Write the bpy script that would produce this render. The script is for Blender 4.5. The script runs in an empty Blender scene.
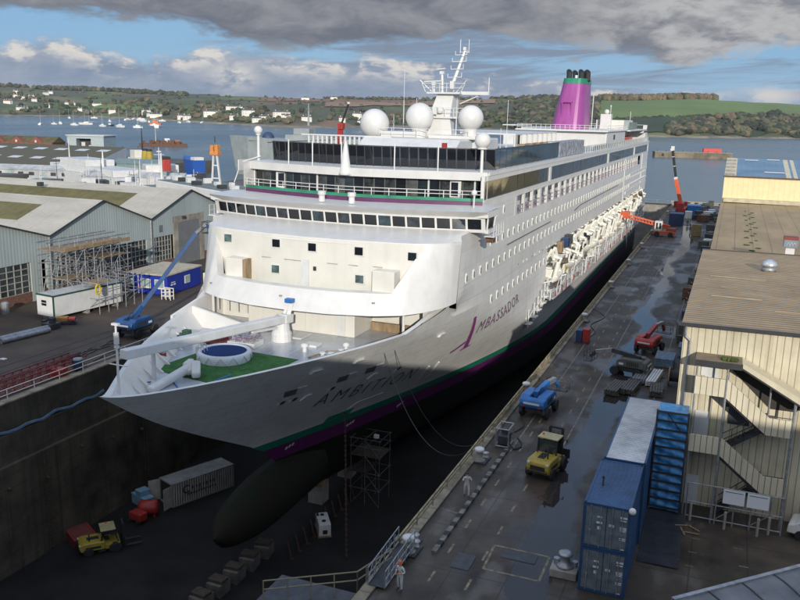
import bpy, math, random
from mathutils import Vector, Matrix
R_ = math.radians
rnd = random.Random(7)
sc = bpy.context.scene
COL = sc.collection

# ------------------------------------------------------------------ camera
yaw, pitch, roll = R_(21.60), R_(12.66), R_(1.387)
cam_d = bpy.data.cameras.new('camera'); cam = bpy.data.objects.new('camera', cam_d); COL.objects.link(cam)
fwd = Vector((-math.sin(yaw)*math.cos(pitch), math.cos(yaw)*math.cos(pitch), -math.sin(pitch)))
rgt = Vector((math.cos(yaw), math.sin(yaw), 0)); upv = rgt.cross(fwd)
r2 = math.cos(roll)*rgt+math.sin(roll)*upv; u2 = -math.sin(roll)*rgt+math.cos(roll)*upv
m4 = Matrix((( r2.x,u2.x,-fwd.x,0),(r2.y,u2.y,-fwd.y,0),(r2.z,u2.z,-fwd.z,24.88),(0,0,0,1)))
cam.matrix_world = m4
cam_d.sensor_width = 36; cam_d.lens = 37.07; cam_d.clip_start = .5; cam_d.clip_end = 30000
sc.camera = cam

# ------------------------------------------------------------------ sun, sky with clouds, exposure
SUN = Vector((22.0, -45.5, 13.9)).normalized()          # towards the sun
sd = bpy.data.lights.new('sun', 'SUN'); sd.energy = 3.9; sd.angle = R_(.53); sd.color = (1, .94, .84)
so = bpy.data.objects.new('sun', sd); COL.objects.link(so)
so.rotation_euler = (-SUN).to_track_quat('-Z', 'Y').to_euler()
sc.view_settings.view_transform = 'Standard'; sc.view_settings.look = 'None'
sc.view_settings.exposure = 0; sc.view_settings.gamma = 1; sc.view_settings.use_curve_mapping = False

w = bpy.data.worlds.new('World'); sc.world = w; w.use_nodes = True
NT = w.node_tree; NT.nodes.clear()
def wn(t, **k):
    n = NT.nodes.new(t)
    for a, b in k.items(): setattr(n, a, b)
    return n
def wmath(op, a, b=None, c=None, clamp=False):
    n = NT.nodes.new('ShaderNodeMath'); n.operation = op; n.use_clamp = clamp
    for i, v in enumerate((a, b, c)):
        if v is None: continue
        if isinstance(v, (int, float)): n.inputs[i].default_value = v
        else: NT.links.new(v, n.inputs[i])
    return n.outputs[0]
def wstep(x, a, b):
    n = NT.nodes.new('ShaderNodeMapRange'); n.interpolation_type = 'SMOOTHSTEP'
    NT.links.new(x, n.inputs[0]); n.inputs[1].default_value = a; n.inputs[2].default_value = b
    return n.outputs[0]
def wnoise(vec, scale, detail, rough=.55, dist=0):
    n = NT.nodes.new('ShaderNodeTexNoise'); n.inputs['Scale'].default_value = scale; n.inputs['Detail'].default_value = detail
    n.inputs['Roughness'].default_value = rough; n.inputs['Distortion'].default_value = dist
    NT.links.new(vec, n.inputs['Vector']); return n.outputs['Fac']
def wmix(f, a, b):
    n = NT.nodes.new('ShaderNodeMix'); n.data_type = 'RGBA'
    if isinstance(f, (int, float)): n.inputs[0].default_value = f
    else: NT.links.new(f, n.inputs[0])
    for i, v in ((6, a), (7, b)):
        if isinstance(v, tuple): n.inputs[i].default_value = (*v, 1)
        else: NT.links.new(v, n.inputs[i])
    return n.outputs[2]
def wvec(x, y, z=0.0):
    n = NT.nodes.new('ShaderNodeCombineXYZ')
    for i, v in enumerate((x, y, z)):
        if isinstance(v, (int, float)): n.inputs[i].default_value = v
        else: NT.links.new(v, n.inputs[i])
    return n.outputs[0]
sky = wn('ShaderNodeTexSky', sky_type='NISHITA', sun_disc=False, sun_elevation=math.asin(SUN.z),
         sun_rotation=math.atan2(SUN.x, SUN.y), altitude=0, air_density=1.0, dust_density=.3, ozone_density=2.5)
tc = wn('ShaderNodeTexCoord'); sx = wn('ShaderNodeSeparateXYZ'); NT.links.new(tc.outputs['Generated'], sx.inputs[0])
az = wmath('MULTIPLY', wmath('ARCTAN2', sx.outputs[0], sx.outputs[1]), 57.2958)      # degrees, 0 = +Y, + to the right
el = wmath('MULTIPLY', wmath('ARCSINE', sx.outputs[2]), 57.2958)
big = wnoise(wvec(wmath('MULTIPLY', az, .10), wmath('MULTIPLY', el, .30), 3.1), 1.0, 5, .55, .3)
mid = wnoise(wvec(wmath('MULTIPLY', az, .22), wmath('MULTIPLY', el, .55), 8.7), 1.0, 8, .62, .4)
puf = wnoise(wvec(wmath('MULTIPLY', az, .32), wmath('MULTIPLY', el, .75), 1.7), 1.0, 9, .6, .2)
streak = wnoise(wvec(wmath('ADD', wmath('MULTIPLY', az, .12), wmath('MULTIPLY', el, -.55)), wmath('MULTIPLY', el, .9), 5.5), 1.0, 7, .6, .5)
def bump(x, c, wd):                                        # soft bell round c
    t = wmath('DIVIDE', wmath('SUBTRACT', x, c), wd)
    return wmath('POWER', 2.71828, wmath('MULTIPLY', wmath('MULTIPLY', t, t), -1))
# the overhead deck: grey underside, its ragged lower rim lies near 4-5.5 degrees
rim = wmath('ADD', el, wmath('MULTIPLY', wmath('SUBTRACT', mid, .5), 4.2))
rim = wmath('ADD', rim, wmath('MULTIPLY', wmath('SUBTRACT', big, .5), 3.2))
rim = wmath('SUBTRACT', rim, wmath('MULTIPLY', wmath('MULTIPLY', bump(az, -15, 3.0), bump(el, 4.6, 1.2)), wmath('MULTIPLY', streak, 3.2)))
rim = wmath('SUBTRACT', rim, wmath('MULTIPLY', wmath('SUBTRACT', 1, wstep(az, -37, -31)), 1.25))
rim = wmath('SUBTRACT', rim, wmath('MULTIPLY', bump(az, 3.5, 3), .9))
rim = wmath('SUBTRACT', rim, wmath('MULTIPLY', bump(az, -19, 3.0), .9))
deck = wstep(rim, 3.7, 4.7)
deck = wmath('MULTIPLY', deck, wmath('SUBTRACT', 1, wstep(el, 9, 14)))
# the low bank: heaped grey-blue cloud with bright heads
lowtop = wmath('ADD', el, wmath('MULTIPLY', wmath('SUBTRACT', puf, .5), -3.4))
lowtop = wmath('SUBTRACT', lowtop, wmath('MULTIPLY', bump(az, -44, 3.2), 1.15))
lowtop = wmath('SUBTRACT', lowtop, wmath('MULTIPLY', bump(az, -33, 4.5), 1.1))
lowtop = wmath('SUBTRACT', lowtop, wmath('MULTIPLY', bump(az, -24, 5), .7))
lowtop = wmath('ADD', lowtop, wmath('MULTIPLY', wstep(az, -14, -4), .9))
low = wmath('SUBTRACT', 1, wstep(lowtop, 2.3, 3.1))
low = wmath('MULTIPLY', low, wmath('SUBTRACT', 1, wmath('MULTIPLY', wstep(az, -8, 2), .55)))
mids = wmath('MULTIPLY', wmath('MULTIPLY', wstep(streak, .45, .64), wstep(az, -38, -29)), wmath('MULTIPLY', wstep(el, .8, 2.2), wmath('SUBTRACT', 1, wstep(el, 6, 9))))
heads = wmath('MULTIPLY', wstep(puf, .46, .60), wmath('MULTIPLY', wstep(lowtop, .9, 2.1), low))
heads = wmath('MAXIMUM', heads, wmath('MULTIPLY', wmath('MULTIPLY', bump(az, -33, 1.6), bump(el, 2.3, 1.0)), wstep(puf, .36, .52)))
heads = wmath('MAXIMUM', heads, wmath('MULTIPLY', wmath('MULTIPLY', bump(az, -28.5, 1.3), bump(el, 3.5, .45)), wstep(puf, .38, .54)))
white = wmath('MULTIPLY', wmath('MULTIPLY', bump(az, 1.6, 1.5), bump(el, 1.7, .55)), wstep(puf, .42, .56))
deckcol = wmix(wstep(mid, .34, .70), (1.55, 1.72, 2.10), (3.1, 3.15, 3.4))
deckcol = wmix(wmath('MULTIPLY', wstep(az, -16, -4), wstep(puf, .34, .60)), deckcol, (4.9, 4.9, 4.95))
lowcol = wmix(wstep(mid, .35, .65), (2.35, 3.0, 4.1), (3.4, 3.9, 4.8))
lowcol = wmix(heads, lowcol, (7.2, 6.9, 6.5))
blue = wmix(.75, sky.outputs[0], (1.95, 4.0, 6.9))
blue = wmix(wmath('SUBTRACT', 1, wstep(el, 0, 2.6)), blue, (3.5, 4.8, 6.4))
c = wmix(mids, blue, (2.3, 2.9, 3.9))
c = wmix(low, c, lowcol)
c = wmix(wmath('MULTIPLY', white, .95), c, (6.8, 6.5, 6.2))
c = wmix(deck, c, deckcol)
# above the picture the sky is blue with white cloud added to lift ambient light
hi = wnoise(tc.outputs['Generated'], 3.2, 6, .6, .3)
south = wstep(wmath('MULTIPLY', sx.outputs[1], -1), -.55, .25)          # the added cloud stands overhead and to the south, the north is clearer
upper = wmix(wmath('MULTIPLY', wstep(hi, .38, .58), wmath('ADD', wmath('MULTIPLY', south, .85), .15)), (2.6, 4.3, 7.4), (12.0, 12.0, 12.2))
c = wmix(wstep(el, 10, 26), c, upper)
bg = wn('ShaderNodeBackground'); NT.links.new(c, bg.inputs[0]); bg.inputs[1].default_value = .10
wo = wn('ShaderNodeOutputWorld'); NT.links.new(bg.outputs[0], wo.inputs[0])

# ------------------------------------------------------------------ mesh helper
class MB:
    def __init__(s): s.v = []; s.f = []; s.m = []
    def add(s, vs, fs, mi=0):
        o = len(s.v); s.v += [tuple(q) for q in vs]
        for f in fs: s.f.append(tuple(o+i for i in f)); s.m.append(mi)
        return s
    def box(s, c, d, rz=0, mi=0, rx=0, ry=0):
        M = Matrix.Rotation(rz, 3, 'Z') @ Matrix.Rotation(ry, 3, 'Y') @ Matrix.Rotation(rx, 3, 'X'); c = Vector(c)
        vs = [c+M@Vector((x*d[0]/2, y*d[1]/2, z*d[2]/2)) for x in (-1, 1) for y in (-1, 1) for z in (-1, 1)]
        return s.add(vs, [(0,1,3,2),(4,6,7,5),(0,4,5,1),(2,3,7,6),(0,2,6,4),(1,5,7,3)], mi)
    def bx(s, x0, x1, y0, y1, z0, z1, mi=0):
        return s.box(((x0+x1)/2, (y0+y1)/2, (z0+z1)/2), (x1-x0, y1-y0, z1-z0), 0, mi)
    def beam(s, p, q, w, h=None, mi=0):
        p = Vector(p); q = Vector(q); h = h or w; d = (q-p).normalized()
        a = d.cross(Vector((0,0,1)))
        if a.length < 1e-4: a = Vector((1,0,0))
        a.normalize(); b = a.cross(d)
        vs = [e+a*(i*w/2)+b*(j*h/2) for e in (p, q) for i, j in ((-1,-1),(1,-1),(1,1),(-1,1))]
        return s.add(vs, [(3,2,1,0),(4,5,6,7),(0,1,5,4),(1,2,6,5),(2,3,7,6),(3,0,4,7)], mi)
    def tube(s, p, q, r, r1=None, n=8, mi=0):
        p = Vector(p); q = Vector(q); r1 = r if r1 is None else r1; d = (q-p).normalized()
        a = d.orthogonal().normalized(); b = d.cross(a)
        vs = [e+(a*math.cos(2*math.pi*i/n)+b*math.sin(2*math.pi*i/n))*k for e, k in ((p, r), (q, r1)) for i in range(n)]
        fs = [(i, (i+1) % n, n+(i+1) % n, n+i) for i in range(n)]+[tuple(range(n-1, -1, -1)), tuple(range(n, 2*n))]
        return s.add(vs, fs, mi)
    def path(s, pts, r, n=6, mi=0):
        for a, b in zip(pts[:-1], pts[1:]): s.tube(a, b, r, r, n, mi)
        return s
    def prism(s, poly, z0, z1, mi=0):
        n = len(poly)
        vs = [(x, y, z0) for x, y in poly]+[(x, y, z1) for x, y in poly]
        return s.add(vs, [tuple(range(n-1, -1, -1)), tuple(range(n, 2*n))]+[(i, (i+1) % n, n+(i+1) % n, n+i) for i in range(n)], mi)
    def extr(s, poly, axis, a, b, mi=0):                       # polygon in the other two axes, pushed along axis
        n = len(poly)
        f = {'x': lambda u, v, t: (t, u, v), 'y': lambda u, v, t: (u, t, v)}[axis]
        vs = [f(u, v, a) for u, v in poly]+[f(u, v, b) for u, v in poly]
        return s.add(vs, [tuple(range(n-1, -1, -1)), tuple(range(n, 2*n))]+[(i, (i+1) % n, n+(i+1) % n, n+i) for i in range(n)], mi)
    def lathe(s, prof, c=(0,0,0), n=16, mi=0):
        cx, cy, cz = c
        vs = [(cx+r*math.cos(2*math.pi*i/n), cy+r*math.sin(2*math.pi*i/n), cz+z) for r, z in prof for i in range(n)]
        fs = [(k*n+i, k*n+(i+1) % n, (k+1)*n+(i+1) % n, (k+1)*n+i) for k in range(len(prof)-1) for i in range(n)]
        fs += [tuple(range(n-1, -1, -1)), tuple(range((len(prof)-1)*n, len(prof)*n))]
        return s.add(vs, fs, mi)
    def ball(s, c, r, n=16, k=10, sz=1, mi=0):
        return s.lathe([(max(.02*r, r*math.sin(math.pi*i/k)), -r*sz*math.cos(math.pi*i/k)) for i in range(k+1)], c, n, mi)
    def grid(s, fn, nu, nv, mi=0, skip=None):
        vs = [fn(i/nu, j/nv) for i in range(nu+1) for j in range(nv+1)]
        fs = [(i*(nv+1)+j, (i+1)*(nv+1)+j, (i+1)*(nv+1)+j+1, i*(nv+1)+j+1) for i in range(nu) for j in range(nv) if not (skip and skip(i, j))]
        return s.add(vs, fs, mi)
    def wall(s, fn, u0, u1, v0, v1, holes=(), mi=0):           # fn(u,v) -> point; rectangular holes (u0,u1,v0,v1)
        us = sorted({u0, u1, *[h[i] for h in holes for i in (0, 1)]}); vv = sorted({v0, v1, *[h[i] for h in holes for i in (2, 3)]})
        us = [u for u in us if u0 <= u <= u1]; vv = [v for v in vv if v0 <= v <= v1]
        for a, b in zip(us[:-1], us[1:]):
            for c, d in zip(vv[:-1], vv[1:]):
                um, vm = (a+b)/2, (c+d)/2
                if any(h[0] < um < h[1] and h[2] < vm < h[3] for h in holes): continue
                s.add([fn(a, c), fn(b, c), fn(b, d), fn(a, d)], [(0, 1, 2, 3)], mi)
        return s
    def build(s, name, mats, parent=None, world=False, smooth=False, bevel=0, label=None, cat=None, group=None, kind=None, at=None):
        off = Vector((0,0,0))
        if parent is not None and world: off = Vector(parent['org']) if 'org' in parent else off
        if at is not None: off = Vector(at)
        me = bpy.data.meshes.new(name)
        me.from_pydata([tuple(Vector(q)-off) for q in s.v], [], s.f)
        if not isinstance(mats, (list, tuple)): mats = [mats]
        for m in mats: me.materials.append(m)
        if len(mats) > 1: me.polygons.foreach_set('material_index', s.m)
        if smooth: me.polygons.foreach_set('use_smooth', [True]*len(me.polygons))
        o = bpy.data.objects.new(name, me); COL.objects.link(o)
        if at is not None: o.location = at
        if parent is not None:
            o.parent = parent
            if world: o['org'] = tuple(off)
        if bevel:
            b = o.modifiers.new('bevel', 'BEVEL'); b.width = bevel; b.segments = 2; b.limit_method = 'ANGLE'; b.angle_limit = R_(40)
        me.update()
        return tag(o, label, cat, group, kind)
def tag(o, label=None, cat=None, group=None, kind=None):
    for k, v in (('label', label), ('category', cat), ('group', group), ('kind', kind)):
        if v: o[k] = v
    return o
def thing(name, label, cat, loc=(0,0,0), rz=0, group=None, sc_=1):
    o = bpy.data.objects.new(name, None); COL.objects.link(o); o.location = loc; o.rotation_euler = (0, 0, rz); o.scale = (sc_,)*3
    o.empty_display_size = .3; o['org'] = tuple(loc)
    return tag(o, label, cat, group)
def copy_tree(o, parent=None):
    c = o.copy(); COL.objects.link(c)
    if parent: c.parent = parent
    for ch in list(o.children): copy_tree(ch, c)
    return c
def dup(root, loc, rz, label=None, group=None, scale=None):
    c = copy_tree(root); c.location = loc; c.rotation_euler = (0, 0, rz)
    if scale: c.scale = (scale,)*3
    if label: c['label'] = label
    if group: c['group'] = group
    return c
def smooth_by_angle(o, deg=40):
    me = o.data; me.polygons.foreach_set('use_smooth', [True]*len(me.polygons))
    if hasattr(me, 'set_sharp_from_angle'): me.set_sharp_from_angle(angle=R_(deg))
    return o
def lerp_t(x, xs, ys):
    if x <= xs[0]: return ys[0]
    for a, b, c, d in zip(xs[:-1], xs[1:], ys[:-1], ys[1:]):
        if x <= b: return c+(d-c)*(x-a)/(b-a)
    return ys[-1]

# ------------------------------------------------------------------ materials
def mat(name, col, rough=.6, metal=0, var=.18, scale=1.2, spec=.5, streak=0, bump=0, bscale=8, second=None, coat=0, spots=0, stretch=(1,1,1)):
    m = bpy.data.materials.new(name); m.use_nodes = True; N = m.node_tree; b = N.nodes['Principled BSDF']
    def node(t): return N.nodes.new(t)
    b.inputs['Roughness'].default_value = rough; b.inputs['Metallic'].default_value = metal
    b.inputs['Specular IOR Level'].default_value = spec; b.inputs['Coat Weight'].default_value = coat
    t = node('ShaderNodeTexCoord'); mp = node('ShaderNodeMapping'); N.links.new(t.outputs['Object'], mp.inputs[0]); mp.inputs['Scale'].default_value = stretch
    n = node('ShaderNodeTexNoise'); n.inputs['Scale'].default_value = scale; n.inputs['Detail'].default_value = 6; n.inputs['Roughness'].default_value = .6
    N.links.new(mp.outputs[0], n.inputs['Vector'])
    r = node('ShaderNodeMapRange'); N.links.new(n.outputs['Fac'], r.inputs[0])
    r.inputs[1].default_value = .3; r.inputs[2].default_value = .7; r.inputs[3].default_value = 0; r.inputs[4].default_value = 1
    mx = node('ShaderNodeMix'); mx.data_type = 'RGBA'; N.links.new(r.outputs[0], mx.inputs[0])
    sec = second or tuple(q*(1-var*1.6) for q in col)
    mx.inputs[6].default_value = (*[min(1, q*(1+var*.5)) for q in col], 1); mx.inputs[7].default_value = (*sec, 1)
    out = mx.outputs[2]
    if streak:
        mp2 = node('ShaderNodeMapping'); N.links.new(t.outputs['Object'], mp2.inputs[0]); mp2.inputs['Scale'].default_value = (1.6, 1.6, .06)
        n2 = node('ShaderNodeTexNoise'); n2.inputs['Scale'].default_value = 1.2; n2.inputs['Detail'].default_value = 5; N.links.new(mp2.outputs[0], n2.inputs['Vector'])
        r2_ = node('ShaderNodeMapRange'); N.links.new(n2.outputs['Fac'], r2_.inputs[0]); r2_.inputs[1].default_value = .52; r2_.inputs[2].default_value = .75
        r2_.inputs[4].default_value = streak
        m2 = node('ShaderNodeMix'); m2.data_type = 'RGBA'; N.links.new(r2_.outputs[0], m2.inputs[0]); N.links.new(out, m2.inputs[6])
        m2.inputs[7].default_value = (col[0]*.45, col[1]*.38, col[2]*.30, 1); out = m2.outputs[2]
    N.links.new(out, b.inputs['Base Color'])
    if bump:
        n3 = node('ShaderNodeTexNoise'); n3.inputs['Scale'].default_value = bscale; n3.inputs['Detail'].default_value = 4
        N.links.new(t.outputs['Object'], n3.inputs['Vector'])
        bp = node('ShaderNodeBump'); bp.inputs['Strength'].default_value = bump; bp.inputs['Distance'].default_value = .05
        N.links.new(n3.outputs['Fac'], bp.inputs['Height']); N.links.new(bp.outputs[0], b.inputs['Normal'])
    return m
def corr(m, axis, period, depth=.35, vertical_bump=.6):
    """adds corrugation running along axis (0,1,2 = the direction the ribs repeat in, object space)"""
    N = m.node_tree; b = N.nodes['Principled BSDF']; t = N.nodes.new('ShaderNodeTexCoord')
    s = N.nodes.new('ShaderNodeSeparateXYZ'); N.links.new(t.outputs['Object'], s.inputs[0])
    q = N.nodes.new('ShaderNodeMath'); q.operation = 'MULTIPLY'; N.links.new(s.outputs[axis], q.inputs[0]); q.inputs[1].default_value = 2*math.pi/period
    q2 = N.nodes.new('ShaderNodeMath'); q2.operation = 'SINE'; N.links.new(q.outputs[0], q2.inputs[0])
    bp = N.nodes.new('ShaderNodeBump'); bp.inputs['Strength'].default_value = vertical_bump; bp.inputs['Distance'].default_value = depth*period
    N.links.new(q2.outputs[0], bp.inputs['Height'])
    if b.inputs['Normal'].is_linked: N.links.new(b.inputs['Normal'].links[0].from_socket, bp.inputs['Normal'])
    N.links.new(bp.outputs[0], b.inputs['Normal'])
    return m
def lines(m, axis, period, width, col, fac=.6):
    """dark seams every period along an object axis (joints between sheets)"""
    N = m.node_tree; b = N.nodes['Principled BSDF']; t = N.nodes.new('ShaderNodeTexCoord')
    s = N.nodes.new('ShaderNodeSeparateXYZ'); N.links.new(t.outputs['Object'], s.inputs[0])
    q = N.nodes.new('ShaderNodeMath'); q.operation = 'PINGPONG'; N.links.new(s.outputs[axis], q.inputs[0]); q.inputs[1].default_value = period/2
    l = N.nodes.new('ShaderNodeMath'); l.operation = 'LESS_THAN'; N.links.new(q.outputs[0], l.inputs[0]); l.inputs[1].default_value = width/2
    f = N.nodes.new('ShaderNodeMath'); f.operation = 'MULTIPLY'; N.links.new(l.outputs[0], f.inputs[0]); f.inputs[1].default_value = fac
    mx = N.nodes.new('ShaderNodeMix'); mx.data_type = 'RGBA'; N.links.new(f.outputs[0], mx.inputs[0])
    old = b.inputs['Base Color'].links[0].from_socket; N.links.new(old, mx.inputs[6]); mx.inputs[7].default_value = (*col, 1)
    N.links.new(mx.outputs[2], b.inputs['Base Color']); return m
WHITE = mat('white paint', (.62,.612,.592), .38, var=.06, scale=.6, streak=.10)
CREAM = mat('cream paint', (.645,.625,.565), .42, var=.05, scale=.5, streak=.10)
GREYW = mat('greyed white paint', (.60,.60,.59), .45, var=.08, scale=.8, streak=.12)
DARKGLASS = mat('dark glass', (.012,.014,.018), .04, var=.3, scale=.3, spec=.8)
TINT = mat('tinted glass', (.03,.045,.05), .05, var=.5, scale=.25, spec=.9)
BLACK = mat('black rubber', (.02,.02,.021), .7, var=.2)
STEEL = mat('galvanised steel', (.38,.39,.40), .45, .6, var=.25, scale=3)
DSTEEL = mat('dark steel', (.07,.072,.078), .5, .4, var=.3, scale=2)
RUST = mat('rusty steel', (.16,.075,.04), .8, .1, var=.4, scale=2, second=(.05,.03,.022))
PURPLE = mat('purple paint', (.30,.055,.27), .35, var=.10, scale=.5)
GREEN = mat('green paint', (.015,.22,.12), .4, var=.12, scale=.5)
BLUE = mat('blue paint', (.02,.14,.40), .4, var=.15, scale=1.5, streak=.15)
NAVY = mat('navy paint', (.018,.045,.12), .5, var=.25, scale=1, streak=.2)
YELLOW = mat('yellow paint', (.38,.28,.04), .45, var=.15, scale=2, streak=.15)
RED = mat('red paint', (.36,.03,.022), .45, var=.18, scale=1.5, streak=.12)
ORANGE = mat('orange red paint', (.62,.11,.04), .45, var=.15, scale=1.2, streak=.1)
OLIVE = mat('grey olive paint', (.10,.10,.085), .55, var=.2, scale=1.5)
TIMBER = mat('weathered timber', (.30,.21,.12), .8, var=.3, scale=3, stretch=(1,1,.2))
CONC = mat('concrete', (.30,.28,.25), .85, var=.25, scale=.7, streak=.25, bump=.3)
# ================================================================== the setting
QE, QW, DF = -16.15, -55.54, -15.0      # dock edges east and west, dock floor level
def quay_mat():
    m = mat('wet quay concrete', (.066,.052,.039), .55, spec=.3, var=.5, scale=.33, second=(.026,.022,.019), bump=.25, bscale=3)
    N = m.node_tree; b = N.nodes['Principled BSDF']; t = N.nodes.new('ShaderNodeTexCoord')
    s = N.nodes.new('ShaderNodeSeparateXYZ'); N.links.new(t.outputs['Object'], s.inputs[0])
    def mth(op, a, c=None):
        n = N.nodes.new('ShaderNodeMath'); n.operation = op
        for i, v in enumerate((a, c)):
            if v is None: continue
            if isinstance(v, (int, float)): n.inputs[i].default_value = v
            else: N.links.new(v, n.inputs[i])
        return n.outputs[0]
    def noise(sc_, stretch, det=5):
        mp = N.nodes.new('ShaderNodeMapping'); N.links.new(t.outputs['Object'], mp.inputs[0]); mp.inputs['Scale'].default_value = stretch
        n = N.nodes.new('ShaderNodeTexNoise'); n.inputs['Scale'].default_value = sc_; n.inputs['Detail'].default_value = det; N.links.new(mp.outputs[0], n.inputs['Vector']); return n.outputs['Fac']
    def mr(v, a, c, d=0, e=1):
        n = N.nodes.new('ShaderNodeMapRange'); n.interpolation_type = 'SMOOTHSTEP'; N.links.new(v, n.inputs[0])
        for i, q in ((1, a), (2, c), (3, d), (4, e)): n.inputs[i].default_value = q
        return n.outputs[0]
    # standing water: a shallow channel along x = -9, broken up by noise
    wob = mth('MULTIPLY', mth('SUBTRACT', noise(.09, (1,.5,1), 3), .5), 7)
    ch = mth('DIVIDE', mth('SUBTRACT', mth('ADD', s.outputs[0], wob), -8.5), 1.15)
    g = mth('POWER', 2.71828, mth('MULTIPLY', mth('MULTIPLY', ch, ch), -1))
    pv = mth('ADD', mth('MULTIPLY', g, .36), mth('ADD', noise(.30, (1,.35,1), 9), mth('MULTIPLY', mth('SUBTRACT', noise(3.0, (1,.6,1), 6), .5), .16)))
    pud = mr(pv, .65, .70)
    damp = mr(mth('ADD', mth('MULTIPLY', g, .22), noise(.22, (1,.6,1), 7)), .46, .64)
    rf = mth('SUBTRACT', mr(damp, 0, 1, .62, .34), mth('MULTIPLY', pud, .30))
    N.links.new(rf, b.inputs['Roughness'])
    old = b.inputs['Base Color'].links[0].from_socket
    def mixc(f, a, c):
        n = N.nodes.new('ShaderNodeMix'); n.data_type = 'RGBA'; N.links.new(f, n.inputs[0])
        for i, q in ((6, a), (7, c)):
            if isinstance(q, tuple): n.inputs[i].default_value = (*q, 1)
            else: N.links.new(q, n.inputs[i])
        return n.outputs[2]
    # rust and mud stains, pale dried patches, slab joints
    c = mixc(mth('MULTIPLY', mr(noise(.16, (1,.45,1), 8), .54, .70), .7), old, (.070,.040,.022))
    c = mixc(mth('MULTIPLY', mr(noise(.42, (1,.5,1), 8), .54, .68), .6), c, (.135,.125,.11))
    br = N.nodes.new('ShaderNodeTexBrick'); N.links.new(t.outputs['Object'], br.inputs['Vector']); br.inputs['Scale'].default_value = 1
    br.inputs['Brick Width'].default_value = 3.1; br.inputs['Row Height'].default_value = 5.0; br.inputs['Mortar Size'].default_value = .05; br.inputs['Mortar Smooth'].default_value = .3
    br.offset = 0
    c = mixc(mth('MULTIPLY', br.outputs['Fac'], .6), c, (.02,.018,.016))
    c = mixc(mth('MULTIPLY', pud, .75), c, (.022,.022,.024))
    N.links.new(c, b.inputs['Base Color'])
    bp = N.nodes['Bump'] if 'Bump' in N.nodes else None
    if bp: N.links.new(mth('MULTIPLY', mth('SUBTRACT', 1, pud), .3), bp.inputs['Strength'])
    return m
QUAYM = quay_mat()
MB().grid(lambda u, v: (QE+u*(90-QE), 8+v*(271-8), 0), 4, 12).build('quay', QUAYM, kind='structure')
WESTM = mat('stained yard ground', (.075,.052,.036), .8, var=.5, scale=.22, second=(.032,.024,.018), bump=.4, bscale=2)
MB().grid(lambda u, v: (-95+u*(QW+95), -20+v*(291), 0), 3, 8).build('yard', WESTM, kind='structure')
MB().grid(lambda u, v: (-420+u*325, -20+v*170, 0), 3, 3).build('yard', WESTM, kind='structure')
LANDM = mat('dockside ground', (.12,.11,.10), .8, var=.4, scale=.05)
MB().bx(-600, -236, 150.1, 345, -8, 1.0).build('ground', LANDM, kind='structure')
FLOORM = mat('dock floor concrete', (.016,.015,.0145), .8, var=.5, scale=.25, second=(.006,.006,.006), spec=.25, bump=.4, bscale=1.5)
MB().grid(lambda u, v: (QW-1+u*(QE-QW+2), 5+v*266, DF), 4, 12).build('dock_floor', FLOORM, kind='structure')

# --- dock walls: stained masonry with two ledges
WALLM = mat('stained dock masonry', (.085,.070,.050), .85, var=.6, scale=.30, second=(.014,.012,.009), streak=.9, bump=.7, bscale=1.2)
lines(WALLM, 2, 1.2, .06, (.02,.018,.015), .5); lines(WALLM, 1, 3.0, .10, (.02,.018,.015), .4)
prof = [(-56.9, 0.0), (QW, 0.0), (QW, -2.6), (-55.15, -2.6), (-55.15, -5.2), (-54.75, -5.2), (-54.75, DF-.5), (-56.9, DF-.5)]
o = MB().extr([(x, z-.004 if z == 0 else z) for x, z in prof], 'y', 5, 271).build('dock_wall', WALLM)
tag(o, 'stained masonry dry dock wall with ledges beside the ship bow', 'dock wall')
pe = [(QE+1.4, -.004), (QE, -.004), (QE, DF-.5), (QE+1.4, DF-.5)]
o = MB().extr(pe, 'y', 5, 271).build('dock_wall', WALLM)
tag(o, 'dry dock wall under the wet quay, hidden in deep shade', 'dock wall')
cap = mat('pale kerb stone', (.30,.26,.19), .8, var=.4, scale=.8, second=(.12,.09,.06), bump=.4)
lines(cap, 1, 1.5, .05, (.03,.025,.02), .7)
o = MB().bx(QE-.06, QE+.62, 8, 270.6, .003, .14).build('kerb', cap, bevel=.03, kind='structure')
o = MB().bx(QW-.8, QW+.05, 8, 270.6, .003, .16).build('kerb', cap, bevel=.03, kind='structure')
g = thing('dock_gate', 'dark caisson gate closing the far end of the dry dock', 'dock gate', (-36, 269.5, -5))
MB().bx(-56, -16, 268, 271, -16, -.05).build('caisson', CONC, g, world=True)
MB().bx(-56, -16, 267.6, 268, -.3, .05).build('walkway', DSTEEL, g, world=True)
for k in range(12):
    m = MB(); x = -54+k*3.3; m.tube((x, 267.8, .05), (x, 267.8, 1.1), .04); m.build('post', STEEL, g, world=True)
MB().tube((-54, 267.8, 1.1), (-17.7, 267.8, 1.1), .04).build('handrail', STEEL, g, world=True)

LAD = mat('wet ladder steel', (.12,.09,.06), .6, .3, var=.4, scale=3)
for k, y in enumerate((52.5, 66.0)):                             # steel ladders on the dock wall
    o = thing('wall_ladder', ['rusty ladder fixed to the dock wall nearest the camera', 'rusty ladder fixed to the dock wall behind the white container'][k], 'ladder', (-54.6, y, DF)); m = MB()
    for d in (-.25, .25): m.tube((0, d, .2), (0, d, 9.7), .035)
    m.build('rail', LAD, o); m = MB()
    for q in range(30): m.tube((0, -.25, .4+q*.31), (0, .25, .4+q*.31), .022, n=6)
    m.build('rung', LAD, o)
for k in range(7):
    o = thing('drain_pipe', 'short drain stub weeping down the dock wall', 'pipe', (-54.75, 44+k*4.3, -6.4-.7*(k % 3)), 0, 'drain stubs on the dock wall'); MB().tube((0,0,0),(.35,0,-.05),.13).build('pipe', LAD, o)
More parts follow.
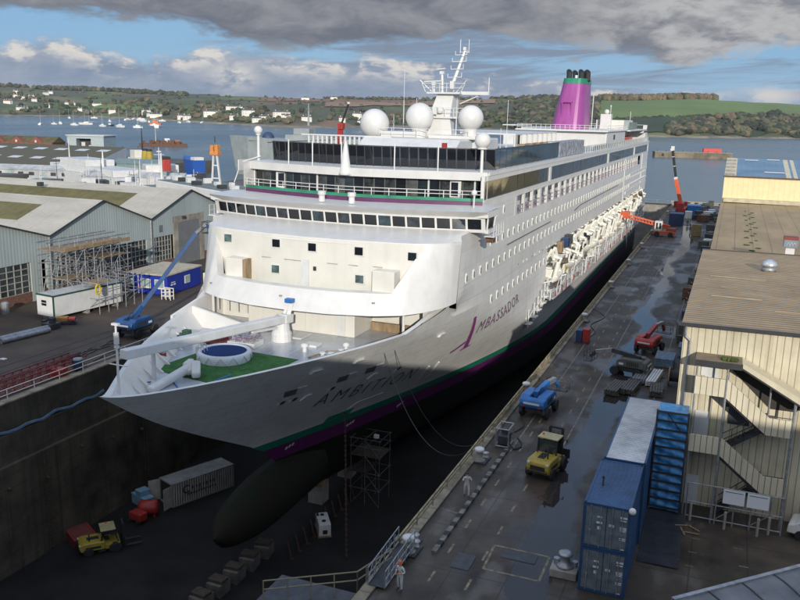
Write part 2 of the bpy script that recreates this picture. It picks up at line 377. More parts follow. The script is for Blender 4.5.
# --- sea
def sea_mat():
    m = bpy.data.materials.new('sea'); m.use_nodes = True; N = m.node_tree; b = N.nodes['Principled BSDF']
    b.inputs['Base Color'].default_value = (.085,.130,.155,1); b.inputs['Roughness'].default_value = .16; b.inputs['IOR'].default_value = 1.33
    t = N.nodes.new('ShaderNodeTexCoord'); outs = []
    for s_, st in ((.9, (1, .5, 1)), (.06, (1, .4, 1)), (.008, (.5, .15, 1))):
        mp = N.nodes.new('ShaderNodeMapping'); N.links.new(t.outputs['Object'], mp.inputs[0]); mp.inputs['Scale'].default_value = st; mp.inputs['Rotation'].default_value = (0, 0, .35)
        n = N.nodes.new('ShaderNodeTexNoise'); n.inputs['Scale'].default_value = s_; n.inputs['Detail'].default_value = 6; N.links.new(mp.outputs[0], n.inputs['Vector']); outs.append(n.outputs['Fac'])
    bp = N.nodes.new('ShaderNodeBump'); bp.inputs['Strength'].default_value = .5; bp.inputs['Distance'].default_value = .35; N.links.new(outs[0], bp.inputs['Height'])
    bp2 = N.nodes.new('ShaderNodeBump'); bp2.inputs['Strength'].default_value = .35; bp2.inputs['Distance'].default_value = 1.5; N.links.new(outs[1], bp2.inputs['Height']); N.links.new(bp.outputs[0], bp2.inputs['Normal'])
    N.links.new(bp2.outputs[0], b.inputs['Normal'])
    r = N.nodes.new('ShaderNodeMapRange'); N.links.new(outs[2], r.inputs[0]); r.inputs[1].default_value = .35; r.inputs[2].default_value = .65; r.inputs[3].default_value = .16; r.inputs[4].default_value = .40
    N.links.new(r.outputs[0], b.inputs['Roughness'])
    return m
SEA = sea_mat()
mb = MB(); mb.add([(-12000, 271, -5), (12000, 271, -5), (12000, 14000, -5), (-12000, 14000, -5)], [(0,1,2,3)])
mb.add([(-3000, 150, -5), (-95, 150, -5), (-95, 271, -5), (-3000, 271, -5)], [(0,1,2,3)]); mb.build('water', SEA, kind='structure')
MB().bx(-96, -95, 150, 271, -8, -.01).build('quay_wall', CONC); tag(bpy.data.objects['quay_wall'], 'concrete quay wall of the basin behind the hangars', 'quay wall')

# --- far shores: ground rising from the water line to the skyline, by compass direction
def azr(az, r, z=0): a = R_(az); return Vector((r*math.sin(a), r*math.cos(a), z))
from mathutils import noise as mn
def fbm(x, y, o=4):
    v = 0; a = .5; f = 1
    for _ in range(o): v += a*mn.noise((x*f, y*f, 3.3)); a *= .5; f *= 2
    return v
AZ   = [-60, -50, -46, -42, -38, -34, -30, -26, -22, -18, -13, -10,  -6,  -3,   0,   3,   6,  12, 20]
SHO  = [2600,2600,2700,2900,2400,1950,1680,1750,2100,2200,1800,1700,1700,1700,1800,1950,1900,2000,2000]
RID  = [4300,4300,4300,4300,3900,3500,3300,3200,3200,3000,2500,2450,2500,2500,2600,2700,2700,2800,2800]
HGT  = [ 112, 112, 108, 100,  88,  78,  74,  76,  78,  86,  74,  76,  80,  84,  84,  80,  74,  70,  70]
def hill_h(az, r):
    s, q, h = lerp_t(az, AZ, SHO), lerp_t(az, AZ, RID), lerp_t(az, AZ, HGT)
    s += 60*mn.noise((az*.7, 1, 0)); t = (r-s)/(q-s)
    if t < 0: return -6+t*30
    k = min(1, t); e = 1-(1-k)**1.7
    p = azr(az, r); n = fbm(p.x*.0022, p.y*.0022)
    return -5+3*min(1, t*30)+(h+2)*e*(1+.16*n)-(max(0, t-1))*h*.5+3*n*min(1, t*6)
def hills_mat():
    m = mat('far fields and scrub', (.080,.080,.040), .9, var=.5, scale=.004, second=(.045,.048,.026))
    N = m.node_tree; b = N.nodes['Principled BSDF']; t = N.nodes.new('ShaderNodeTexCoord')
    mp = N.nodes.new('ShaderNodeMapping'); N.links.new(t.outputs['Object'], mp.inputs[0]); mp.inputs['Scale'].default_value = (.0042, .0024, 0)
    v = N.nodes.new('ShaderNodeTexVoronoi'); v.inputs['Scale'].default_value = 1.0; v.inputs['Randomness'].default_value = .8; N.links.new(mp.outputs[0], v.inputs['Vector'])
    cr = N.nodes.new('ShaderNodeValToRGB'); cr.color_ramp.interpolation = 'CONSTANT'; e = cr.color_ramp.elements
    e[0].color = (.085,.120,.036,1); e[0].position = 0; e[1].color = (.13,.15,.05,1); e[1].position = .2
    for p, c in ((.38, (.075,.08,.036,1)), (.55, (.20,.125,.07,1)), (.68, (.09,.13,.04,1)), (.84, (.16,.14,.07,1))):
        q = e.new(p); q.color = c
    sp = N.nodes.new('ShaderNodeSeparateColor'); N.links.new(v.outputs['Color'], sp.inputs[0]); N.links.new(sp.outputs[0], cr.inputs[0])
    old = b.inputs['Base Color'].links[0].from_socket
    n = N.nodes.new('ShaderNodeTexNoise'); n.inputs['Scale'].default_value = .006; n.inputs['Detail'].default_value = 8; N.links.new(t.outputs['Object'], n.inputs['Vector'])
    r = N.nodes.new('ShaderNodeMapRange'); N.links.new(n.outputs['Fac'], r.inputs[0]); r.inputs[1].default_value = .44; r.inputs[2].default_value = .54
    mx = N.nodes.new('ShaderNodeMix'); mx.data_type = 'RGBA'; N.links.new(r.outputs[0], mx.inputs[0]); N.links.new(cr.outputs[0], mx.inputs[6]); N.links.new(old, mx.inputs[7])
    N.links.new(mx.outputs[2], b.inputs['Base Color']); return m
HILLM = hills_mat()
FIELDG = mat('green pasture', (.12,.175,.045), .9, var=.35, scale=.006, second=(.10,.14,.045))
FIELDSHADE = mat('cloud shaded meadow', (.034,.054,.020), .9, var=.4, scale=.006, second=(.026,.036,.017))  # meadow green darkened, cloud shadow put into the colour
FIELDB = mat('ploughed field', (.26,.165,.095), .9, var=.3, scale=.008, second=(.21,.14,.085))
FIELDB2 = mat('red ploughed field', (.22,.105,.070), .9, var=.3, scale=.008, second=(.17,.09,.065))
def strip(az0, az1, na, nr, name, m, t0=None, t1=None, lift=0):
    def fn(u, v):
        az = az0+u*(az1-az0); s, q = lerp_t(az, AZ, SHO), lerp_t(az, AZ, RID)
        a0 = t0(az) if t0 else -.12; a1 = t1(az) if t1 else 1.35
        r = s+(a0+(a1-a0)*v)*(q-s); return azr(az, r, hill_h(az, r)+lift)
    return MB().grid(fn, na, nr).build(name, m, smooth=True, kind='structure')
strip(-58, 18, 300, 46, 'hills', HILLM)
# fields that read as such in the photograph
strip(-31.5, -20.5, 60, 12, 'field', FIELDB2, lambda a: .56-.004*(a+26), lambda a: .80, 1.6)
strip(-27, -15.5, 60, 10, 'field', FIELDB, lambda a: .36+.016*(a+27), lambda a: .53+.02*(a+27), 2.4)
strip(-9.5, 14, 90, 8, 'field', FIELDG, lambda a: .20+.014*(a+9), lambda a: .97, 1.8)
strip(-9.5, 14, 90, 14, 'field', FIELDSHADE, lambda a: .03, lambda a: .20+.014*(a+9), 1.5)
strip(-44, -38, 30, 6, 'field', FIELDG, lambda a: .14, lambda a: .24, 2.0)
# the pale foreshore
SANDM = mat('foreshore shingle', (.26,.22,.16), .9, var=.4, scale=.02)
def shore(u, v):
    az = -58+u*76; s = lerp_t(az, AZ, SHO)+60*mn.noise((az*.7, 1, 0)); return azr(az, s-14+v*26, -5+v*4.2-.3)
MB().grid(shore, 400, 2).build('beach', SANDM, kind='structure')
MB().grid(lambda u, v: azr(-60+u*26, 5600+v*1500, -6+(v if v < .5 else 1-v)*2*(150+30*fbm(u*6, 2))), 90, 8).build('hills', mat('distant moor', (.06,.07,.05), .95, var=.3, scale=.002), smooth=True, kind='structure')

# --- woods and hedges on those slopes: masses of crowns, each crown a ragged clump of leaf-sized faces
LEAFS = [mat('leaves dark', (.048,.056,.030), .8, var=.5, scale=.03), mat('leaves olive', (.115,.108,.055), .8, var=.4, scale=.03),
         mat('leaves autumn', (.165,.125,.070), .8, var=.4, scale=.03), mat('leaves green', (.068,.095,.036), .8, var=.4, scale=.03)]
import bmesh
def ico(sub):
    b = bmesh.new(); bmesh.ops.create_icosphere(b, subdivisions=sub, radius=1); b.verts.ensure_lookup_table()
    v = [q.co.copy() for q in b.verts]; f = [tuple(x.index for x in q.verts) for q in b.faces]; b.free(); return v, f
ICO1 = ico(1); ICO2 = ico(2)
def crown(mb, p, r, h, mi, shape=ICO2):
    V, F = shape; o = rnd.random()*50; j = len(mb.v)
    for q in V:
        k = 1+.42*mn.noise(q*2.1+Vector((o, o, 0)))+.22*mn.noise(q*5+Vector((0, o, o)))
        mb.v.append((p[0]+q.x*r*k, p[1]+q.y*r*k, p[2]+h*.5+q.z*h*.55*k))
    for f in F: mb.f.append(tuple(i+j for i in f)); mb.m.append(mi)
def wood(name, label, area, n, rr, wts, group=None, shape=ICO2, tall=None, free=False):
    mb = MB()
    for _ in range(n):
        for _t in range(30):
            az, t = area()
            s, q = lerp_t(az, AZ, SHO), lerp_t(az, AZ, RID); r = s+t*(q-s); p = azr(az, r)
            if free or fbm(p.x*.004+7, p.y*.004) > -.05 or rnd.random() < .10: break
        k = rnd.uniform(*rr); crown(mb, azr(az, r, hill_h(az, r)-1.5), k, k*(tall or rnd.uniform(1.1, 1.6)), rnd.choices(range(4), wts)[0], shape)
    return mb.build(name, LEAFS, kind='stuff', label=label, cat='woodland', group=group)
U = rnd.uniform
wood('woodland', 'dark wood covering the headland behind the purple funnel', lambda: (U(-14, -8.8), U(.02, 1.0)), 1500, (6, 11), (7, 3, 1.2, 1))
wood('woodland', 'brown autumn copse on the skyline above the green field', lambda: (U(-8.7, -1.5), U(.86, .97)), 520, (7, 10), (1, 2, 6, 0), tall=2.0, free=True)
def rslope():
    a = U(-4.2, 16); return a, U(.03, .14+max(0, min(.24, .045*(a+4.2))))
wood('woodland', 'autumn scrub wood sloping down to the water at right', rslope, 1300, (6, 10), (6, 3, 2.5, 1))
wood('woodland', 'belt of trees along the skyline behind the radomes', lambda: (U(-27, -13), U(.86, 1.0)), 260, (5, 8), (4, 4, 1, 1), shape=ICO1)
def mslope():
    a = U(-34, -13.5); return a, U(.02, .30)
wood('woodland', 'mixed trees and gardens along the far shore behind the radomes', mslope, 300, (5, 9), (3, 4, 2, 3), shape=ICO1)
wood('woodland', 'wooded far shore behind the moored yachts', lambda: (U(-52, -33), U(.02, .45)), 330, (6, 11), (3, 4, 2, 3), shape=ICO1)
wood('woodland', 'dark wooded skyline beyond the harbour at left', lambda: (U(-52, -36), U(.84, 1.0)), 700, (9, 14), (6, 2, .5, 1), shape=ICO1)
wood('hedgerow', 'hedges and scattered trees between the far fields', lambda: (U(-50, -14), U(.3, .9)), 240, (4, 7), (4, 4, 2, 2), shape=ICO1)
wood('hedgerow', 'dark hedge crossing the green field at right', lambda: (lambda a: (a, .203+.014*(a+9)+U(-.006, .006)))(U(-8, 6)), 160, (3, 5), (6, 3, 1, 1), shape=ICO1, free=True)
# ================================================================== the cruise ship in the dock
XS, HB = -37.0, 13.9; PX = XS+HB; YE = 247.0
ship = thing('cruise_ship', 'white cruise ship with purple funnel and green waterline stripe standing in the dry dock', 'cruise ship', (XS, 140, DF))
def S(mb, name, m, parent=None, **k): return mb.build(name, m, parent or ship, world=True, **k)
STEM = ([-13,-12.6,-11,-9,-7.1,-5.4,-3.98,-.29,2.33,4.39,6.43], [71,69,66.8,64.8,62.7,60.8,58.4,51.2,46.4,43.2,40.3])
def stem(z): return lerp_t(z, *STEM)
def full(z):
    if z > -4.3: return HB-.35*max(0, min(1, -z/4.3))
    if z > -9.5: return 13.55
    t = (-9.5-z)/3.1; return 13.55-3.2*(1-math.sqrt(max(0, 1-t*t)))
def hbw(y, z):
    Ln = lerp_t(z, [-12.6, -4.3, 5.9], [74, 60, 41]); ex = lerp_t(z, [-12.6, -4.3, 5.9], [1.55, 1.6, 1.72]); pw = lerp_t(z, [-4.3, 2, 5.9], [1, .97, .9])
    t = max(0, min(1, (y-stem(z))/Ln))
    h = full(z)*(1-(1-t**pw)**ex)
    if y > 222: h *= 1-.10*((y-222)/25)**2*(1 if z < 2 else .35)
    return h
def sheer(y): return 5.85+.58*math.exp(-(y-40.3)/1.3)+max(0, min(1.65, (y-66)*.29))**1.25*.86
def hulltop(y): return sheer(y) if y < 72 else max(5.9, sheer(72)-(y-72)*.75)
def sidex(y, z):                                                   # shell plating between the flared bow and the upright side
    t = max(0, min(1, (z-5.9)/2.6)); t = t*t*(3-2*t); return hbw(y, 5.9)*(1-t)+HB*t
def hullx(y, z, side=1, off=0): return XS+side*(hbw(y, min(z, 6))+off)

def seams(m):
    N = m.node_tree; b = N.nodes['Principled BSDF']; g = N.nodes.new('ShaderNodeNewGeometry'); sp = N.nodes.new('ShaderNodeSeparateXYZ'); N.links.new(g.outputs['Position'], sp.inputs[0])
    cb = N.nodes.new('ShaderNodeCombineXYZ'); N.links.new(sp.outputs[1], cb.inputs[0]); N.links.new(sp.outputs[2], cb.inputs[1])
    br = N.nodes.new('ShaderNodeTexBrick'); N.links.new(cb.outputs[0], br.inputs['Vector']); br.inputs['Scale'].default_value = 1; br.inputs['Brick Width'].default_value = 7.5; br.inputs['Row Height'].default_value = 1.75
    br.inputs['Mortar Size'].default_value = .035; br.inputs['Mortar Smooth'].default_value = .6
    for k_, c_ in (('Color1', (1,1,1,1)), ('Color2', (.93,.93,.925,1)), ('Mortar', (.80,.79,.77,1))): br.inputs[k_].default_value = c_
    mx = N.nodes.new('ShaderNodeMix'); mx.data_type = 'RGBA'; mx.blend_type = 'MULTIPLY'; mx.inputs[0].default_value = .85
    N.links.new(b.inputs['Base Color'].links[0].from_socket, mx.inputs[6]); N.links.new(br.outputs['Color'], mx.inputs[7]); N.links.new(mx.outputs[2], b.inputs['Base Color'])
    bp = N.nodes.new('ShaderNodeBump'); bp.inputs['Strength'].default_value = .35; bp.inputs['Distance'].default_value = .03; bp.invert = True; N.links.new(br.outputs['Fac'], bp.inputs['Height'])
    if b.inputs['Normal'].is_linked: N.links.new(b.inputs['Normal'].links[0].from_socket, bp.inputs['Normal'])
    N.links.new(bp.outputs[0], b.inputs['Normal']); return m
# hull paint: grey white above, green stripe, purple boot top, dark bottom; faint plate seams
def hull_mat():
    m = mat('hull paint', (.70,.69,.665), .34, var=.08, scale=.35, streak=.24, bump=.12, bscale=.5)
    N = m.node_tree; b = N.nodes['Principled BSDF']; t = N.nodes.new('ShaderNodeNewGeometry'); s = N.nodes.new('ShaderNodeSeparateXYZ'); N.links.new(t.outputs['Position'], s.inputs[0])
    base = b.inputs['Base Color'].links[0].from_socket
    def band(base, lo, hi, col):
        a = N.nodes.new('ShaderNodeMath'); a.operation = 'GREATER_THAN'; N.links.new(s.outputs[2], a.inputs[0]); a.inputs[1].default_value = lo
        c = N.nodes.new('ShaderNodeMath'); c.operation = 'LESS_THAN'; N.links.new(s.outputs[2], c.inputs[0]); c.inputs[1].default_value = hi
        d = N.nodes.new('ShaderNodeMath'); d.operation = 'MULTIPLY'; N.links.new(a.outputs[0], d.inputs[0]); N.links.new(c.outputs[0], d.inputs[1])
        mx = N.nodes.new('ShaderNodeMix'); mx.data_type = 'RGBA'; N.links.new(d.outputs[0], mx.inputs[0]); N.links.new(base, mx.inputs[6]); mx.inputs[7].default_value = (*col, 1)
        return mx.outputs[2]
    for z in (-2.6, -.9, .8, 2.5, 4.2): base = band(base, z, z+.05, (.50,.49,.465))
    base = band(base, -5.25, -4.3, (.012,.20,.115)); base = band(base, -6.9, -5.25, (.11,.014,.095))
    nz = N.nodes.new('ShaderNodeTexNoise'); nz.inputs['Scale'].default_value = .5; nz.inputs['Detail'].default_value = 8; N.links.new(t.outputs['Position'], nz.inputs['Vector'])
    a = N.nodes.new('ShaderNodeMix'); a.data_type = 'RGBA'; N.links.new(nz.outputs['Fac'], a.inputs[0]); a.inputs[6].default_value = (.005,.009,.006,1); a.inputs[7].default_value = (.020,.012,.008,1)
    l = N.nodes.new('ShaderNodeMath'); l.operation = 'LESS_THAN'; N.links.new(s.outputs[2], l.inputs[0]); l.inputs[1].default_value = -6.9
    mx = N.nodes.new('ShaderNodeMix'); mx.data_type = 'RGBA'; N.links.new(l.outputs[0], mx.inputs[0]); N.links.new(base, mx.inputs[6]); N.links.new(a.outputs[2], mx.inputs[7])
    N.links.new(mx.outputs[2], b.inputs['Base Color']); return m
HULLM = seams(hull_mat())
SIDEM = mat('side paint', (.67,.66,.635), .34, var=.07, scale=.35, streak=.20, bump=.10, bscale=.5); lines(SIDEM, 2, 2.75, .06, (.46,.45,.43), .45); seams(SIDEM)
RY0, RY1, RZ0, RZ1 = 114.0, 238.0, .3, 7.0                    # boat recess in the port side
ROWS = [-12.6,-12.2,-11.2,-10.4,-9.5,-8.8,-8.2,-7.6,-7.1,-6.5,-6.0,-5.3,-4.6,-4.0,-3.3,-2.6,-1.9,-1.2,-.5,.3,1.1,1.9,2.7,3.4,4.0,4.6,5.2]
FWD = [(k/52)**1.45 for k in range(53)]
AFT = [80,82,84,86,88,90,92,94,96,98,100,102,104,106,108,110,112,114,118,122,128,134,140,148,156,164,173,182,191,200,207,214,220,226,232,238,242,245,YE]
def hull_cols(z):
    s = stem(z); return [s+(78-s)*q for q in FWD]+AFT
def hull_side(side):
    mb = MB(); pts = []
    for z in ROWS+[None]:
        zz = 5.9 if z is None else z; row = []
        for y in hull_cols(zz if z is not None else 6.43):
            zt = z if z is not None else hulltop(y)
            row.append((XS+side*(hbw(y, min(zt, 6.43)) if y < 60 else (hbw(y, zt) if zt < 5.9 else sidex(y, zt))), y, zt))
        pts.append(row)
    n = len(pts[0]); vs = [p for r in pts for p in r]; fs = []
    for k in range(len(pts)-1):
        for i in range(n-1):
            y = (pts[k][i][1]+pts[k][i+1][1])/2; z0, z1 = ROWS[k], (ROWS+[5.9])[k+1]
            if side > 0 and RY0 < y < RY1 and RZ0-.01 <= z0: continue
            q = (k*n+i, k*n+i+1, (k+1)*n+i+1, (k+1)*n+i); fs.append(q if side > 0 else q[::-1])
    mb.add(vs, fs); return mb, pts
mb = MB(); tr = None
for side in (1, -1):
    m_, pts = hull_side(side); mb.add(m_.v, m_.f)
    col = [r[-1] for r in pts]; n = len(col)
    mb.add([*col, *[(XS, YE+.6, c[2]) for c in col]], [(i, i+1, n+i+1, n+i) if side < 0 else (i, n+i, n+i+1, i+1) for i in range(n-1)])
    bt = pts[0]; n = len(bt); mb.add([*bt, *[(XS, p[1], -12.7) for p in bt]], [(i, i+1, n+i+1, n+i) for i in range(n-1)])
hull = S(mb, 'hull', HULLM); smooth_by_angle(hull, 50)
# bulbous bow
mb = MB(); 
def bulb(u, v):
    a = 2*math.pi*v; t = u; y = 52.5+t*17; r = 2.7*math.sqrt(max(0, 1-(1-min(1, t*1.9))**2))*(1 if t < .5 else 1)
    return (XS+r*.78*math.sin(a), y, -9.6+r*1.0*math.cos(a)-.4*(1-t))
S(mb.grid(bulb, 14, 20), 'bulbous_bow', mat('dark green antifouling', (.007,.015,.008), .8, var=.5, scale=.5, second=(.020,.010,.007), spec=.2, bump=.5, bscale=1.5), hull, smooth=True)

# bulwark inside, cap rail and brackets; foredeck
DZ = 4.2
ys = [40.36,40.6,41,41.6,42.3,43.2,44.4,46,48,50,52,54,56,58,60,62,64,66,68,70,72]
def edge(y, off, z): return hbw(y, z)-off
mbk = MB()
for side in (1, -1):
    A = [(XS+side*max(.0, hbw(y, min(6.43, sheer(y)) if y < 60 else 5.9)+.02), y, sheer(y)+.01) for y in ys]
    B_ = [(XS+side*max(0, hbw(y, 5.9)-.42), y, sheer(y)+.01) for y in ys]
    C_ = [(XS+side*max(0, hbw(y, DZ)-.40), max(y, 43.6), DZ) for y in ys]
    n = len(ys)
    for P_, Q_ in ((A, B_), (B_, C_)):
        mbk.add([*P_, *Q_], [(i, i+1, n+i+1, n+i) for i in range(n-1)])
S(mbk, 'bulwark', WHITE)
for i, y in enumerate([44.6,46.2,48,49.9,51.8,53.8,55.8,57.8,59.8,61.8]):
    for side in (-1, 1):
        m = MB(); x1 = XS+side*(hbw(y, 5.15)-.42); xd = XS+side*(hbw(y, DZ)-.42); x0 = XS+side*(hbw(y, DZ)-.85)
        m.extr([(x1, 5.15), (xd, DZ), (x0, DZ), (x0, DZ+.08)] if side > 0 else [(x0, DZ+.08), (x0, DZ), (xd, DZ), (x1, 5.15)], 'y', y-.07, y+.07); S(m, 'bulwark_bracket', WHITE)
DECKM = mat('foredeck paint', (.40,.42,.45), .24, var=.22, scale=.5, second=(.30,.32,.36), spec=.6)
mb = MB(); dy = [43.4,44,45,46.5,48,50,52,54,56,58,60,62,64,66,68,70,72,76,80]
L = [(XS-max(.02, hbw(y, DZ)-.38), y, DZ) for y in dy]; Rr = [(XS+max(.02, hbw(y, DZ)-.38), y, DZ) for y in dy]; n = len(dy)
mb.add(L+Rr, [(i, n+i, n+i+1, i+1) for i in range(n-1)]); S(mb, 'foredeck', DECKM)
TURF = mat('artificial turf', (.030,.135,.025), .95, var=.35, scale=2, bump=.6, bscale=40)
S(MB().prism([(-42.3,52.2),(-39.4,51.7),(-35.6,51.2),(-33.2,54.6),(-32.9,59.8),(-41.5,60.2)], DZ+.004, DZ+.03), 'turf_mat', TURF)

# deckhouse on the foredeck, tucked under the apron
S(MB().bx(-43.2, -31.6, 68.3, 84, DZ+.002, 7.9).bx(-31.6, -26.2, 72.4, 84, DZ+.002, 8.4).bx(-50, -43.2, 70.5, 84, DZ+.002, 8.4), 'deckhouse', CREAM, bevel=.06)
S(MB().bx(-31.4, -26.5, 71.75, 72.1, DZ+.01, DZ+.85), 'timber_bin', TIMBER)
S(MB().bx(-33.35, -32.5, 68.22, 68.34, DZ+.1, DZ+2.1), 'door', GREYW); S(MB().bx(-40.2, -40.14, 68.24, 68.32, DZ+.2, 7.6), 'seam', GREYW)
S(MB().bx(-36.8, -36.74, 68.24, 68.32, DZ+.2, 7.6), 'seam', GREYW)
for x, y in ((-27.0, 69.2), (-47.2, 68.2)): S(MB().tube((x, y, DZ), (x, y, 8.2), .14), 'pillar', WHITE)
# starboard shelter wall that steps up from the bulwark, and its ladder rails
S(MB().extr([(62.2,DZ),(70.5,DZ),(70.5,7.2),(66.2,6.7),(62.2,5.9)], 'x', -47.9, -47.6), 'shelter_wall', WHITE)
S(MB().extr([(-47.9,DZ),(-41.2,DZ),(-41.2,5.0),(-47.9,6.3)], 'y', 65.2, 65.5), 'shelter_wall', WHITE)
for k in range(5):
    S(MB().tube((-48.2+k*1.1, 68.9, 5.2), (-48.2+k*1.1, 68.9, 8.0), .06), 'stanchion', WHITE)

# ---------------- apron below the bridge with its tapering recess
DX  = [0,4,8,10.6,12,13.1,13.65,13.9]
DYB = [0,.25,1.4,2.8,4.5,6.3,7.8,9.3]
DYT = [0,.2,.6,1.0,1.6,2.3,2.9,3.7]
def apron_pt(dx, v):                                            # v 0 bottom .. 1 top
    a = abs(dx)
    if a > 12: dx = math.copysign(12+(a-12)*(1-.10*(1-v)), dx)
    a = abs(dx) if a <= 12 else a; zb = 7.1+.35*(a/13.9)**6
    y = (1-v)*(64.8+lerp_t(a, DX, DYB)*.93)+v*(68.9+lerp_t(a, DX, DYT)*1.35); z = (1-v)*zb+v*13.35
    return (XS+dx, y, z)
us = [-13.9,-13.8,-13.65,-13.4,-13.1,-12.6,-12,-11.4,-10.9,-10,-9.1,-8,-6,-4,-2,0,2,4,6,8,9.1,10,10.9,11.4,12,12.6,13.1,13.4,13.65,13.8,13.9]
RV0, RV1 = .30, .945; RB, RT = 9.3, 11.3                        # recess: half width at its foot and head
def rec_half(v): return RB+(RT-RB)*(v-RV0)/(RV1-RV0)
mb = MB()
def apron_patch(u0f, u1f, va, vb, nu, nv):
    mb.grid(lambda u, v: apron_pt((lambda vv: u0f(vv)+(u1f(vv)-u0f(vv))*u)(va+(vb-va)*v), va+(vb-va)*v), nu, nv)
apron_patch(lambda v: -13.9, lambda v: 13.9, 0, RV0, 80, 4)
apron_patch(lambda v: -13.9, lambda v: 13.9, RV1, 1, 80, 1)
apron_patch(lambda v: -13.9, lambda v: -rec_half(v), RV0, RV1, 24, 8)
apron_patch(lambda v: rec_half(v), lambda v: 13.9, RV0, RV1, 24, 8)
# inner lip of the recess
def lip(p, q, n=10):
    mb.grid(lambda u, v: (lambda a: (a[0], a[1]+(1.1)*v, a[2]))(apron_pt(p[0]+(q[0]-p[0])*u, p[1]+(q[1]-p[1])*u)), n, 1)
lip((-RB, RV0), (RB, RV0), 24); lip((RT, RV1), (-RT, RV1), 24); lip((-RT, RV1), (-RB, RV0)); lip((RB, RV0), (RT, RV1))
# bottom return and the sloping shelf up to the bridge
mb.grid(lambda u, v: (lambda a: (XS+(a[0]-XS)*(1-.02*v), a[1]+1.2*v, a[2]+.02*v))(apron_pt(-13.9+27.8*u, 0)), 80, 1)
def bridge_y(dx): return 74.2+2.6*(abs(dx)/15)**2.2
mb.grid(lambda u, v: (lambda d: (XS+d, (1-v)*apron_pt(d, 1)[1]+v*(bridge_y(d)+.1), 13.35+.75*v))(-13.9+27.8*u), 60, 2)
apron = S(mb, 'apron', WHITE); smooth_by_angle(apron, 45)
def rec_y(dx, z): return 68.75+1.2*lerp_t(abs(dx), DX, DYT)
S(MB().grid(lambda u, v: (lambda d, z: (XS+d, rec_y(d, z), z))((2*u-1)*(9.6+.38*4.9*v), 8.3+v*5.0), 40, 4), 'recess_wall', CREAM, smooth=True)
S(MB().grid(lambda u, v: (lambda d: (XS+d, 67.0+lerp_t(abs(d), DX, DYB)*.7+(2.2-.3*lerp_t(abs(d), DX, DYB))*v, 8.34))(-9.0+18.0*u), 30, 1), 'recess_deck', mat('pale green deck', (.16,.34,.28), .5))
TEALG = mat('teal grey glass', (.10,.15,.145), .12, var=.5, scale=1.2, spec=.8)
def sq_window(dx, z, m=TINT, w_=.82, h_=.74):
    y = rec_y(dx, z); t = MB().box((XS+dx, y-.02, z), (w_+.22, .12, h_+.22)); f = S(t, 'window', WHITE, bevel=.04)
    S(MB().box((XS+dx, y-.09, z), (w_, .04, h_)), 'pane', m, f)
for dx, z, m in ((-9.24,12.45,TEALG),(-3.3,12.5,DARKGLASS),(.7,12.45,DARKGLASS),(5.4,12.4,DARKGLASS),(10.45,12.2,DARKGLASS),(-3.4,9.95,TEALG),(5.5,9.75,TEALG)): sq_window(dx, z, m)
def wall_box(dx0, dx1, z0, z1, t, name, m, **k):                 # fitted on the recess wall
    y = rec_y((dx0+dx1)/2, 0); S(MB().bx(XS+dx0, XS+dx1, y-t, y+.1, z0, z1), name, m, **k)
wall_box(-8.6, -6.7, 8.35, 10.75, 1.3, 'locker', CREAM, bevel=.05); wall_box(-6.66, -6.35, 8.35, 10.7, 1.1, 'timber_door', TIMBER); wall_box(7.2, 9.4, 8.35, 10.9, 1.4, 'locker', CREAM, bevel=.05)
wall_box(-.45, .35, 8.35, 11.2, .10, 'ladder_panel', GREYW); wall_box(.8, 1.1, 10.2, 10.6, .08, 'vent_cover', DSTEEL)
SLOT = mat('dull slot', (.40,.37,.32), .6)
for dx in (-5.0,-2.4,2.2,4.2,6.6,-1.3): wall_box(dx, dx+1.1, 10.98, 11.06, .05, 'vent_slot', SLOT)
for dx, v in ((-9.9,.16),(-.9,.17),(8.0,.17)):
    p = apron_pt(dx, v); S(MB().lathe([(.16,-.02),(.16,.1),(.08,.1)], p, 10), 'deck_light', STEEL)

for s in (1, -1):                                                # cheek plates closing the corner under the apron
    S(MB().grid(lambda u, v: (lambda y: (XS+s*(hbw(y, 5.6)-.42), y, 5.6+(7.6-5.6)*v))(69.6+4.2*u), 10, 2), 'cheek_plate', CREAM)
# ---------------- bridge
mb = MB(); BZ0, BZ1 = 14.15, 15.35
nb = 21; half = 15.3
def bp(dx, z): return (XS+dx, bridge_y(dx)-.25*(z-BZ0), z)
mb.grid(lambda u, v: bp(-half+2*half*u, 13.9+.30*v), 60, 1); mb.grid(lambda u, v: bp(-half+2*half*u, 15.22+.2*v), 60, 1)
pit_ = 2*half/(nb+.4)
for i in range(nb+1):
    x = -half+.2*pit_+i*pit_-.10 if i else -half
    x1 = x+.20 if i else -half+.2*pit_+.1
    if i == nb: x1 = half
    mb.grid(lambda u, v: bp(x+(x1-x)*u, BZ0+.05+1.02*v), 1, 1)
# fascia, roof, wing ends
def rooff(dx): return bridge_y(dx)-1.25
mb.grid(lambda u, v: (lambda d: (XS+d, bridge_y(d)-.3-.95*v, 15.40+.62*v))(-15.7+31.4*u), 60, 1)
mb.grid(lambda u, v: (lambda d: (XS+d*(1-.0*v), rooff(d)+(81-rooff(d))*v, 16.02+.12*v))(-15.7+31.4*u), 60, 2)
for s in (-1, 1):
    xa, xb = XS+s*13.9, XS+s*15.7
    mb.bx(min(xa, xb), max(xa, xb), 76.2, 80.2, 15.4, 16.0); mb.bx(min(xa, xb)+.15, max(xa, xb)-.15, 77.0, 79.4, 13.8, 14.2)
    mb.beam((XS+s*15.4, 77.0, 14.2), (XS+s*15.5, 76.8, 15.4), .16); mb.beam((XS+s*15.4, 79.3, 14.2), (XS+s*15.5, 79.4, 15.4), .16)
mb.grid(lambda u, v: (XS-half+2*half*u, bridge_y(-half+2*half*u)+3.5*v, 13.88), 40, 1)
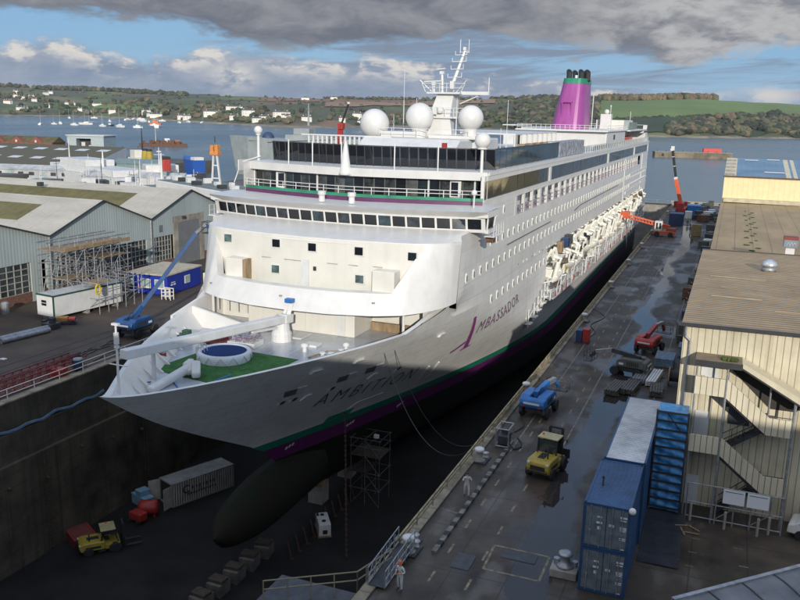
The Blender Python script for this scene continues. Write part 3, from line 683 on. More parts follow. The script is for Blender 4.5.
brg = S(mb, 'bridge', WHITE); LGB = mat('bridge glass', (.03,.04,.05), .05, var=.9, scale=1.5, spec=.9); LGC = mat('bridge glass bluish', (.025,.05,.065), .05, var=.9, scale=1.1, spec=.9)
for i in range(nb):
    x0 = -half+.2*pit_+i*pit_+.10; x1 = x0+pit_-.20
    g_ = MB().grid(lambda u, v: (lambda q: (q[0], q[1]+.07, q[2]))(bp(x0+(x1-x0)*u, BZ0+.05+1.02*v)), 1, 1)
    p0 = S(g_, 'window', (DARKGLASS, LGB, DARKGLASS, DARKGLASS, LGC)[i % 5], brg)
    if i in (6, 14): c_ = bp((x0+x1)/2, 14.65); S(MB().lathe([(.30,-.01),(.30,.02),(.24,.02)], (0,0,0), 14), 'wiper_disc', STEEL, brg).matrix_local = Matrix.Translation(Vector(c_)-Vector(ship['org'])+Vector((0,-.05,0))) @ Matrix.Rotation(math.pi/2, 4, 'X')
for s in (-1, 1):
    x = XS+s*15.42
    S(MB().add([(x, 77.1, 14.22), (x, 79.2, 14.22), (x+s*.1, 79.3, 15.4), (x+s*.1, 76.9, 15.4)], [(0,1,2,3)]), 'wing_window', TINT, brg)
    r_ = MB()
    for k in range(5): r_.tube((XS+s*16.2, 76.6+k*.9, 13.6), (XS+s*16.2, 76.6+k*.9, 14.7), .035)
    for z in (13.65, 14.15, 14.7): r_.tube((XS+s*16.2, 76.6, z), (XS+s*16.2, 80.2, z), .035)
    r_.bx(XS+min(s*15.3, s*16.3), XS+max(s*15.3, s*16.3), 76.5, 80.3, 13.55, 13.63); S(r_, 'wing_platform', WHITE)
S(MB().bx(XS+15.2, XS+16.0, 77.4, 78.2, 12.9, 13.5), 'wing_box', RUST)
# dark room behind the bridge panes
S(MB().grid(lambda u, v: (XS-14.8+29.6*u, bridge_y(-14.8+29.6*u)+2.2, 13.9+1.5*v), 24, 1), 'bridge_interior', mat('dark interior', (.05,.05,.055), .8))

# ---------------- promenade in front of the lounge: purple and green coaming, railing
def lounge_y(dx): return 79.4+2.9*(abs(dx)/13.9)**1.5
def prom_y(dx): return lounge_y(dx)-1.9
mb = MB().grid(lambda u, v: (lambda d: (XS+d, prom_y(d), 16.08+.42*v))(-13.9+27.8*u), 40, 1); S(mb, 'coaming', mat('dull purple coaming', (.11,.035,.10), .35, var=.2, scale=.4), smooth=True)
mb = MB().grid(lambda u, v: (lambda d: (XS+d, prom_y(d)+.02, 16.50+.34*v))(-13.9+27.8*u), 40, 1); S(mb, 'coaming', mat('dull green coaming', (.03,.22,.13), .35, var=.25, scale=.5), smooth=True)
mb = MB()
for z in (17.2, 17.55): mb.path([(XS-13.9+27.8*k/30, prom_y(-13.9+27.8*k/30)+.05, z) for k in range(31)], .035)
for k in range(16): d = -13.7+27.4*k/15; mb.tube((XS+d, prom_y(d)+.05, 16.8), (XS+d, prom_y(d)+.05, 17.55), .04)
S(mb, 'railing', WHITE)
S(MB().grid(lambda u, v: (lambda d: (XS+d, lounge_y(d)-2+2.6*v, 16.55))(-13.9+27.8*u), 40, 1), 'promenade', GREYW)
# lounge front: tall dark panes between thin mullions, white posts and two doors
npn = 24
LG2 = mat('lounge glass with pale interior', (.045,.05,.05), .06, var=.9, scale=1.3, spec=.8, second=(.005,.006,.007)); LG3 = mat('lounge glass with blinds', (.09,.095,.09), .08, var=.9, scale=.9, spec=.8, second=(.01,.012,.013))
for i in range(npn):
    a, b_ = -13.6+27.2*i/npn+.07, -13.6+27.2*(i+1)/npn-.07
    S(MB().grid(lambda u, v: (lambda d: (XS+d, lounge_y(d), 16.6+1.9*v))(a+(b_-a)*u), 1, 1), 'lounge_window', (DARKGLASS, LG2, DARKGLASS, LG3, TINT, DARKGLASS, LG2)[i % 7])
MULM = mat('dark mullions', (.10,.11,.11), .5)
for i in range(npn+1):
    d = -13.6+27.2*i/npn; S(MB().box((XS+d, lounge_y(d)+.02, 17.5), (.10, .10, 2.1)), 'mullion', MULM)
for d in (-13.75, -4.5, 8.0, 12.6, 13.75): S(MB().box((XS+d, lounge_y(d)-.15, 17.5), (.16, .16, 2.1)), 'post', WHITE)
for d in (-9.6, 10.6):
    f = S(MB().box((XS+d, lounge_y(d)-.08, 17.4), (1.35, .12, 2.0)), 'door', WHITE); S(MB().box((XS+d, lounge_y(d)-.15, 17.55), (.75, .06, 1.4)), 'pane', DARKGLASS, f)
# parapet above, reaching out over the promenade
def par_y(dx): return lounge_y(dx)-.9
mb = MB(); W_ = 14.0
mb.grid(lambda u, v: (lambda d: (XS+d, par_y(d)-.15*v, 18.55+.85*v))(-W_+2*W_*u), 40, 1)
mb.grid(lambda u, v: (lambda d: (XS+d, par_y(d)+1.2*v, 18.54))(-W_+2*W_*u), 40, 1)
mb.grid(lambda u, v: (lambda d: (XS+d, par_y(d)-.15+3.2*v, 19.40+.02*v))(-W_+2*W_*u), 40, 1)
S(mb, 'parapet', WHITE)

# ---------------- windscreen of dark glass round the top deck
scr = MB(); frm = MB()
def scr_pt(dx, z): return (XS+dx, lounge_y(dx)+2.6-.12*(z-19.4), z)
for i in range(27):
    a, b_ = -12.6+26.4*i/27, -12.6+26.4*(i+1)/27
    S(MB().grid(lambda u, v: scr_pt(a+.05+(b_-a-.1)*u, 19.5+2.05*v), 1, 1), 'screen_pane', DARKGLASS)
    frm.beam(scr_pt(a, 19.45), scr_pt(a, 21.6), .07)
frm.beam(scr_pt(13.8, 19.45), scr_pt(13.8, 21.6), .07)
for k in range(40):
    d0, d1 = -12.6+26.4*k/40, -12.6+26.4*(k+1)/40; frm.beam(scr_pt(d0, 21.6), scr_pt(d1, 21.6), .09)
def side_ok(y): return (PX-.35, y)
frm.beam((PX-.3, 84.6, 21.6), (PX-.3, 119.5, 21.6), .09); frm.beam((XS-13.5, 84.6, 21.4), (XS-13.5, 119.5, 21.4), .09)
for k in range(13):
    y0 = 84.9+k*2.66
    S(MB().add([(PX-.35, y0, 19.5), (PX-.35, y0+2.56, 19.5), (PX-.35, y0+2.56, 21.55), (PX-.35, y0, 21.55)], [(0,1,2,3)]), 'screen_pane', mat('blue glass', (.02,.05,.075), .06, var=.5, scale=.2, spec=.9) if k == 0 else bpy.data.materials['blue glass'])
    frm.beam((PX-.35, y0-.05, 19.45), (PX-.35, y0-.05, 21.6), .06)
S(frm, 'screen_frame', mat('dark frame', (.05,.05,.055), .5))
mb = MB()
for k in range(26):
    d = -9.5+k*.62 if k < 14 else 99
    if d < 20: mb.box((XS+d-2.5, 92, 21.5), (.22, .22, 1.5))
mb.bx(XS-13, XS-1, 91.8, 92.2, 22.2, 22.35); S(mb, 'pergola', WHITE)
TARPM = mat('grey printed sheeting', (.30,.31,.34), .7, var=.9, scale=1.1, second=(.08,.085,.10))
S(MB().bx(PX-2.2, PX-.3, 120.2, 140.2, 19.45, 21.6), 'sheeting', TARPM, bevel=.05)

# ---------------- side walls, decks
GY0, GY1, GZ0, GZ1 = 93.7, 227.0, 13.75, 16.0
mb = MB()
mb.wall(lambda u, v: (PX, u, v), 84.0, YE, 5.9, 16.6, [(GY0, GY1, GZ0, GZ1), (RY0, RY1, 5.9, RZ1)])
mb.wall(lambda u, v: (XS-HB, u, v), 84.0, YE, 5.9, 16.6)
def fore_side(s):                                                # fairs the flared bow into the upright side, edge on the apron corner
    def fn(u, v):
        zb = hulltop(72.4); z0 = zb+(13.9-zb)*v; va = (z0-7.45)/5.9
        a = apron_pt(13.9, max(0, min(1, va))); ye = a[1] if va > -.02 else 72.4
        y = ye+(84-ye)*u; zb2 = hulltop(y); z = zb2+(13.9-zb2)*v; k = min(1, u/.12)
        return (XS+s*((a[0]-XS if va > -.02 else sidex(y, z))*(1-k)+sidex(y, z)*k), y, z)
    return fn
for s in (1, -1):
    mb.grid(fore_side(s), 24, 16); mb.wall(lambda u, v: (XS+s*HB, u, v), 77.4, 84.0, 13.9, 16.0); mb.wall(lambda u, v: (XS+s*HB, u, v), 80.3, 84.0, 16.0, 16.6)
mb.wall(lambda u, v: (XS-HB, u, v), 80, YE, 16.6, 19.4)
mb.wall(lambda u, v: (u, YE, v), XS-HB, PX, 5.9, 19.4)
side = S(mb, 'side_wall', SIDEM)
S(MB().bx(XS-HB-.12, PX+.14, 82.0, YE+.3, 19.02, 19.42), 'deck_edge', WHITE)
S(MB().bx(XS-HB+.3, PX-.6, 84.5, YE-.2, 19.1, 19.44), 'sun_deck', mat('sun deck', (.33,.36,.36), .6, var=.3, scale=.3))
mb = MB().bx(PX-.3, PX+.05, 80.6, YE, 16.45, 16.62).bx(PX-.3, PX+.05, 80.6, YE, 18.5, 19.05)
for y, w_ in ((80.6,.3),(113.0,1.1),(168.5,1.4),(213.2,1.6),(246.2,.9)): mb.bx(PX-.3, PX+.03, y-w_/2, y+w_/2, 16.5, 18.6)
S(mb, 'window_band_frame', WHITE)
BANDG = mat('panorama glass', (.030,.028,.026), .07, var=.5, scale=.12, spec=.9)
for a, b_ in ((80.75,112.45),(113.55,167.8),(169.2,212.4),(214.0,245.8)):
    n = max(3, int((b_-a)/3.3)); 
    for k in range(n):
        y0, y1 = a+(b_-a)*k/n, a+(b_-a)*(k+1)/n
        S(MB().add([(PX-.10, y0+.03, 16.6), (PX-.10, y1-.03, 16.6), (PX-.10+rnd.uniform(-.02,.02), y1-.03, 18.52), (PX-.10+rnd.uniform(-.02,.02), y0+.03, 18.52)], [(0,1,2,3)]), 'panorama_window', BANDG)
# open gallery with posts, rail and rescue gear
mb = MB().bx(PX-3.0, PX-2.8, GY0, GY1, GZ0, GZ1).bx(PX-3, PX-.02, GY0, GY1, GZ0-.15, GZ0-.01).bx(PX-3, PX-.02, GY0, GY1, GZ1+.01, GZ1+.1).bx(PX-3, PX-.02, GY0-.2, GY0-.01, GZ0, GZ1)
gal = S(mb, 'gallery', GREYW)
for k in range(30):
    y = GY0+4.4*k+.3
    S(MB().bx(PX-.35, PX-.02, y, y+(.55 if k % 3 else .9), GZ0, GZ1), 'post', WHITE, gal)
    if k % 4 != 2: S(MB().bx(PX-2.78, PX-2.7, y+1.2, y+3.6, GZ0+.5, GZ1-.3), 'gallery_window', DARKGLASS, gal)
mb = MB().tube((PX-.1, GY0, GZ0+1.0), (PX-.1, GY1, GZ0+1.0), .05).tube((PX-.1, GY0, GZ0+.5), (PX-.1, GY1, GZ0+.5), .04)
for k in range(88): mb.tube((PX-.1, GY0+1.5*k, GZ0), (PX-.1, GY0+1.5*k, GZ0+1.0), .035)
S(mb, 'gallery_rail', mat('mauve rail', (.30,.22,.27), .5), gal)
for y in (98.2, 107.6, 124.5, 147.5, 165.5): S(MB().lathe([(.1,-1.1),(.7,-.9),(.82,0),(.7,.9),(.1,1.1)], (0,0,0), 12), 'life_raft', WHITE, gal).matrix_local = Matrix.Translation(Vector((PX-.9, y+1.2, GZ0+1.15))-Vector(ship['org'])) @ Matrix.Rotation(math.pi/2, 4, 'X')

# cabin windows: bright frames with grey panes
WINF = mat('bright window frame', (.74,.73,.66), .35, var=.04); WING = mat('cabin glass', (.24,.25,.24), .08, var=.5, scale=.4, spec=.9)
wm = MB(); fw, fh = .62, 1.02
prof_ = [(-fw/2+.14,-fh/2),(fw/2-.14,-fh/2),(fw/2,-fh/2+.18),(fw/2,fh/2-.18),(fw/2-.14,fh/2),(-fw/2+.14,fh/2),(-fw/2,fh/2-.18),(-fw/2,-fh/2+.18)]
wm.extr(prof_, 'x', -.02, .07, 0); wm.extr([(u*.56, v*.62) for u, v in prof_], 'x', .07, .075, 1)
proto = wm.build('cabin_window', [WINF, WING]); wme = proto.data; bpy.data.objects.remove(proto)
spots = [(86.0, 14.95), (88.9, 14.95)]
spots += [(84.2+2.42*i, 12.0-.006*i) for i in range(67)]+[(75.8+2.42*i, 9.45) for i in range(70)]+[(85.4+2.42*i, 5.5) for i in range(12)]+[(104+2.42*i, -.85) for i in range(52)]
spots = [(y, z) for y, z in spots if not (RY0-.8 < y < RY1+.5 and RZ0-.9 < z < RZ1+.7)]
def win_x(y, z): return PX if z > 5.9 else hullx(y, z)
spots.sort(key=lambda p: p[0])
for y, z in spots[:98]:
    o = bpy.data.objects.new('cabin_window', wme); COL.objects.link(o); o.parent = ship; o.location = Vector((win_x(y, z), y, z))-Vector(ship['org'])
mb = MB()
for y, z in spots[98:]:
    j = len(mb.v); mb.v += [(q.co.x+win_x(y, z), q.co.y+y, q.co.z+z) for q in wme.vertices]
    for pl in wme.polygons: mb.f.append(tuple(j+i for i in pl.vertices)); mb.m.append(pl.material_index)
S(mb, 'cabin_window', [WINF, WING], kind='stuff')
VM = DSTEEL
for k in range(9): S(MB().box((hullx(97+k*2.3, 7.4)+.0, 97+k*2.3+(k % 2)*.5, 7.5-.03*k), (.10, .35, .22)), 'vent', TIMBER if k % 3 == 0 else WINF)
S(MB().path([(PX+.10, 91, 10.75), (PX+.10, 102, 10.78), (PX+.10, 114.8, 10.8)], .06), 'hand_rail', VM)
S(MB().path([(PX+.10, 133.5, 10.6), (PX+.10, 139, 11.0), (PX+.10, 160, 11.05), (PX+.10, 186, 11.05)], .06), 'hand_rail', VM)
for y in (196, 232): S(MB().bx(PX, PX+.12, y, y+.9, 6.0, 16.3), 'rubbing_strip', GREYW)
for k, z in enumerate((8.2, 4.9)): S(MB().bx(PX-.1, PX+.15, 200, 246, z-.35, z+.35), 'balcony_band', WHITE)
# two long pale balcony strips near the stern
for z in (12.05, 9.5): S(MB().bx(PX, PX+.18, 206, 246, z-.3, z+.3), 'balcony_band', WHITE)

# ---------------- boat recess: boats are ashore, davits and access staging fill it
mb = MB().bx(PX-3.2, PX-3.0, RY0, RY1, RZ0, RZ1).bx(PX-3.2, PX-.03, RY0, RY1, RZ0-.2, RZ0).bx(PX-3.2, PX-.03, RY0, RY1, RZ1, RZ1+.2).bx(PX-3.2, PX-.03, RY0-.2, RY0, RZ0, RZ1).bx(PX-3.2, PX-.03, RY1, RY1+.2, RZ0, RZ1)
rec = S(mb, 'boat_deck', CREAM)
BROWN = mat('recess shade and plank brown', (.16,.12,.085), .7, var=.4, scale=1)
for k in range(22):
    y = RY0+1+k*5.6; S(MB().bx(PX-2.98, PX-2.9, y+.6, y+rnd.uniform(2, 4.2), RZ0+.6, RZ0+rnd.uniform(2.4, 5.4)), 'panel', BROWN, rec)  # brown sheets standing in for shade at the recess back
BW = mat('sunlit white gear', (.78,.76,.68), .45, var=.10, scale=1.5, streak=.12)
r = rnd.uniform
for k in range(17):                                              # twin davit arms, braces and winches, all leaning their own way
    y = RY0+2+k*7.3; m = MB(); l = r(-.8, 1.6)
    for s in (0, 2.3):
        m.beam((PX-2.6, y+s, RZ0+.5), (PX+.3, y+s+l, RZ1-.3), .5, .34); m.beam((PX-2.4, y+s+.2, RZ1-.4), (PX+1.3, y+s+l+r(0,1), RZ1-r(1.4,2.4)), .42, .34)
        m.beam((PX+.3, y+s+l, RZ1-.4), (PX+.8, y+s+l+r(1,2.6), RZ0+r(1.6,3)), .34); m.beam((PX+1.2, y+s+l, RZ1-2.0), (PX+.7, y+s+r(-2,2), RZ0+r(.6,2)), .26)
    m.box((PX-.1, y+1.1, RZ0+r(1.4,2.8)), (1.9, 1.7, 1.2), r(-.3,.3), 0, r(-.2,.2)); m.box((PX+.2, y+4.2, RZ0+r(3.4,5.4)), (1.6, r(1.4,3), .5), 0, 0, r(-.5,.5)); m.beam((PX+.7, y-.6, RZ1-1.6), (PX+1.0, y+3.6, RZ1-r(1.7,2.8)), .34)
    m.tube((PX-.3, y+.2, RZ1-1.2), (PX-.3, y+2.8, RZ1-1.0), .4)
    S(m, 'davit', BW, bevel=.03)
for k in range(15):
    y = RY0+4.2+k*8.2; m = MB(); zz = r(.7, 2.6); ln = r(5.2, 7.0); tl = r(-.12, .12); ox = r(.1, .5)
    def boat(u, v):
        t = 2*u-1; e = math.sqrt(max(0.004, 1-abs(t)**2.6)); return (PX+ox+1.3*e*math.cos(math.pi*v), y+ln/2*t, zz+1.1-1.15*e*math.sin(math.pi*v)+.35*t*t+tl*ln*t)
    m.grid(boat, 14, 10); m.grid(lambda u, v: (lambda t: (PX+ox+1.25*math.sqrt(max(.004, 1-abs(t)**2.6))*(2*v-1), y+ln/2*t, zz+1.02+.35*t*t+tl*ln*t))(2*u-1), 14, 2)
    for q in (-.25, .25): m.box((PX+ox, y+ln*q, zz+1.25+tl*ln*2*q), (2.1, .35, .25))
    if k % 3 == 0: m.box((PX+ox-.2, y, zz+1.6), (1.3, 1.8, 1.1))
    S(m, 'cradle_boat', BW, smooth=False)
for k in range(26):                                              # canvas covers, lockers and brown planks between the boats
    y = RY0+r(0, RY1-RY0-4); S(MB().box((PX+r(.2,1.1), y, RZ0+r(.6,5.8)), (r(.6,1.6), r(.9,2.6), r(.2,.9)), r(-.4,.4), 0, r(-.6,.6), r(-.4,.4)), 'gear', (BW, BW, TIMBER, BROWN, DSTEEL)[k % 5])
stg = MB()
for k in range(44):
    y = RY0-1+k*2.85; z0 = RZ0-.2-.012*(y-RY0); x = PX+r(1.0, 1.6)
    stg.tube((x, y, z0-.2), (x, y+r(-.9,.9), z0+r(.9, 3.0)), .065)
    if k % 2: stg.tube((x, y, z0+r(.2,1.2)), (x, y+r(1.5,3.6), z0+r(.4, 3.4)), .06)
    if k % 3 == 0: stg.beam((PX, y, z0+1.6+rnd.random()), (PX+1.5, y+r(-1,1), z0+2+rnd.random()), .16)
for z in (-.1, .9): stg.tube((PX+1.3, RY0-1, RZ0+z), (PX+1.3, RY1-2, RZ0+z-1.4), .06)
stg.add([(PX, RY0-1, RZ0-.2), (PX+1.5, RY0-1, RZ0-.2), (PX+1.5, RY1-1, RZ0-1.6), (PX, RY1-1, RZ0-1.6)], [(0,1,2,3)])
S(stg, 'staging', WHITE)
for k in range(26):
    y = RY0-.5+k*4.7; S(MB().box((PX+1.62, y+rnd.uniform(-.8,.8), RZ0+.45-.012*(y-RY0)), (.08, .45, rnd.uniform(.5, 1.5)), 0, 0, rnd.uniform(-.2,.2)), 'red_flag', RED)
S(MB().box((PX+.6, 124.5, 2.9), (.8, 1.2, 1.1)), 'yellow_winch', YELLOW, bevel=.05)
S(MB().bx(PX+.1, PX+.9, 120.2, 121.6, 5.6, 7.2), 'machinery', TIMBER, bevel=.06); S(MB().bx(PX+.2, PX+1.2, 123.2, 125.0, 6.0, 7.4), 'machinery', NAVY, bevel=.06); S(MB().bx(PX+.2, PX+1.2, 126, 127.2, 6.2, 7.6), 'machinery', DSTEEL, bevel=.06)
# lower staging leading down at the forward end
m = MB()
for k in range(6):
    y = 104+k*1.9; z = -1.6+k*.55; x = hullx(y, z)
    m.tube((x+.5, y, z-.4), (x+.5, y, z+1.9), .08); m.beam((x, y, z), (x+1.0, y+.4, z+.1), .12); m.tube((x+.6, y, z+.9), (x+.6, y+1.9, z+1.5), .07); m.tube((x+.6, y, z+1.9), (x+.4, y+1.9, z+.4), .06); m.box((x+.4, y+.6, z), (.9, 1.5, .12))
S(m, 'staging', WHITE)
# ---------------- lettering, flowed onto the hull
def text_verts(s, spacing=1.0, shear=0.0, offset=0.0):
    cu = bpy.data.curves.new('txt', 'FONT'); cu.body = s; cu.size = 1; cu.space_character = spacing; cu.shear = shear; cu.resolution_u = 3; cu.offset = offset
    ob = bpy.data.objects.new('txt', cu); COL.objects.link(ob); dg = bpy.context.evaluated_depsgraph_get()
    me = bpy.data.meshes.new_from_object(ob.evaluated_get(dg)); V = [v.co.copy() for v in me.vertices]; F = [tuple(p.vertices) for p in me.polygons]
    bpy.data.objects.remove(ob); x0 = min(v.x for v in V); x1 = max(v.x for v in V); h = max(v.y for v in V)
    return [((v.x-x0)/(x1-x0), v.y/h) for v in V], F
def hull_text(s, y0, y1, z0, z1, h0, h1, m, spacing=1.0, lean=0, name='lettering', offset=0.0):
    V, F = text_verts(s, spacing, 0, offset); mb = MB(); vs = []
    for u, v in V:
        h = h0+(h1-h0)*u; y = y0+(y1-y0)*u+lean*v; z = z0+(z1-z0)*u+h*v; vs.append((hullx(y, z)+.05, y, z))
    mb.add(vs, F); return S(mb, name, m)
INK = mat('dark mauve lettering', (.055,.045,.06), .5, var=.05); MAUVE = mat('purple lettering', (.26,.05,.20), .45, var=.05)
hull_text('AMBITION', 62.4, 76.8, -.95, -2.0, 1.5, 1.65, INK, 1.4, -.45, offset=-.012)
hull_text('MBASSADOR', 84.2, 98.3, 1.75, 2.6, 1.55, 1.2, mat('grey purple lettering', (.20,.12,.18), .45, var=.05), 1.22, -.5)
mb = MB()                                                        # the tall slashed initial
def hp(y, z): return (hullx(y, z)+.06, y, z)
for poly in ([(84.4,-.2),(84.0,-.2),(80.6,4.4),(80.95,4.5)], [(84.95,-.15),(84.4,-.2),(80.95,4.5),(81.2,4.4)], [(83.1,.75),(82.9,1.15),(80.9,.25),(81.2,-.05)], [(83.6,-.35),(85.3,-.05),(85.3,.15),(83.5,-.1)]):
    p = poly; mb.grid(lambda u, v: hp((p[0][0]*(1-u)+p[1][0]*u)*(1-v)+(p[3][0]*(1-u)+p[2][0]*u)*v, (p[0][1]*(1-u)+p[1][1]*u)*(1-v)+(p[3][1]*(1-u)+p[2][1]*u)*v), 2, 10)
S(mb, 'initial', MAUVE)
for y0, z0, y1, z1 in ((79.6,-2.85,78.6,-.9), (81.6,-3.2,80.3,-.85)): S(MB().beam(hp(y0, z0), hp(y1, z1), .22, .10), 'fender_bar', WHITE)
# shell openings and fittings near the bow
def plate(y, z, dy, dz, m, name, lean=0, t=.06):
    vs = [(hullx(y+a*dy/2+lean*b, z+b*dz/2)+o, y+a*dy/2+lean*b, z+b*dz/2) for o in (-.2, t) for a, b in ((-1,-1),(1,-1),(1,1),(-1,1))]
    return S(MB().add(vs, [(3,2,1,0),(4,5,6,7),(0,1,5,4),(1,2,6,5),(2,3,7,6),(3,0,4,7)]), name, m)
for y, z in ((57.0, 2.2), (62.6, 2.1), (65.9, 2.15)): plate(y, z, 1.2, .75, mat('mooring port grey', (.13,.13,.13), .6) if 'mooring port grey' not in bpy.data.materials else bpy.data.materials['mooring port grey'], 'mooring_port', -.3); plate(y+1.0, z+.02, .95, .8, WHITE, 'port_shutter', -.3, .09)
for y, z in ((57.3,1.1),(58.5,1.1),(62.6,1.05),(71.5,.8)): plate(y, z, .36, .34, BLACK, 'fairlead_hole'); plate(y-.35, z-.25, .16, .5, WHITE, 'fairlead_lip', -.1, .10)
for y, z in ((59.8,.9),(67.4,1.05)): plate(y, z, .6, .5, WHITE, 'chock', .1, .14)
for y, z in ((57.2,4.3),(62.0,4.1),(74.2,3.9)): plate(y, z, 1.0, .28, WHITE, 'fairlead', 0, .25)
plate(68.7, -3.9, 3.4, .7, mat('fresh green primer', (.02,.30,.16), .4, var=.2), 'paint_patch'); plate(71.5, -3.1, 3.6, .7, WHITE, 'paint_patch', .4)
for y, z in ((63.5,-5.9),(71.5,-6.0),(79.5,-6.2)):
    for k in range(3): plate(y+k*.35, z+.1*k, .2, .3, GREYW, 'draught_mark', 0, .03)

# ---------------- foredeck gear
m = MB(); P0, P1 = Vector((-37.0, 64.2, 6.35)), Vector((-39.2, 45.4, 7.65))
m.beam(P0, P1, .8, .72); m.beam(P0+(P0-P1).normalized()*1.2, P0, .9, .85)
S(m, 'crane_boom', GREYW, bevel=.08)
S(MB().lathe([(.95,0),(.95,.7),(.8,1.0),(.62,2.2),(.55,2.4)], (-37.3, 64.6, DZ), 16), 'crane_pedestal', WHITE)
S(MB().beam((-36.9, 64.9, 6.0), (-36.5, 65.1, 7.9), .55, .4).beam((-37.4, 64.9, 6.0), (-36.8, 65.1, 7.9), .3, .3), 'crane_post', WHITE, bevel=.05); S(MB().beam((-37.2, 64.7, 5.5), (-37.9, 60.5, 5.9), .22), 'crane_ram', WHITE); S(MB().box((-36.6, 64.9, 8.0), (.8, .6, .4)), 'crane_motor', BLUE, bevel=.06)
S(MB().lathe([(.42,0),(.42,.08)], (0,0,0), 14), 'red_disc', RED).matrix_local = Matrix.Translation(Vector((-37.6, 63.55, 6.0))-Vector(ship['org'])) @ Matrix.Rotation(math.pi/2, 4, 'X')
S(MB().tube((-39.7, 49.3, DZ), (-39.7, 49.3, 6.9), .17).box((-39.3, 49.3, 6.92), (1.5, .5, .14)).lathe([(.4,0),(.25,.3)], (-39.7, 49.3, DZ), 10), 'boom_rest', WHITE)
m = MB().tube((-38.0, 43.4, DZ+1), (-38.0, 43.4, 10.4), .10, .07).box((-38, 43.4, 10.5), (.55,.25,.14)).lathe([(.18,0),(.18,.8)], (-38,43.4,9.1), 8).tube((-38.7,43.4,7.6),(-37.2,43.4,7.6),.05).box((-38,43.4,8.9),(.3,.2,.2)); S(m, 'bow_mast', WHITE)
m = MB().beam((-38.6, 47.4, 4.4), (-38.6, 52.2, 4.85), .7, .6).box((-38.7, 52.6, 4.75), (1.1, 1.0, 1.0), .3).beam((-38.2, 52.6, 5.2), (-37.3, 51.3, 4.6), .7, .6).beam((-38.9, 52.9, 5.2), (-38.2, 51.6, 4.6), .6, .6)
S(m, 'windlass_cover', WHITE, bevel=.18)
for x, y in ((-40.9, 47.6), (-41.7, 49.9), (-39.9, 45.6)): S(MB().lathe([(.28,0),(.22,.5),(.34,.62),(.34,.75)], (x, y, DZ), 10), 'bitts', WHITE)
m = MB(); 
for k in range(14): a = 2*math.pi*k/14; b_ = 2*math.pi*(k+1)/14; m.tube((-35.5+.5*math.cos(a), 50.3+.5*math.sin(a), DZ+.12), (-35.5+.5*math.cos(b_), 50.3+.5*math.sin(b_), DZ+.12), .09)
S(m, 'rope_coil', BLUE)
for x, y in ((-43.9, 54.2), (-44.9, 57.4)): S(MB().bx(x, x+1.0, y, y+.8, DZ+.01, DZ+.9), 'fire_box', RED if y < 55 else DSTEEL, bevel=.04)
S(MB().bx(-45.6,-44.2,59.4,60.5,DZ+.01,DZ+.75).bx(-44.9,-44.2,59.8,60.4,DZ+.75,DZ+1.2), 'winch', mat('dark green machine', (.03,.08,.05), .5), bevel=.05)
S(MB().bx(-43.2,-40.9,60.3,62.0,DZ+.15,DZ+.3).bx(-43.0,-41.2,60.5,61.8,DZ+.3,DZ+.65).box((-42.9,60.6,DZ+.55),(.08,.08,1.0)).box((-41.1,60.6,DZ+.55),(.08,.08,1.0)), 'gangway_cart', mat('dull red cart', (.22,.06,.055), .6))

for x, y, r_ in ((-33.6,62.2,.35),(-41.6,62.6,.3),(-30.4,64.0,.3),(-35.2,47.9,.25),(-41.0,66.6,.35)): S(MB().lathe([(r_*.55,0),(r_*.55,.45),(r_,.5),(r_,.68),(r_*.4,.78)], (x, y, DZ), 14), 'mushroom_vent', WHITE)
for x, y in ((-31.2,61.0),(-30.2,62.6),(-43.6,61.0)): S(MB().lathe([(.2,0),(.16,.45),(.26,.5),(.26,.6)], (x, y, DZ), 10).lathe([(.2,0),(.16,.45),(.26,.5),(.26,.6)], (x+.7, y+.25, DZ), 10).bx(x-.4,x+1.1,y-.2,y+.45,DZ,DZ+.08), 'bitts', GREYW)
S(MB().bx(-34.6,-33.2,63.6,64.8,DZ+.003,DZ+.22), 'hatch', WHITE, bevel=.04); S(MB().bx(-37.0,-35.8,65.6,67.6,DZ+.003,DZ+.12), 'grating', GREYW)
S(MB().path([(-40.6,47.8,DZ+.35),(-39.0,50.5,DZ+.06),(-37.2,49.0,DZ+.05),(-36.0,50.6,DZ+.05),(-34.9,52.6,DZ+.5)], .05), 'mooring_rope', BLUE); S(MB().path([(-30.9,61.1,DZ+.4),(-32.4,60.6,DZ+.06),(-31.8,63.2,DZ+.05),(-29.5,63.4,DZ+.3)], .05), 'mooring_rope', TIMBER)
for k in range(7): S(MB().bx(-43.0+k*1.7,-42.95+k*1.7,60.4,68.2,DZ+.002,DZ+.006), 'deck_seam', GREYW)
# things standing on the foredeck
pool = thing('paddling_pool', 'round white and blue pool standing on the green turf of the foredeck', 'pool', (-38.6, 57.2, DZ+.03))
m = MB(); prof_ = [(2.2,0),(2.28,.36),(2.25,.74),(2.12,.82),(1.9,.76),(1.88,.5)]
m.lathe(prof_, (0,0,0), 32); m.f = m.f[:-2]; m.m = m.m[:-2]; m.build('wall', mat('pool vinyl', (.62,.66,.70), .35, var=.05), pool, smooth=True)
MB().lathe([(1.9,.68),(1.9,.70)], (0,0,0), 32).build('water', mat('deep blue liner', (.002,.030,.140), .6, var=.15, scale=.4, spec=.08), pool)
m = MB()
for k in range(14):
    a, b_ = 2*math.pi*k/14, 2*math.pi*(k+.5)/14; c2 = 2*math.pi*(k+1)/14
    m.tube((2.3*math.cos(a), 2.3*math.sin(a), .08), (2.32*math.cos(b_), 2.32*math.sin(b_), .68), .022, n=5); m.tube((2.32*math.cos(b_), 2.32*math.sin(b_), .68), (2.3*math.cos(c2), 2.3*math.sin(c2), .08), .03, n=5)
m.build('brace', GREYW, pool)
m = MB(); 
for s in (-.22, .22): m.path([(-1.9,-1.1+s,0),(-1.75,-1.0+s,1.35),(-1.45,-.85+s,1.35),(-1.3,-.8+s,.7)], .035)
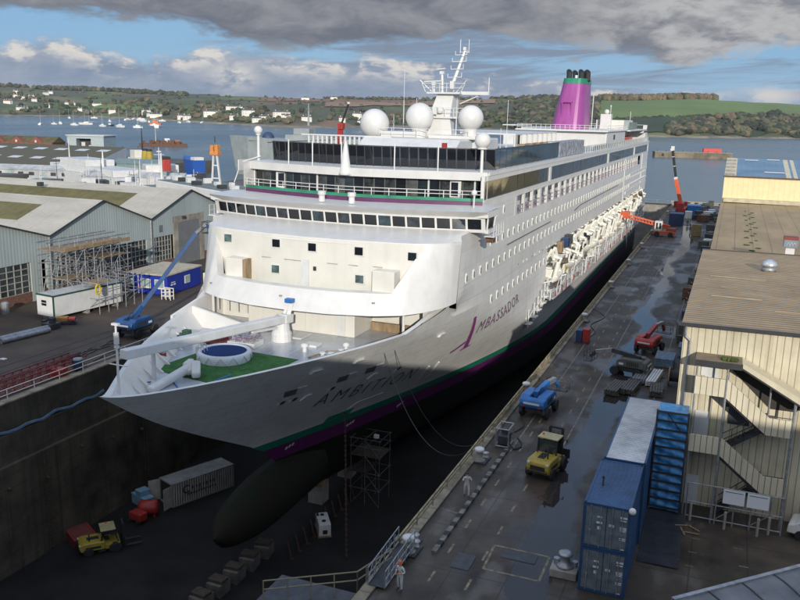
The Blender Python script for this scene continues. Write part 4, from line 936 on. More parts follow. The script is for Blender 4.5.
for k in range(3): m.tube((-1.85+.03*k,-1.3,.3+.35*k),(-1.85+.03*k,-.85,.3+.35*k),.03)
m.build('pool_ladder', WHITE, pool)
MB().box((-2.75,.3,.35),(.5,.45,.7)).tube((-2.75,.3,.7),(-2.2,.3,.75),.06).build('pump', WHITE, pool)
pl = thing('planter', 'white planter box of purple flowers beside the deck crane', 'planter', (-39.3, 61.6, DZ), R_(4))
MB().bx(-1.35,1.35,-.95,.95,0,.5).build('box', WHITE, pl, bevel=.04)
m = MB()
for k in range(260):
    x, y = U(-1.25,1.25), U(-.85,.85); h = .5+U(.02,.35); a = U(0, 6.28); r = U(.06,.12)
    m.add([(x+r*math.cos(a+q), y+r*math.sin(a+q), h+U(-.04,.04)) for q in (0,2.1,4.2)], [(0,1,2)], 0 if U(0,1) < .6 else 1)
m.build('flowers', [mat('purple petals', (.25,.07,.20), .7), mat('flower leaves', (.10,.09,.07), .8)], pl)

# ---------------- radomes, mast, top hamper
def dome(x, y, z, r, base=1.0):
    o = S(MB().ball((x, y, z), r, 24, 16), 'radome', WHITE, smooth=True); S(MB().lathe([(r*.62,-r*.92-base),(r*.55,-r*.9),(r*.62,-r*.72)], (x, y, z), 16), 'radome_base', WHITE, o); return o
dome(-42.4, 97, 23.72, 1.85, 2.4); dome(-36.4, 97, 24.68, 1.72, 3.3); dome(-29.85, 97, 24.7, 1.52, 3.4)
S(MB().extr([(88,19.44),(108,19.44),(108,22.2),(91.5,22.2),(88.6,20.6)], 'x', -41.5, -29.3), 'deckhouse', GREYW, bevel=.15)
S(MB().bx(-41.2,-36.2,96,104,22.2,22.9).bx(-34.5,-28.6,95,101,22.2,22.6), 'deckhouse', WHITE, bevel=.1)
m = MB()
for k in range(8): x = -41+k*1.65; m.tube((x, 95.2, 22.2), (x, 95.2, 23.3), .04)
for z in (22.75, 23.3): m.tube((-41, 95.2, z), (-29.4, 95.2, z), .035)
S(m, 'railing', WHITE)
for k in range(6): S(MB().box((-40.3+k*2.0, 88.75, 20.9), (.25,.2,.25)), 'flood_lamp', DSTEEL)
S(MB().bx(-29.9,-29.4,86.8,87.2,21.3,22.0), 'life_buoy_box', RED)
# mast: stout leaning trunk, platforms, raked topmast with yards and radars
def MST(mb_, name, m=WHITE): return S(mb_, name, m)
m = MB(); secs = [(19.4,-36.4,-33.0,98.6,102),(22.4,-36.6,-32.6,98.6,102),(24.7,-36.0,-33.2,99.0,102.2),(27.6,-35.2,-33.1,100,102.4)]
vs = [(x, y, z) for z, xa, xb, ya, yb in secs for x, y in ((xa,ya),(xb,ya),(xb,yb),(xa,yb))]
m.add(vs, [(k*4+i, k*4+(i+1) % 4, k*4+4+(i+1) % 4, k*4+4+i) for k in range(3) for i in range(4)]+[(12,13,14,15)]); MST(m, 'mast_trunk')
MST(MB().prism([(-37.0,98.6),(-31.6,98.6),(-31.9,102.6),(-36.6,102.6)], 24.6, 24.8), 'mast_platform'); MST(MB().prism([(-36.4,99.2),(-32.1,99.2),(-32.4,103),(-36.1,103)], 27.55, 27.75), 'mast_platform')
m = MB()
for z0, xa, xb, y in ((24.8,-37.0,-31.5,98.6),(27.75,-36.5,-31.9,99.1)):
    for k in range(6): x = xa+(xb-xa)*k/5; m.tube((x, y, z0), (x+(.5 if k == 5 else -.5 if k == 0 else 0), y, z0+1.05), .04)
    for q in (.55, 1.05): m.tube((xa-.45*q, y, z0+q), (xb+.45*q, y, z0+q), .035)
m.beam((-36.2,99.4,24.6),(-37.6,99.2,26.0),.09).beam((-32.4,99.4,24.6),(-31.0,99.2,26.0),.09).beam((-35.6,100,27.5),(-37.4,99.4,29.2),.10).beam((-33,100,27.5),(-31.3,99.4,29.2),.10)
MST(m, 'mast_railing')
MST(MB().tube((-34.0,101,27.7),(-32.55,102.2,32.9),.24,.16), 'topmast')
m = MB()
for z, hw in ((29.6,.9),(30.6,.8),(31.5,.9),(32.3,.75)): xx = -34+1.45*(z-27.7)/5.2; m.beam((xx-hw, 101.2, z), (xx+hw, 101.2, z+.05), .07); m.tube((xx+hw,101.2,z),(xx+hw,101.2,z+.6),.035); m.tube((xx-hw,101.2,z),(xx-hw,101.2,z+.45),.035)
m.box((-32.55,102.1,33.1),(.35,.3,.4)); 
for dx in (-.55, .55): m.tube((-32.55+dx,102,32.6),(-32.55+dx,102,34.2),.04)
m.beam((-33.2,102,32.7),(-31.9,102,32.7),.06); MST(m, 'yard')
m = MB().tube((-34.6,100,27.7),(-34.7,100,29.9),.16).box((-34.7,100,30.1),(.5,.5,.35)).beam((-35.4,100,30.5),(-34.2,99.6,30.6),.18,.14); MST(m, 'radar')
m = MB().beam((-36.9,99.6,29.0),(-34.4,99.2,29.1),.16,.14).box((-35.5,99.4,28.75),(.5,.5,.4)).tube((-35.5,99.4,27.7),(-35.5,99.4,28.7),.12); MST(m, 'radar')
MST(MB().bx(-32.6,-28.8,100.6,101.2,27.5,27.9).beam((-32.6,101,26.4),(-30.0,101,27.5),.12), 'mast_arm'); MST(MB().tube((-28.9,100.9,27.9),(-28.9,100.9,29.6),.05), 'aerial')
for k, z in enumerate((24.8,24.9,28.0)): MST(MB().box((-37.2+2.4*k*.9, 98.7, z+.6),(.5,.5,.9)), 'signal_lamp', GREYW)
MST(MB().lathe([(.3,0),(.42,.3),(.42,.6),(.15,.8)], (-34.4,98.9,25.2), 10), 'satellite_cover')
for x, y, z0, z1 in ((-40.1,101,22.9,30.5),(-31.2,95.6,22.6,27.0),(-25.6,98,19.4,26.9),(-26.6,99,19.4,23.6),(-37.6,99,22.9,27.0),(-37.9,98.2,22.9,25.8)): S(MB().tube((x,y,z0),(x,y,(z0+z1)/2),.07,.05).tube((x,y,(z0+z1)/2),(x,y,z1),.03), 'aerial', GREYW)
# poles along the parapet: two carry small radomes, one is a stout white cone
S(MB().tube((-51.0,83.4,19.4),(-51.0,83.4,22.3),.16), 'pole', WHITE); dome(-51.0, 83.4, 22.8, .48, .1)
S(MB().tube((-23.75,81.6,19.3),(-23.75,81.6,22.0),.16), 'pole', WHITE); dome(-23.75, 81.6, 22.55, .82, .1)
S(MB().lathe([(.72,0),(.62,.25),(.22,3.0),(.10,3.5)], (-37.6, 78.6, 18.65), 14), 'cone_mast', WHITE, smooth=True)
for dx in (-8.2,-4.9,-1.2,4.6,9.0): S(MB().tube((XS+dx, lounge_y(dx)-.6, 19.4), (XS+dx, lounge_y(dx)-.6, 22.0), .07), 'pole', WHITE)
for x, y in ((-38.5,75.0),(-35.2,75.1)): S(MB().lathe([(.35,0),(.3,.6),(.42,.75),(.42,1.1)], (x, y, 16.1), 12), 'searchlight', WHITE)
S(MB().tube((-23.5,78.6,16.0),(-23.5,78.6,17.4),.07), 'lamp_post', WHITE); S(MB().ball((-23.5,78.6,17.55),.3,12,8), 'lamp', WHITE, smooth=True)
S(MB().box((-52.2,82.0,18.9),(.12,2.0,1.2)).path([(-52.4,80.4,17.0),(-52.3,81.8,19.2),(-50.5,83.0,19.9)],.06), 'boarding_frame', WHITE)

# ---------------- funnel and after deckhouses
def FUN(z):                                                      # x0,x1,y0,y1
    t = (z-19.4)/(33.8-19.4); return (-39.8+2.5*t, -31.4-.9*t, 185-0+3.4*t, 199+1.0*t)
def fsec(z, n=28, g=0):
    x0, x1, y0, y1 = FUN(z); cx, cy, a, b_ = (x0+x1)/2, (y0+y1)/2, (x1-x0)/2+g, (y1-y0)/2+g; out = []
    for i in range(n):
        t = 2*math.pi*i/n; c_, s_ = math.cos(t), math.sin(t); out.append((cx+a*math.copysign(abs(c_)**.55, c_), cy+b_*math.copysign(abs(s_)**.55, s_), z))
    return out
def loft(secs): 
    m = MB(); n = len(secs[0]); m.add([p for s in secs for p in s], [(k*n+i, k*n+(i+1) % n, (k+1)*n+(i+1) % n, (k+1)*n+i) for k in range(len(secs)-1) for i in range(n)]+[tuple((len(secs)-1)*n+i for i in range(n))]); return m
FUNM = mat('funnel purple', (.30,.060,.25), .35, var=.12, scale=.4, streak=.1)
S(loft([fsec(z) for z in (19.4, 24, 28, 32.6)]), 'funnel', FUNM); S(loft([fsec(z, 28, .05) for z in (32.58, 33.7)]), 'funnel_band', GREEN)
for x, y in ((-36.2,191),(-33.6,191.5),(-32.4,192.6),(-33.0,195),(-35.6,195)): S(MB().tube((x,y,33.2),(x-.1,y+.5,35.0),.62,.62,12).tube((x-.1,y+.5,35.0),(x-.5,y+1.5,35.4),.62,.5,12), 'exhaust_pipe', BLACK)
S(MB().tube((-34.5,190.2,32.6),(-34.5,190.2,34.4),.3), 'exhaust_pipe', WHITE)
S(MB().bx(-36.6,-36.4,186.4,187,24.6,28.6).bx(-34.6,-34.4,186.5,187.1,24.6,28.6).bx(-36.6,-34.4,186.45,187.05,28.4,28.6), 'funnel_door_frame', PURPLE)
S(MB().tube((-31.05,194,19.6),(-31.0,194,30.5),.10), 'funnel_ladder', GREYW)
m = MB().bx(-42.6,-24.6,174,204,19.42,22.4).bx(-43.4,-24.2,172.6,205,22.4,22.75); S(m, 'deckhouse', WHITE, bevel=.2)
m = MB()
for k in range(20): m.tube((-43+k, 173, 22.7), (-43+k, 173, 23.7), .045)
for z in (23.2, 23.7): m.tube((-43, 173, z), (-24.5, 173, z), .04); m.tube((-24.5,173,z),(-24.5,205,z),.04)
for k in range(17): m.tube((-24.5, 173+2*k, 22.7), (-24.5, 173+2*k, 23.7), .045)
S(m, 'railing', GREYW)
S(MB().bx(-25.3,-24.5,184,186,20.8,21.8), 'window', DSTEEL); S(MB().bx(-45.6,-43.4,172,186,19.42,22.2).bx(-45.8,-43,171.6,186,23.3,23.5), 'deckhouse', GREYW)
S(MB().bx(-31.2,-24.8,201.5,219,22.75,24.9), 'deckhouse', CREAM, bevel=.1); S(MB().bx(-30.0,-27.6,199.6,202.2,22.75,26.2), 'deckhouse', WHITE, bevel=.1); dome(-28.8, 201, 26.7, .6, .2)
S(MB().tube((-28.2,203,26),(-28.2,203,28.0),.08).box((-28.2,203,28.1),(.3,.2,.3)), 'aerial', GREYW); S(MB().tube((-24.9,214,24.9),(-24.9,214,27),.06), 'aerial', GREYW)
GLS = mat('pale screen glass', (.32,.42,.42), .1, var=.3, scale=.5, spec=.8)
for k in range(7): S(MB().box((-24.2, 208+k*2.5, 23.6), (.06, 2.4, 1.7)), 'screen_pane', GLS)
for k in range(3): S(MB().box((-27.2+k*1.2, 206.7, 23.6), (1.1, .06, 1.7)), 'screen_pane', GLS)
S(MB().bx(-50,-23.6,205,243,22.3,22.65).bx(-50,-23.6,240,246.5,19.42,21.6).bx(-50,-23.7,236,246.5,21.6,22.3), 'after_deck', WHITE, bevel=.08)
S(MB().bx(-50,-28,205,236,19.42,22.3), 'deckhouse', CREAM)
m = MB()
for k in range(6): m.bx(-23.9,-23.7,236.3+k*1.7,236.5+k*1.7,22.65,23.7)
m.tube((-23.8,236,23.7),(-23.8,246.4,23.7),.05).tube((-50,246.4,23.7),(-23.8,246.4,23.7),.05); S(m, 'railing', WHITE)
for k in range(4): S(MB().bx(-23.75,-23.6,237.4+k*2.2,238.8+k*2.2,21.75,22.2), 'window', DSTEEL)
S(MB().extr([(206,19.5),(216,19.5),(215,21.9),(207,21.9)], 'x', -27.8, -26.2).bx(-27.9,-26.1,216,233,19.5,20.9), 'red_slide', mat('bright red slide', (.62,.05,.02), .35), bevel=.25)
m = MB()
for k in range(46): m.tube((PX-.1, 141+2.3*k, 19.4), (PX-.1, 141+2.3*k, 20.5), .05)
m.tube((PX-.1,141,20.5),(PX-.1,246,20.5),.06); S(m, 'railing', GREYW)
S(MB().bx(PX-.2,PX-.14,150,236,19.5,20.35), 'railing_glass', mat('smoked rail glass', (.06,.075,.085), .08, var=.4, scale=.3, spec=.8))
S(MB().bx(-48,-30,112,168,19.43,19.55).bx(-47,-30,120,150,22.4,22.6), 'pool_deck', WHITE)
m = MB()
for k in range(9): m.bx(-30.2,-30,120+k*3.7,120.3+k*3.7,19.5,22.4)
S(m, 'pergola', WHITE)
for k in range(5): S(MB().box((-29.2, 121.5+k*5, 20.3), (1.2, 2.2, 1.6)), 'bar_cabinet', TIMBER)
# ================================================================== east side: warehouse, stair, containers, quay
CLAD = mat('cream cladding', (.56,.50,.36), .55, var=.14, scale=.6, streak=.5, bump=.25, bscale=1.5); lines(CLAD, 0, .42, .055, (.16,.14,.10), .8)
CLADY = mat('cream cladding side', (.56,.50,.36), .55, var=.10, scale=.6, streak=.25); lines(CLADY, 1, .42, .055, (.16,.14,.10), .8)
ROOFM = corr(mat('tan corrugated roof', (.33,.235,.130), .7, var=.30, scale=.35, second=(.255,.18,.10), streak=.3), 1, .62, .18, .35)
ROOF2 = mat('tan panel roof', (.34,.24,.125), .7, var=.35, scale=.3, second=(.26,.185,.095), stretch=(1,.3,1)); lines(ROOF2, 0, 2.1, .07, (.07,.055,.035), .7); lines(ROOF2, 1, 6.2, .10, (.09,.068,.042), .5)
GUT = mat('dark gutter', (.030,.030,.032), .5)
wh = thing('warehouse', 'cream clad warehouse with tan corrugated roof and outside staircase facing the camera', 'warehouse', (20, 75, 0))
def W(mb, name, m, parent=None, **k): return mb.build(name, m, parent or wh, world=True, **k)
FX, FY, EZ = -1.9, 54.5, 12.3
W(MB().bx(FX, 46, FY, FY+.25, 0, EZ), 'front_wall', CLAD); W(MB().bx(FX, FX+.25, FY+.26, 88, 0, EZ), 'side_wall', CLADY); W(MB().bx(-1.35, -1.1, 88, 170, 0, 9.95), 'side_wall', CLADY)
W(MB().add([(FX-.15,FY-.25,EZ+.02),(46,FY-.25,EZ+.5),(46,88,EZ+.5),(FX-.15,88,EZ+.02),(FX-.15,FY-.25,EZ-.10),(46,FY-.25,EZ+.38),(46,88,EZ+.38),(FX-.15,88,EZ-.10)],[(0,1,2,3),(7,6,5,4),(0,4,5,1),(3,2,6,7),(0,3,7,4)]), 'roof', ROOFM)
W(MB().bx(46-.2, 46, FY, 170, 0, 9.9).bx(FX+.26, 46, 87.7, 87.95, 9.5, EZ-.11), 'rear_wall', CLAD)
W(MB().add([(-1.6,88.0,10.0),(46,88.0,10.5),(46,170,10.5),(-1.6,170,10.0)],[(0,1,2,3)]), 'roof', ROOF2)
W(MB().beam((FX-.2,FY-.33,EZ-.02),(46,FY-.33,EZ+.46),.16,.22), 'gutter', GUT); W(MB().beam((FX-.2,88.05,EZ+.05),(46,88.05,EZ+.53),.14,.12), 'ridge_cap', mat('ridge cap', (.06,.048,.032), .6))
W(MB().tube((-1.45,FY-.14,0),(-1.45,FY-.14,11.2),.07).tube((-1.45,FY-.14,11.2),(-1.75,FY-.2,11.5),.07).tube((-1.75,FY-.2,11.5),(-1.75,FY-.3,12.2),.07), 'downpipe', STEEL)
for k in range(14): W(MB().beam((FX-.16,58+k*2.2,EZ-.1),(FX-.34,58+k*2.2,EZ+.05),.05), 'gutter_bracket', DSTEEL)
# small roof litter: pale repair lines, moss
W(MB().bx(-.6,2.9,64.0,64.12,12.36,12.42).bx(0,1.6,67.8,67.9,12.38,12.43).bx(-.9,3.4,72.3,72.42,12.37,12.43).bx(3.6,6.2,60.3,60.4,12.4,12.45), 'roof_seam', mat('bleached seam', (.33,.27,.18), .8))
MOSS = mat('moss', (.07,.10,.02), .95, var=.4, scale=3)
m = MB()
for k in range(28): crown(m, (2.6+U(-.15,.15)+(k % 3)*.6, 89+k*2.4, 10.02), U(.15,.45), .16, 0, ICO1)
W(m, 'moss_line', MOSS)
# external stair: landings, sloped parapets, canopy
st = MB().bx(-1.0, 5.1, 52.7, 54.45, 10.42, 10.60); del st
TAN = mat('canopy top', (.20,.155,.10), .7, var=.2)
stair = W(MB().tube((.98,52.75,0),(.98,52.75,10.3),.07).tube((4.95,52.75,0),(4.95,52.75,8.6),.09).tube((-.82,52.8,0),(-.82,52.8,10.3),.06).tube((3.55,53.4,6.3),(3.55,53.4,9.2),.06), 'staircase', STEEL)
W(MB().bx(-.98, 1.75, 52.55, 54.4, 10.25, 10.5), 'canopy', [TAN], stair)
W(MB().extr([(1.75,10.5),(1.75,10.25),(5.6,8.25),(6.6,8.25),(6.6,8.5),(5.7,8.5)], 'y', 52.55, 54.4), 'canopy', CLADY, stair)
W(MB().bx(-.99, 1.76, 52.5, 52.55, 10.15, 10.52).extr([(1.76,10.30),(1.76,10.20),(5.62,8.10),(6.6,8.10),(6.6,8.2),(5.66,8.2)], 'y', 52.50, 52.545), 'canopy_fascia', GUT, stair)
W(MB().extr([(1.78,10.62),(1.78,10.31),(5.64,8.21),(6.6,8.21),(6.6,8.52),(5.75,8.52)], 'y', 52.48, 52.545), 'canopy_fascia', CLADY, stair)
W(MB().extr([(1.05,10.2),(1.76,10.2),(5.6,8.15),(5.2,7.35),(3.7,7.35),(3.5,7.5),(1.05,9.75)], 'y', FY-.04, FY-.01), 'stair_shade', mat('painted stair shade', (.035,.030,.024), .8), stair)  # dark panel standing in for the canopy shadow on the wall
W(MB().extr([(1.1,8.2),(1.1,7.1),(2.4,7.1)], 'y', FY-.04, FY-.01), 'stair_shade', bpy.data.materials['painted stair shade'], stair)
PAR = mat('stair cladding', (.58,.52,.38), .55, var=.1, scale=.6, streak=.3); lines(PAR, 0, .36, .05, (.13,.11,.08), .9)
W(MB().extr([(-.86,9.40),(-.86,8.25),(.97,8.25),(3.5,6.2),(4.9,6.2),(4.9,7.32),(3.6,7.32),(1.05,9.40)], 'y', 52.7, 52.82), 'stair_parapet', PAR, stair)
W(MB().extr([(-.86,5.56),(-.86,4.42),(1.0,4.42),(3.6,2.35),(4.9,2.35),(4.9,3.48),(3.67,3.48),(1.06,5.56)], 'y', 52.7, 52.82), 'stair_parapet', PAR, stair)
W(MB().bx(-.86,1.0,52.83,54.45,8.2,8.32).bx(3.5,4.9,52.83,54.45,6.2,6.32).bx(-.86,1.0,52.83,54.45,4.4,4.52).bx(3.5,4.9,52.83,54.45,2.3,2.42), 'landing', DSTEEL, stair)
m = MB()
for (xa, za, xb, zb, y0, y1) in ((1.0,8.3,3.5,6.3,52.9,53.6),(3.5,6.3,1.0,4.5,53.7,54.4),(1.0,4.4,3.5,2.4,52.9,53.6),(3.5,2.4,1.0,.1,53.7,54.4)):
    for k in range(9): t = (k+.5)/9; x = xa+(xb-xa)*t; z = za+(zb-za)*t; m.bx(x-.17, x+.17, y0, y1, z-.03, z+.02)
    m.beam((xa,y0,za-.1),(xb,y0,zb-.1),.05,.25); m.beam((xa,y1,za-.1),(xb,y1,zb-.1),.05,.25)
W(m, 'stair_flight', DSTEEL, stair)
m = MB()
for xa, za, xb, zb in ((3.5,6.3,1.0,4.5),(3.5,2.4,1.0,.1)):
    for h in (.55, 1.0): m.tube((xa,53.68,za+h),(xb,53.68,zb+h),.03)
    for k in range(5): t = k/4; m.tube((xa+(xb-xa)*t,53.68,za+(zb-za)*t),(xa+(xb-xa)*t,53.68,za+(zb-za)*t+1.0),.025)
for z in (6.3, 2.4):
    for h in (.5, 1.05): m.tube((3.5,52.95,z+h),(4.85,52.95,z+h+.02),.03)
W(m, 'stair_rail', DSTEEL, stair)
for x, z, w_ in ((0.05,8.35,.8),(-.25,4.55,.85),(-.45,.05,.85)): W(MB().bx(x-w_/2, x+w_/2, FY-.07, FY-.01, z, z+2.05), 'door', GREYW)
W(MB().bx(-.6,-.2,FY-.08,FY-.02,9.0,10.2), 'window_panel', WHITE); W(MB().bx(1.3,2.6,FY-.05,FY-.005,6.0,7.6), 'doorway', DSTEEL)
W(MB().lathe([(.18,0),(.18,.06),(.12,.1)], (0,0,0), 14), 'wall_lamp', WHITE).matrix_local = Matrix.Translation(Vector((4.1,FY-.02,5.0))-Vector(wh['org'])) @ Matrix.Rotation(math.pi/2, 4, 'X')
m = MB()
for k in range(50): a = U(0,6.28); crown(m, (1.0+U(-.45,.45), 53.2+U(-.25,.25), 10.5), U(.06,.14), .2, 0, ICO1)
o = m.build('moss', MOSS, label='clump of green moss growing on the staircase canopy', cat='moss', at=(1.0,53.2,10.5))
# things on the roof
v = thing('roof_vent', 'silver domed vent standing on the tan corrugated roof', 'roof vent', (3.75, 77.5, 12.38))
MB().lathe([(.62,0),(.62,.3),(.5,.34),(.5,.42)], (0,0,0), 18).build('vent_base', STEEL, v, smooth=True); MB().lathe([(.66,.44),(.66,.62),(.5,.85),(.2,1.0),(.05,1.03)], (0,0,0), 18).build('vent_cap', mat('bright aluminium', (.62,.63,.64), .3, .7, var=.1), v, smooth=True)
v = thing('chimney_stack', 'white roof stack with grey and red head near the warehouse ridge', 'chimney', (6.5, 97, 10.1))
MB().bx(-.45,.45,-.4,.4,0,1.9).build('stack', WHITE, v, bevel=.03); MB().bx(-.7,.7,-.6,.6,1.9,2.75).build('head', mat('grey head', (.20,.23,.27), .5), v, bevel=.04); MB().bx(-.72,.72,-.62,.62,2.76,3.05).build('head_cover', mat('rust red cover', (.22,.05,.035), .6), v)
m = MB()
for k in range(3): m.beam((-.42+.3*k,-.63,2.15),(-.27+.3*k,-.63,2.5),.10,.03).beam((-.27+.3*k,-.63,2.5),(-.12+.3*k,-.63,2.15),.10,.03)
m.build('mark', WHITE, v)
# the taller shed beyond, with its glazed roof
sh = thing('shed', 'tall cream end wall of a shed with glazed roof beyond the tan warehouse roof', 'shed', (20, 190, 0))
YCL = mat('pale yellow cladding', (.70,.60,.34), .5, var=.06, scale=.8); lines(YCL, 0, .9, .07, (.42,.36,.22), .5)
MB().bx(-1.45,46,170.1,170.4,0,15.0).build('end_wall', YCL, sh, world=True); MB().bx(-1.45,-1.15,170.4,208,0,15.0).build('side_wall', YCL, sh, world=True); MB().bx(-1.2,46,169.0,170.09,10.2,10.9).build('flashing', mat('pale flashing', (.48,.42,.29), .6), sh, world=True)
MB().bx(-1.6,46,169.85,170.1,14.85,15.12).build('gutter', mat('brown gutter', (.10,.06,.04), .6), sh, world=True)
GLR = mat('blue glazed roof', (.16,.22,.26), .12, var=.35, scale=.12, spec=.8); lines(GLR, 0, 1.1, .07, (.07,.09,.10), .8); lines(GLR, 1, 4.5, .14, (.10,.12,.13), .7)
rz_ = 17.6
for x0, x1, mm in ((-1.5,.6,mat('cream edge', (.62,.55,.38), .6)),(.62,9.3,GLR),(9.32,10.2,bpy.data.materials['cream edge']),(10.22,10.6,GLR),(10.62,11.3,bpy.data.materials['cream edge']),(11.32,30,GLR)):
    MB().add([(x0,170.1,15.05),(x1,170.1,15.05),(x1,192,rz_),(x0,192,rz_)],[(0,1,2,3)]).build('roof', mm, sh, world=True)
for x0, x1, t in ((2,4.6,.86),(6.3,8.7,.92),(5.6,9.2,.22)):
    MB().add([(x0,170.1+22*t,15.1+2.55*t),(x1,170.1+22*t,15.1+2.55*t),(x1,170.1+22*t+1.3,15.1+2.55*t+.16),(x0,170.1+22*t+1.3,15.1+2.55*t+.16)],[(0,1,2,3)]).build('roof_light', WHITE, sh, world=True)
for k in range(5): MB().bx(-1.3,.3,171+k*4.2,172.2+k*4.2,15.2+k*.49,15.4+k*.49).build('roof_hatch', CONC, sh, world=True)
MB().add([(-1.5,192,rz_),(46,192,rz_),(46,210,15),(-1.5,210,15)],[(0,1,2,3)]).build('rear_roof', GLR, sh, world=True)

# blue sheeted tower at the corner of the warehouse
TARPB = mat('blue tarpaulin', (.06,.25,.50), .42, var=.35, scale=2.5, second=(.03,.14,.32), bump=.8, bscale=3)
t_ = thing('sheeted_tower', 'tower wrapped in blue tarpaulin and black straps beside the warehouse corner', 'tarpaulin', (-1.95, 53.4, 0))
MB().grid(lambda u, v: (-2.85+1.8*u, 52.55+.05*math.sin(v*66+u*5)+.04*math.sin(u*17), .15+6.7*v), 16, 90).bx(-2.85,-1.05,52.66,54.3,.1,6.85).build('tarpaulin', TARPB, t_, world=True)
m = MB()
for k in range(12): z = .35+k*.59; m.bx(-2.9,-1.02,52.42,52.5,z-.05,z+.05)
m.beam((-2.3,52.45,6.8),(-1.3,52.45,5.6),.05); m.build('strap', BLACK, t_, world=True)
for x in (-2.9,-1.0): MB().tube((x,52.5,0),(x,52.5,6.95),.06).build('pole', DSTEEL, t_, world=True)

# shipping containers: two stacks
def container(name, label, loc, L, paint, roofp=None, doors=True, rz=0, group=None):
    c = thing(name, label, 'container', loc, rz, group); W2, H = 2.44, 2.56
    wall_ = corr(mat(name+' ribs', paint, .5, var=.25, scale=.8, streak=.25), 1, .28, .2, 1.0)
    MB().bx(-W2/2+.03, W2/2-.03, .12, L-.12, .12, H-.06).build('body', wall_, c)
    fr = mat(name+' frame', tuple(q*.7 for q in paint), .5, var=.2)
    m = MB()
    for x in (-W2/2+.06, W2/2-.06):
        for y in (.07, L-.07): m.box((x, y, H/2), (.14, .14, H))
        m.beam((x,.07,H-.06),(x,L-.07,H-.06),.12); m.beam((x,.07,.07),(x,L-.07,.07),.12,.14)
    for y in (.07, L-.07): m.beam((-W2/2+.06,y,H-.06),(W2/2-.06,y,H-.06),.12); m.beam((-W2/2+.06,y,.07),(W2/2-.06,y,.07),.12,.14)
    m.build('frame', fr, c)
    rp = corr(mat(name+' roof', roofp or paint, .5, var=.30, scale=.6, second=tuple(q*.55 for q in (roofp or paint))), 1, .23, .2, 1.0)
    MB().bx(-W2/2+.1, W2/2-.1, .1, L-.1, H-.055, H-.02).build('roof', rp, c)
    if doors:
        dp = mat(name+' door paint', (.135,.16,.18), .5, var=.4, scale=1.5, second=(.06,.075,.09))
        for s in (-1, 1):
            d = MB().bx(min(s*.02,s*1.12), max(s*.02,s*1.12), .03, .10, .16, H-.14)
            for k in range(4): d.bx(min(s*.1,s*1.06), max(s*.1,s*1.06), .015, .031, .25+k*.56, .68+k*.56)
            dd = d.build('door', dp, c)
            b_ = MB()
            for x in (.30,.82): b_.tube((s*x,-.015,.12),(s*x,-.015,H-.1),.025)
            for x in (.30,.82): b_.box((s*x,-.02,1.05),(.10,.05,.06))
            b_.build('lock_rod', STEEL, dd)
        l = MB()
        for k, (x, z, w_, h_) in enumerate(((.88,2.02,.36,.10),(.88,1.86,.30,.07),(.88,1.45,.34,.06),(.88,1.36,.34,.06),(.88,1.27,.28,.06),(.88,.85,.34,.05),(.88,.76,.30,.05),(-.35,1.52,.30,.12),(.28,1.5,.28,.05),(.28,1.42,.28,.05),(-.35,1.85,.26,.08),(.9,.22,.22,.06))): l.bx(x-w_/2, x+w_/2, .008, .014, z-h_/2, z+h_/2)
        l.lathe([(.11,0),(.11,.01)], (0,0,0), 14) if False else l.bx(-.44,-.26,.006,.013,1.12,1.30); l.build('stencil', GREYW, c)
    return c
BLU = (.026,.085,.205)
container('shipping_container', 'dark blue container with grey double doors on the quay, under another blue one', (-4.3, 41.1, .02), 6.1, BLU)
container('shipping_container', 'dark blue container with grey doors, on top of the front stack', (-4.3, 41.1, 2.6), 6.1, BLU)
container('shipping_container', 'long dark blue container underneath the white topped one', (-4.2, 47.5, .02), 12.2, BLU, doors=False)
container('shipping_container', 'long blue container with a weathered white roof, upper one of the rear stack', (-4.2, 47.5, 2.6), 12.2, BLU, (.62,.63,.64), doors=False)
l = thing('bulkhead_lamp', 'round white lamp fixed at the top corner of the front container', 'lamp', (-3.02, 41.05, 5.02)); MB().ball((0,0,.1),.19,14,10).build('globe', WHITE, l, smooth=True); MB().bx(-.05,.05,-.05,.15,-.12,0).build('bracket', DSTEEL, l)
l = thing('vent_pipe', 'small dark pipe standing on the blue container roof', 'pipe', (-4.9, 43.6, 5.14)); MB().tube((0,0,0),(0,0,.45),.05).box((0,0,.5),(.14,.14,.12)).build('pipe', DSTEEL, l)

# ------------------------------------------------------------------ quay paint, striped kerb, hatch
PAINTY = mat('worn yellow paint', (.24,.20,.12), .7, var=.5, scale=2.5, second=(.05,.042,.032)); PAINTW = mat('worn white paint', (.22,.21,.19), .7, var=.5, scale=2.5, second=(.06,.055,.05))
m = MB()
for k in range(62):
    y = 38.5+k*3.3; x = -13.2+.011*(y-38)
    m.add([(x-.07,y,.004),(x+.07,y,.004),(x+.07,y+1.15,.004),(x-.07,y+1.15,.004)],[(0,1,2,3)])
    x = -11.2+.003*y; m.add([(x-.07,y,.004),(x+.07,y,.004),(x+.07,y+1.15,.004),(x-.07,y+1.15,.004)],[(0,1,2,3)])
m.build('quay_marking', PAINTY, kind='structure')
m = MB()
for x in (-13.6,-10.1,-4.6): m.add([(x-.05,58,.005),(x+.05,58,.005),(x+.05,250,.005),(x-.05,250,.005)],[(0,1,2,3)])
m.add([(-15.3,46.9,.006),(-13.9,46.6,.006),(-13.9,46.72,.006),(-15.3,47.02,.006)],[(0,1,2,3)])
m.build('quay_marking', PAINTW, kind='structure')
m = MB()
for a, b_ in (((-10.9,43.8),(-7.6,43.8)),((-7.6,43.8),(-7.6,41.0)),((-7.6,41.0),(-10.8,41.0)),((-10.8,41.0),(-10.9,43.8))): m.beam((*a,.004),(*b_,.004),.14,.008)
m.build('quay_marking', PAINTY, kind='structure')
o = MB().bx(-10.2,-8.2,42.6,43.5,.003,.03).build('manhole_cover', DSTEEL, bevel=.01); tag(o, 'dark steel hatch cover inside the yellow painted square', 'hatch cover')
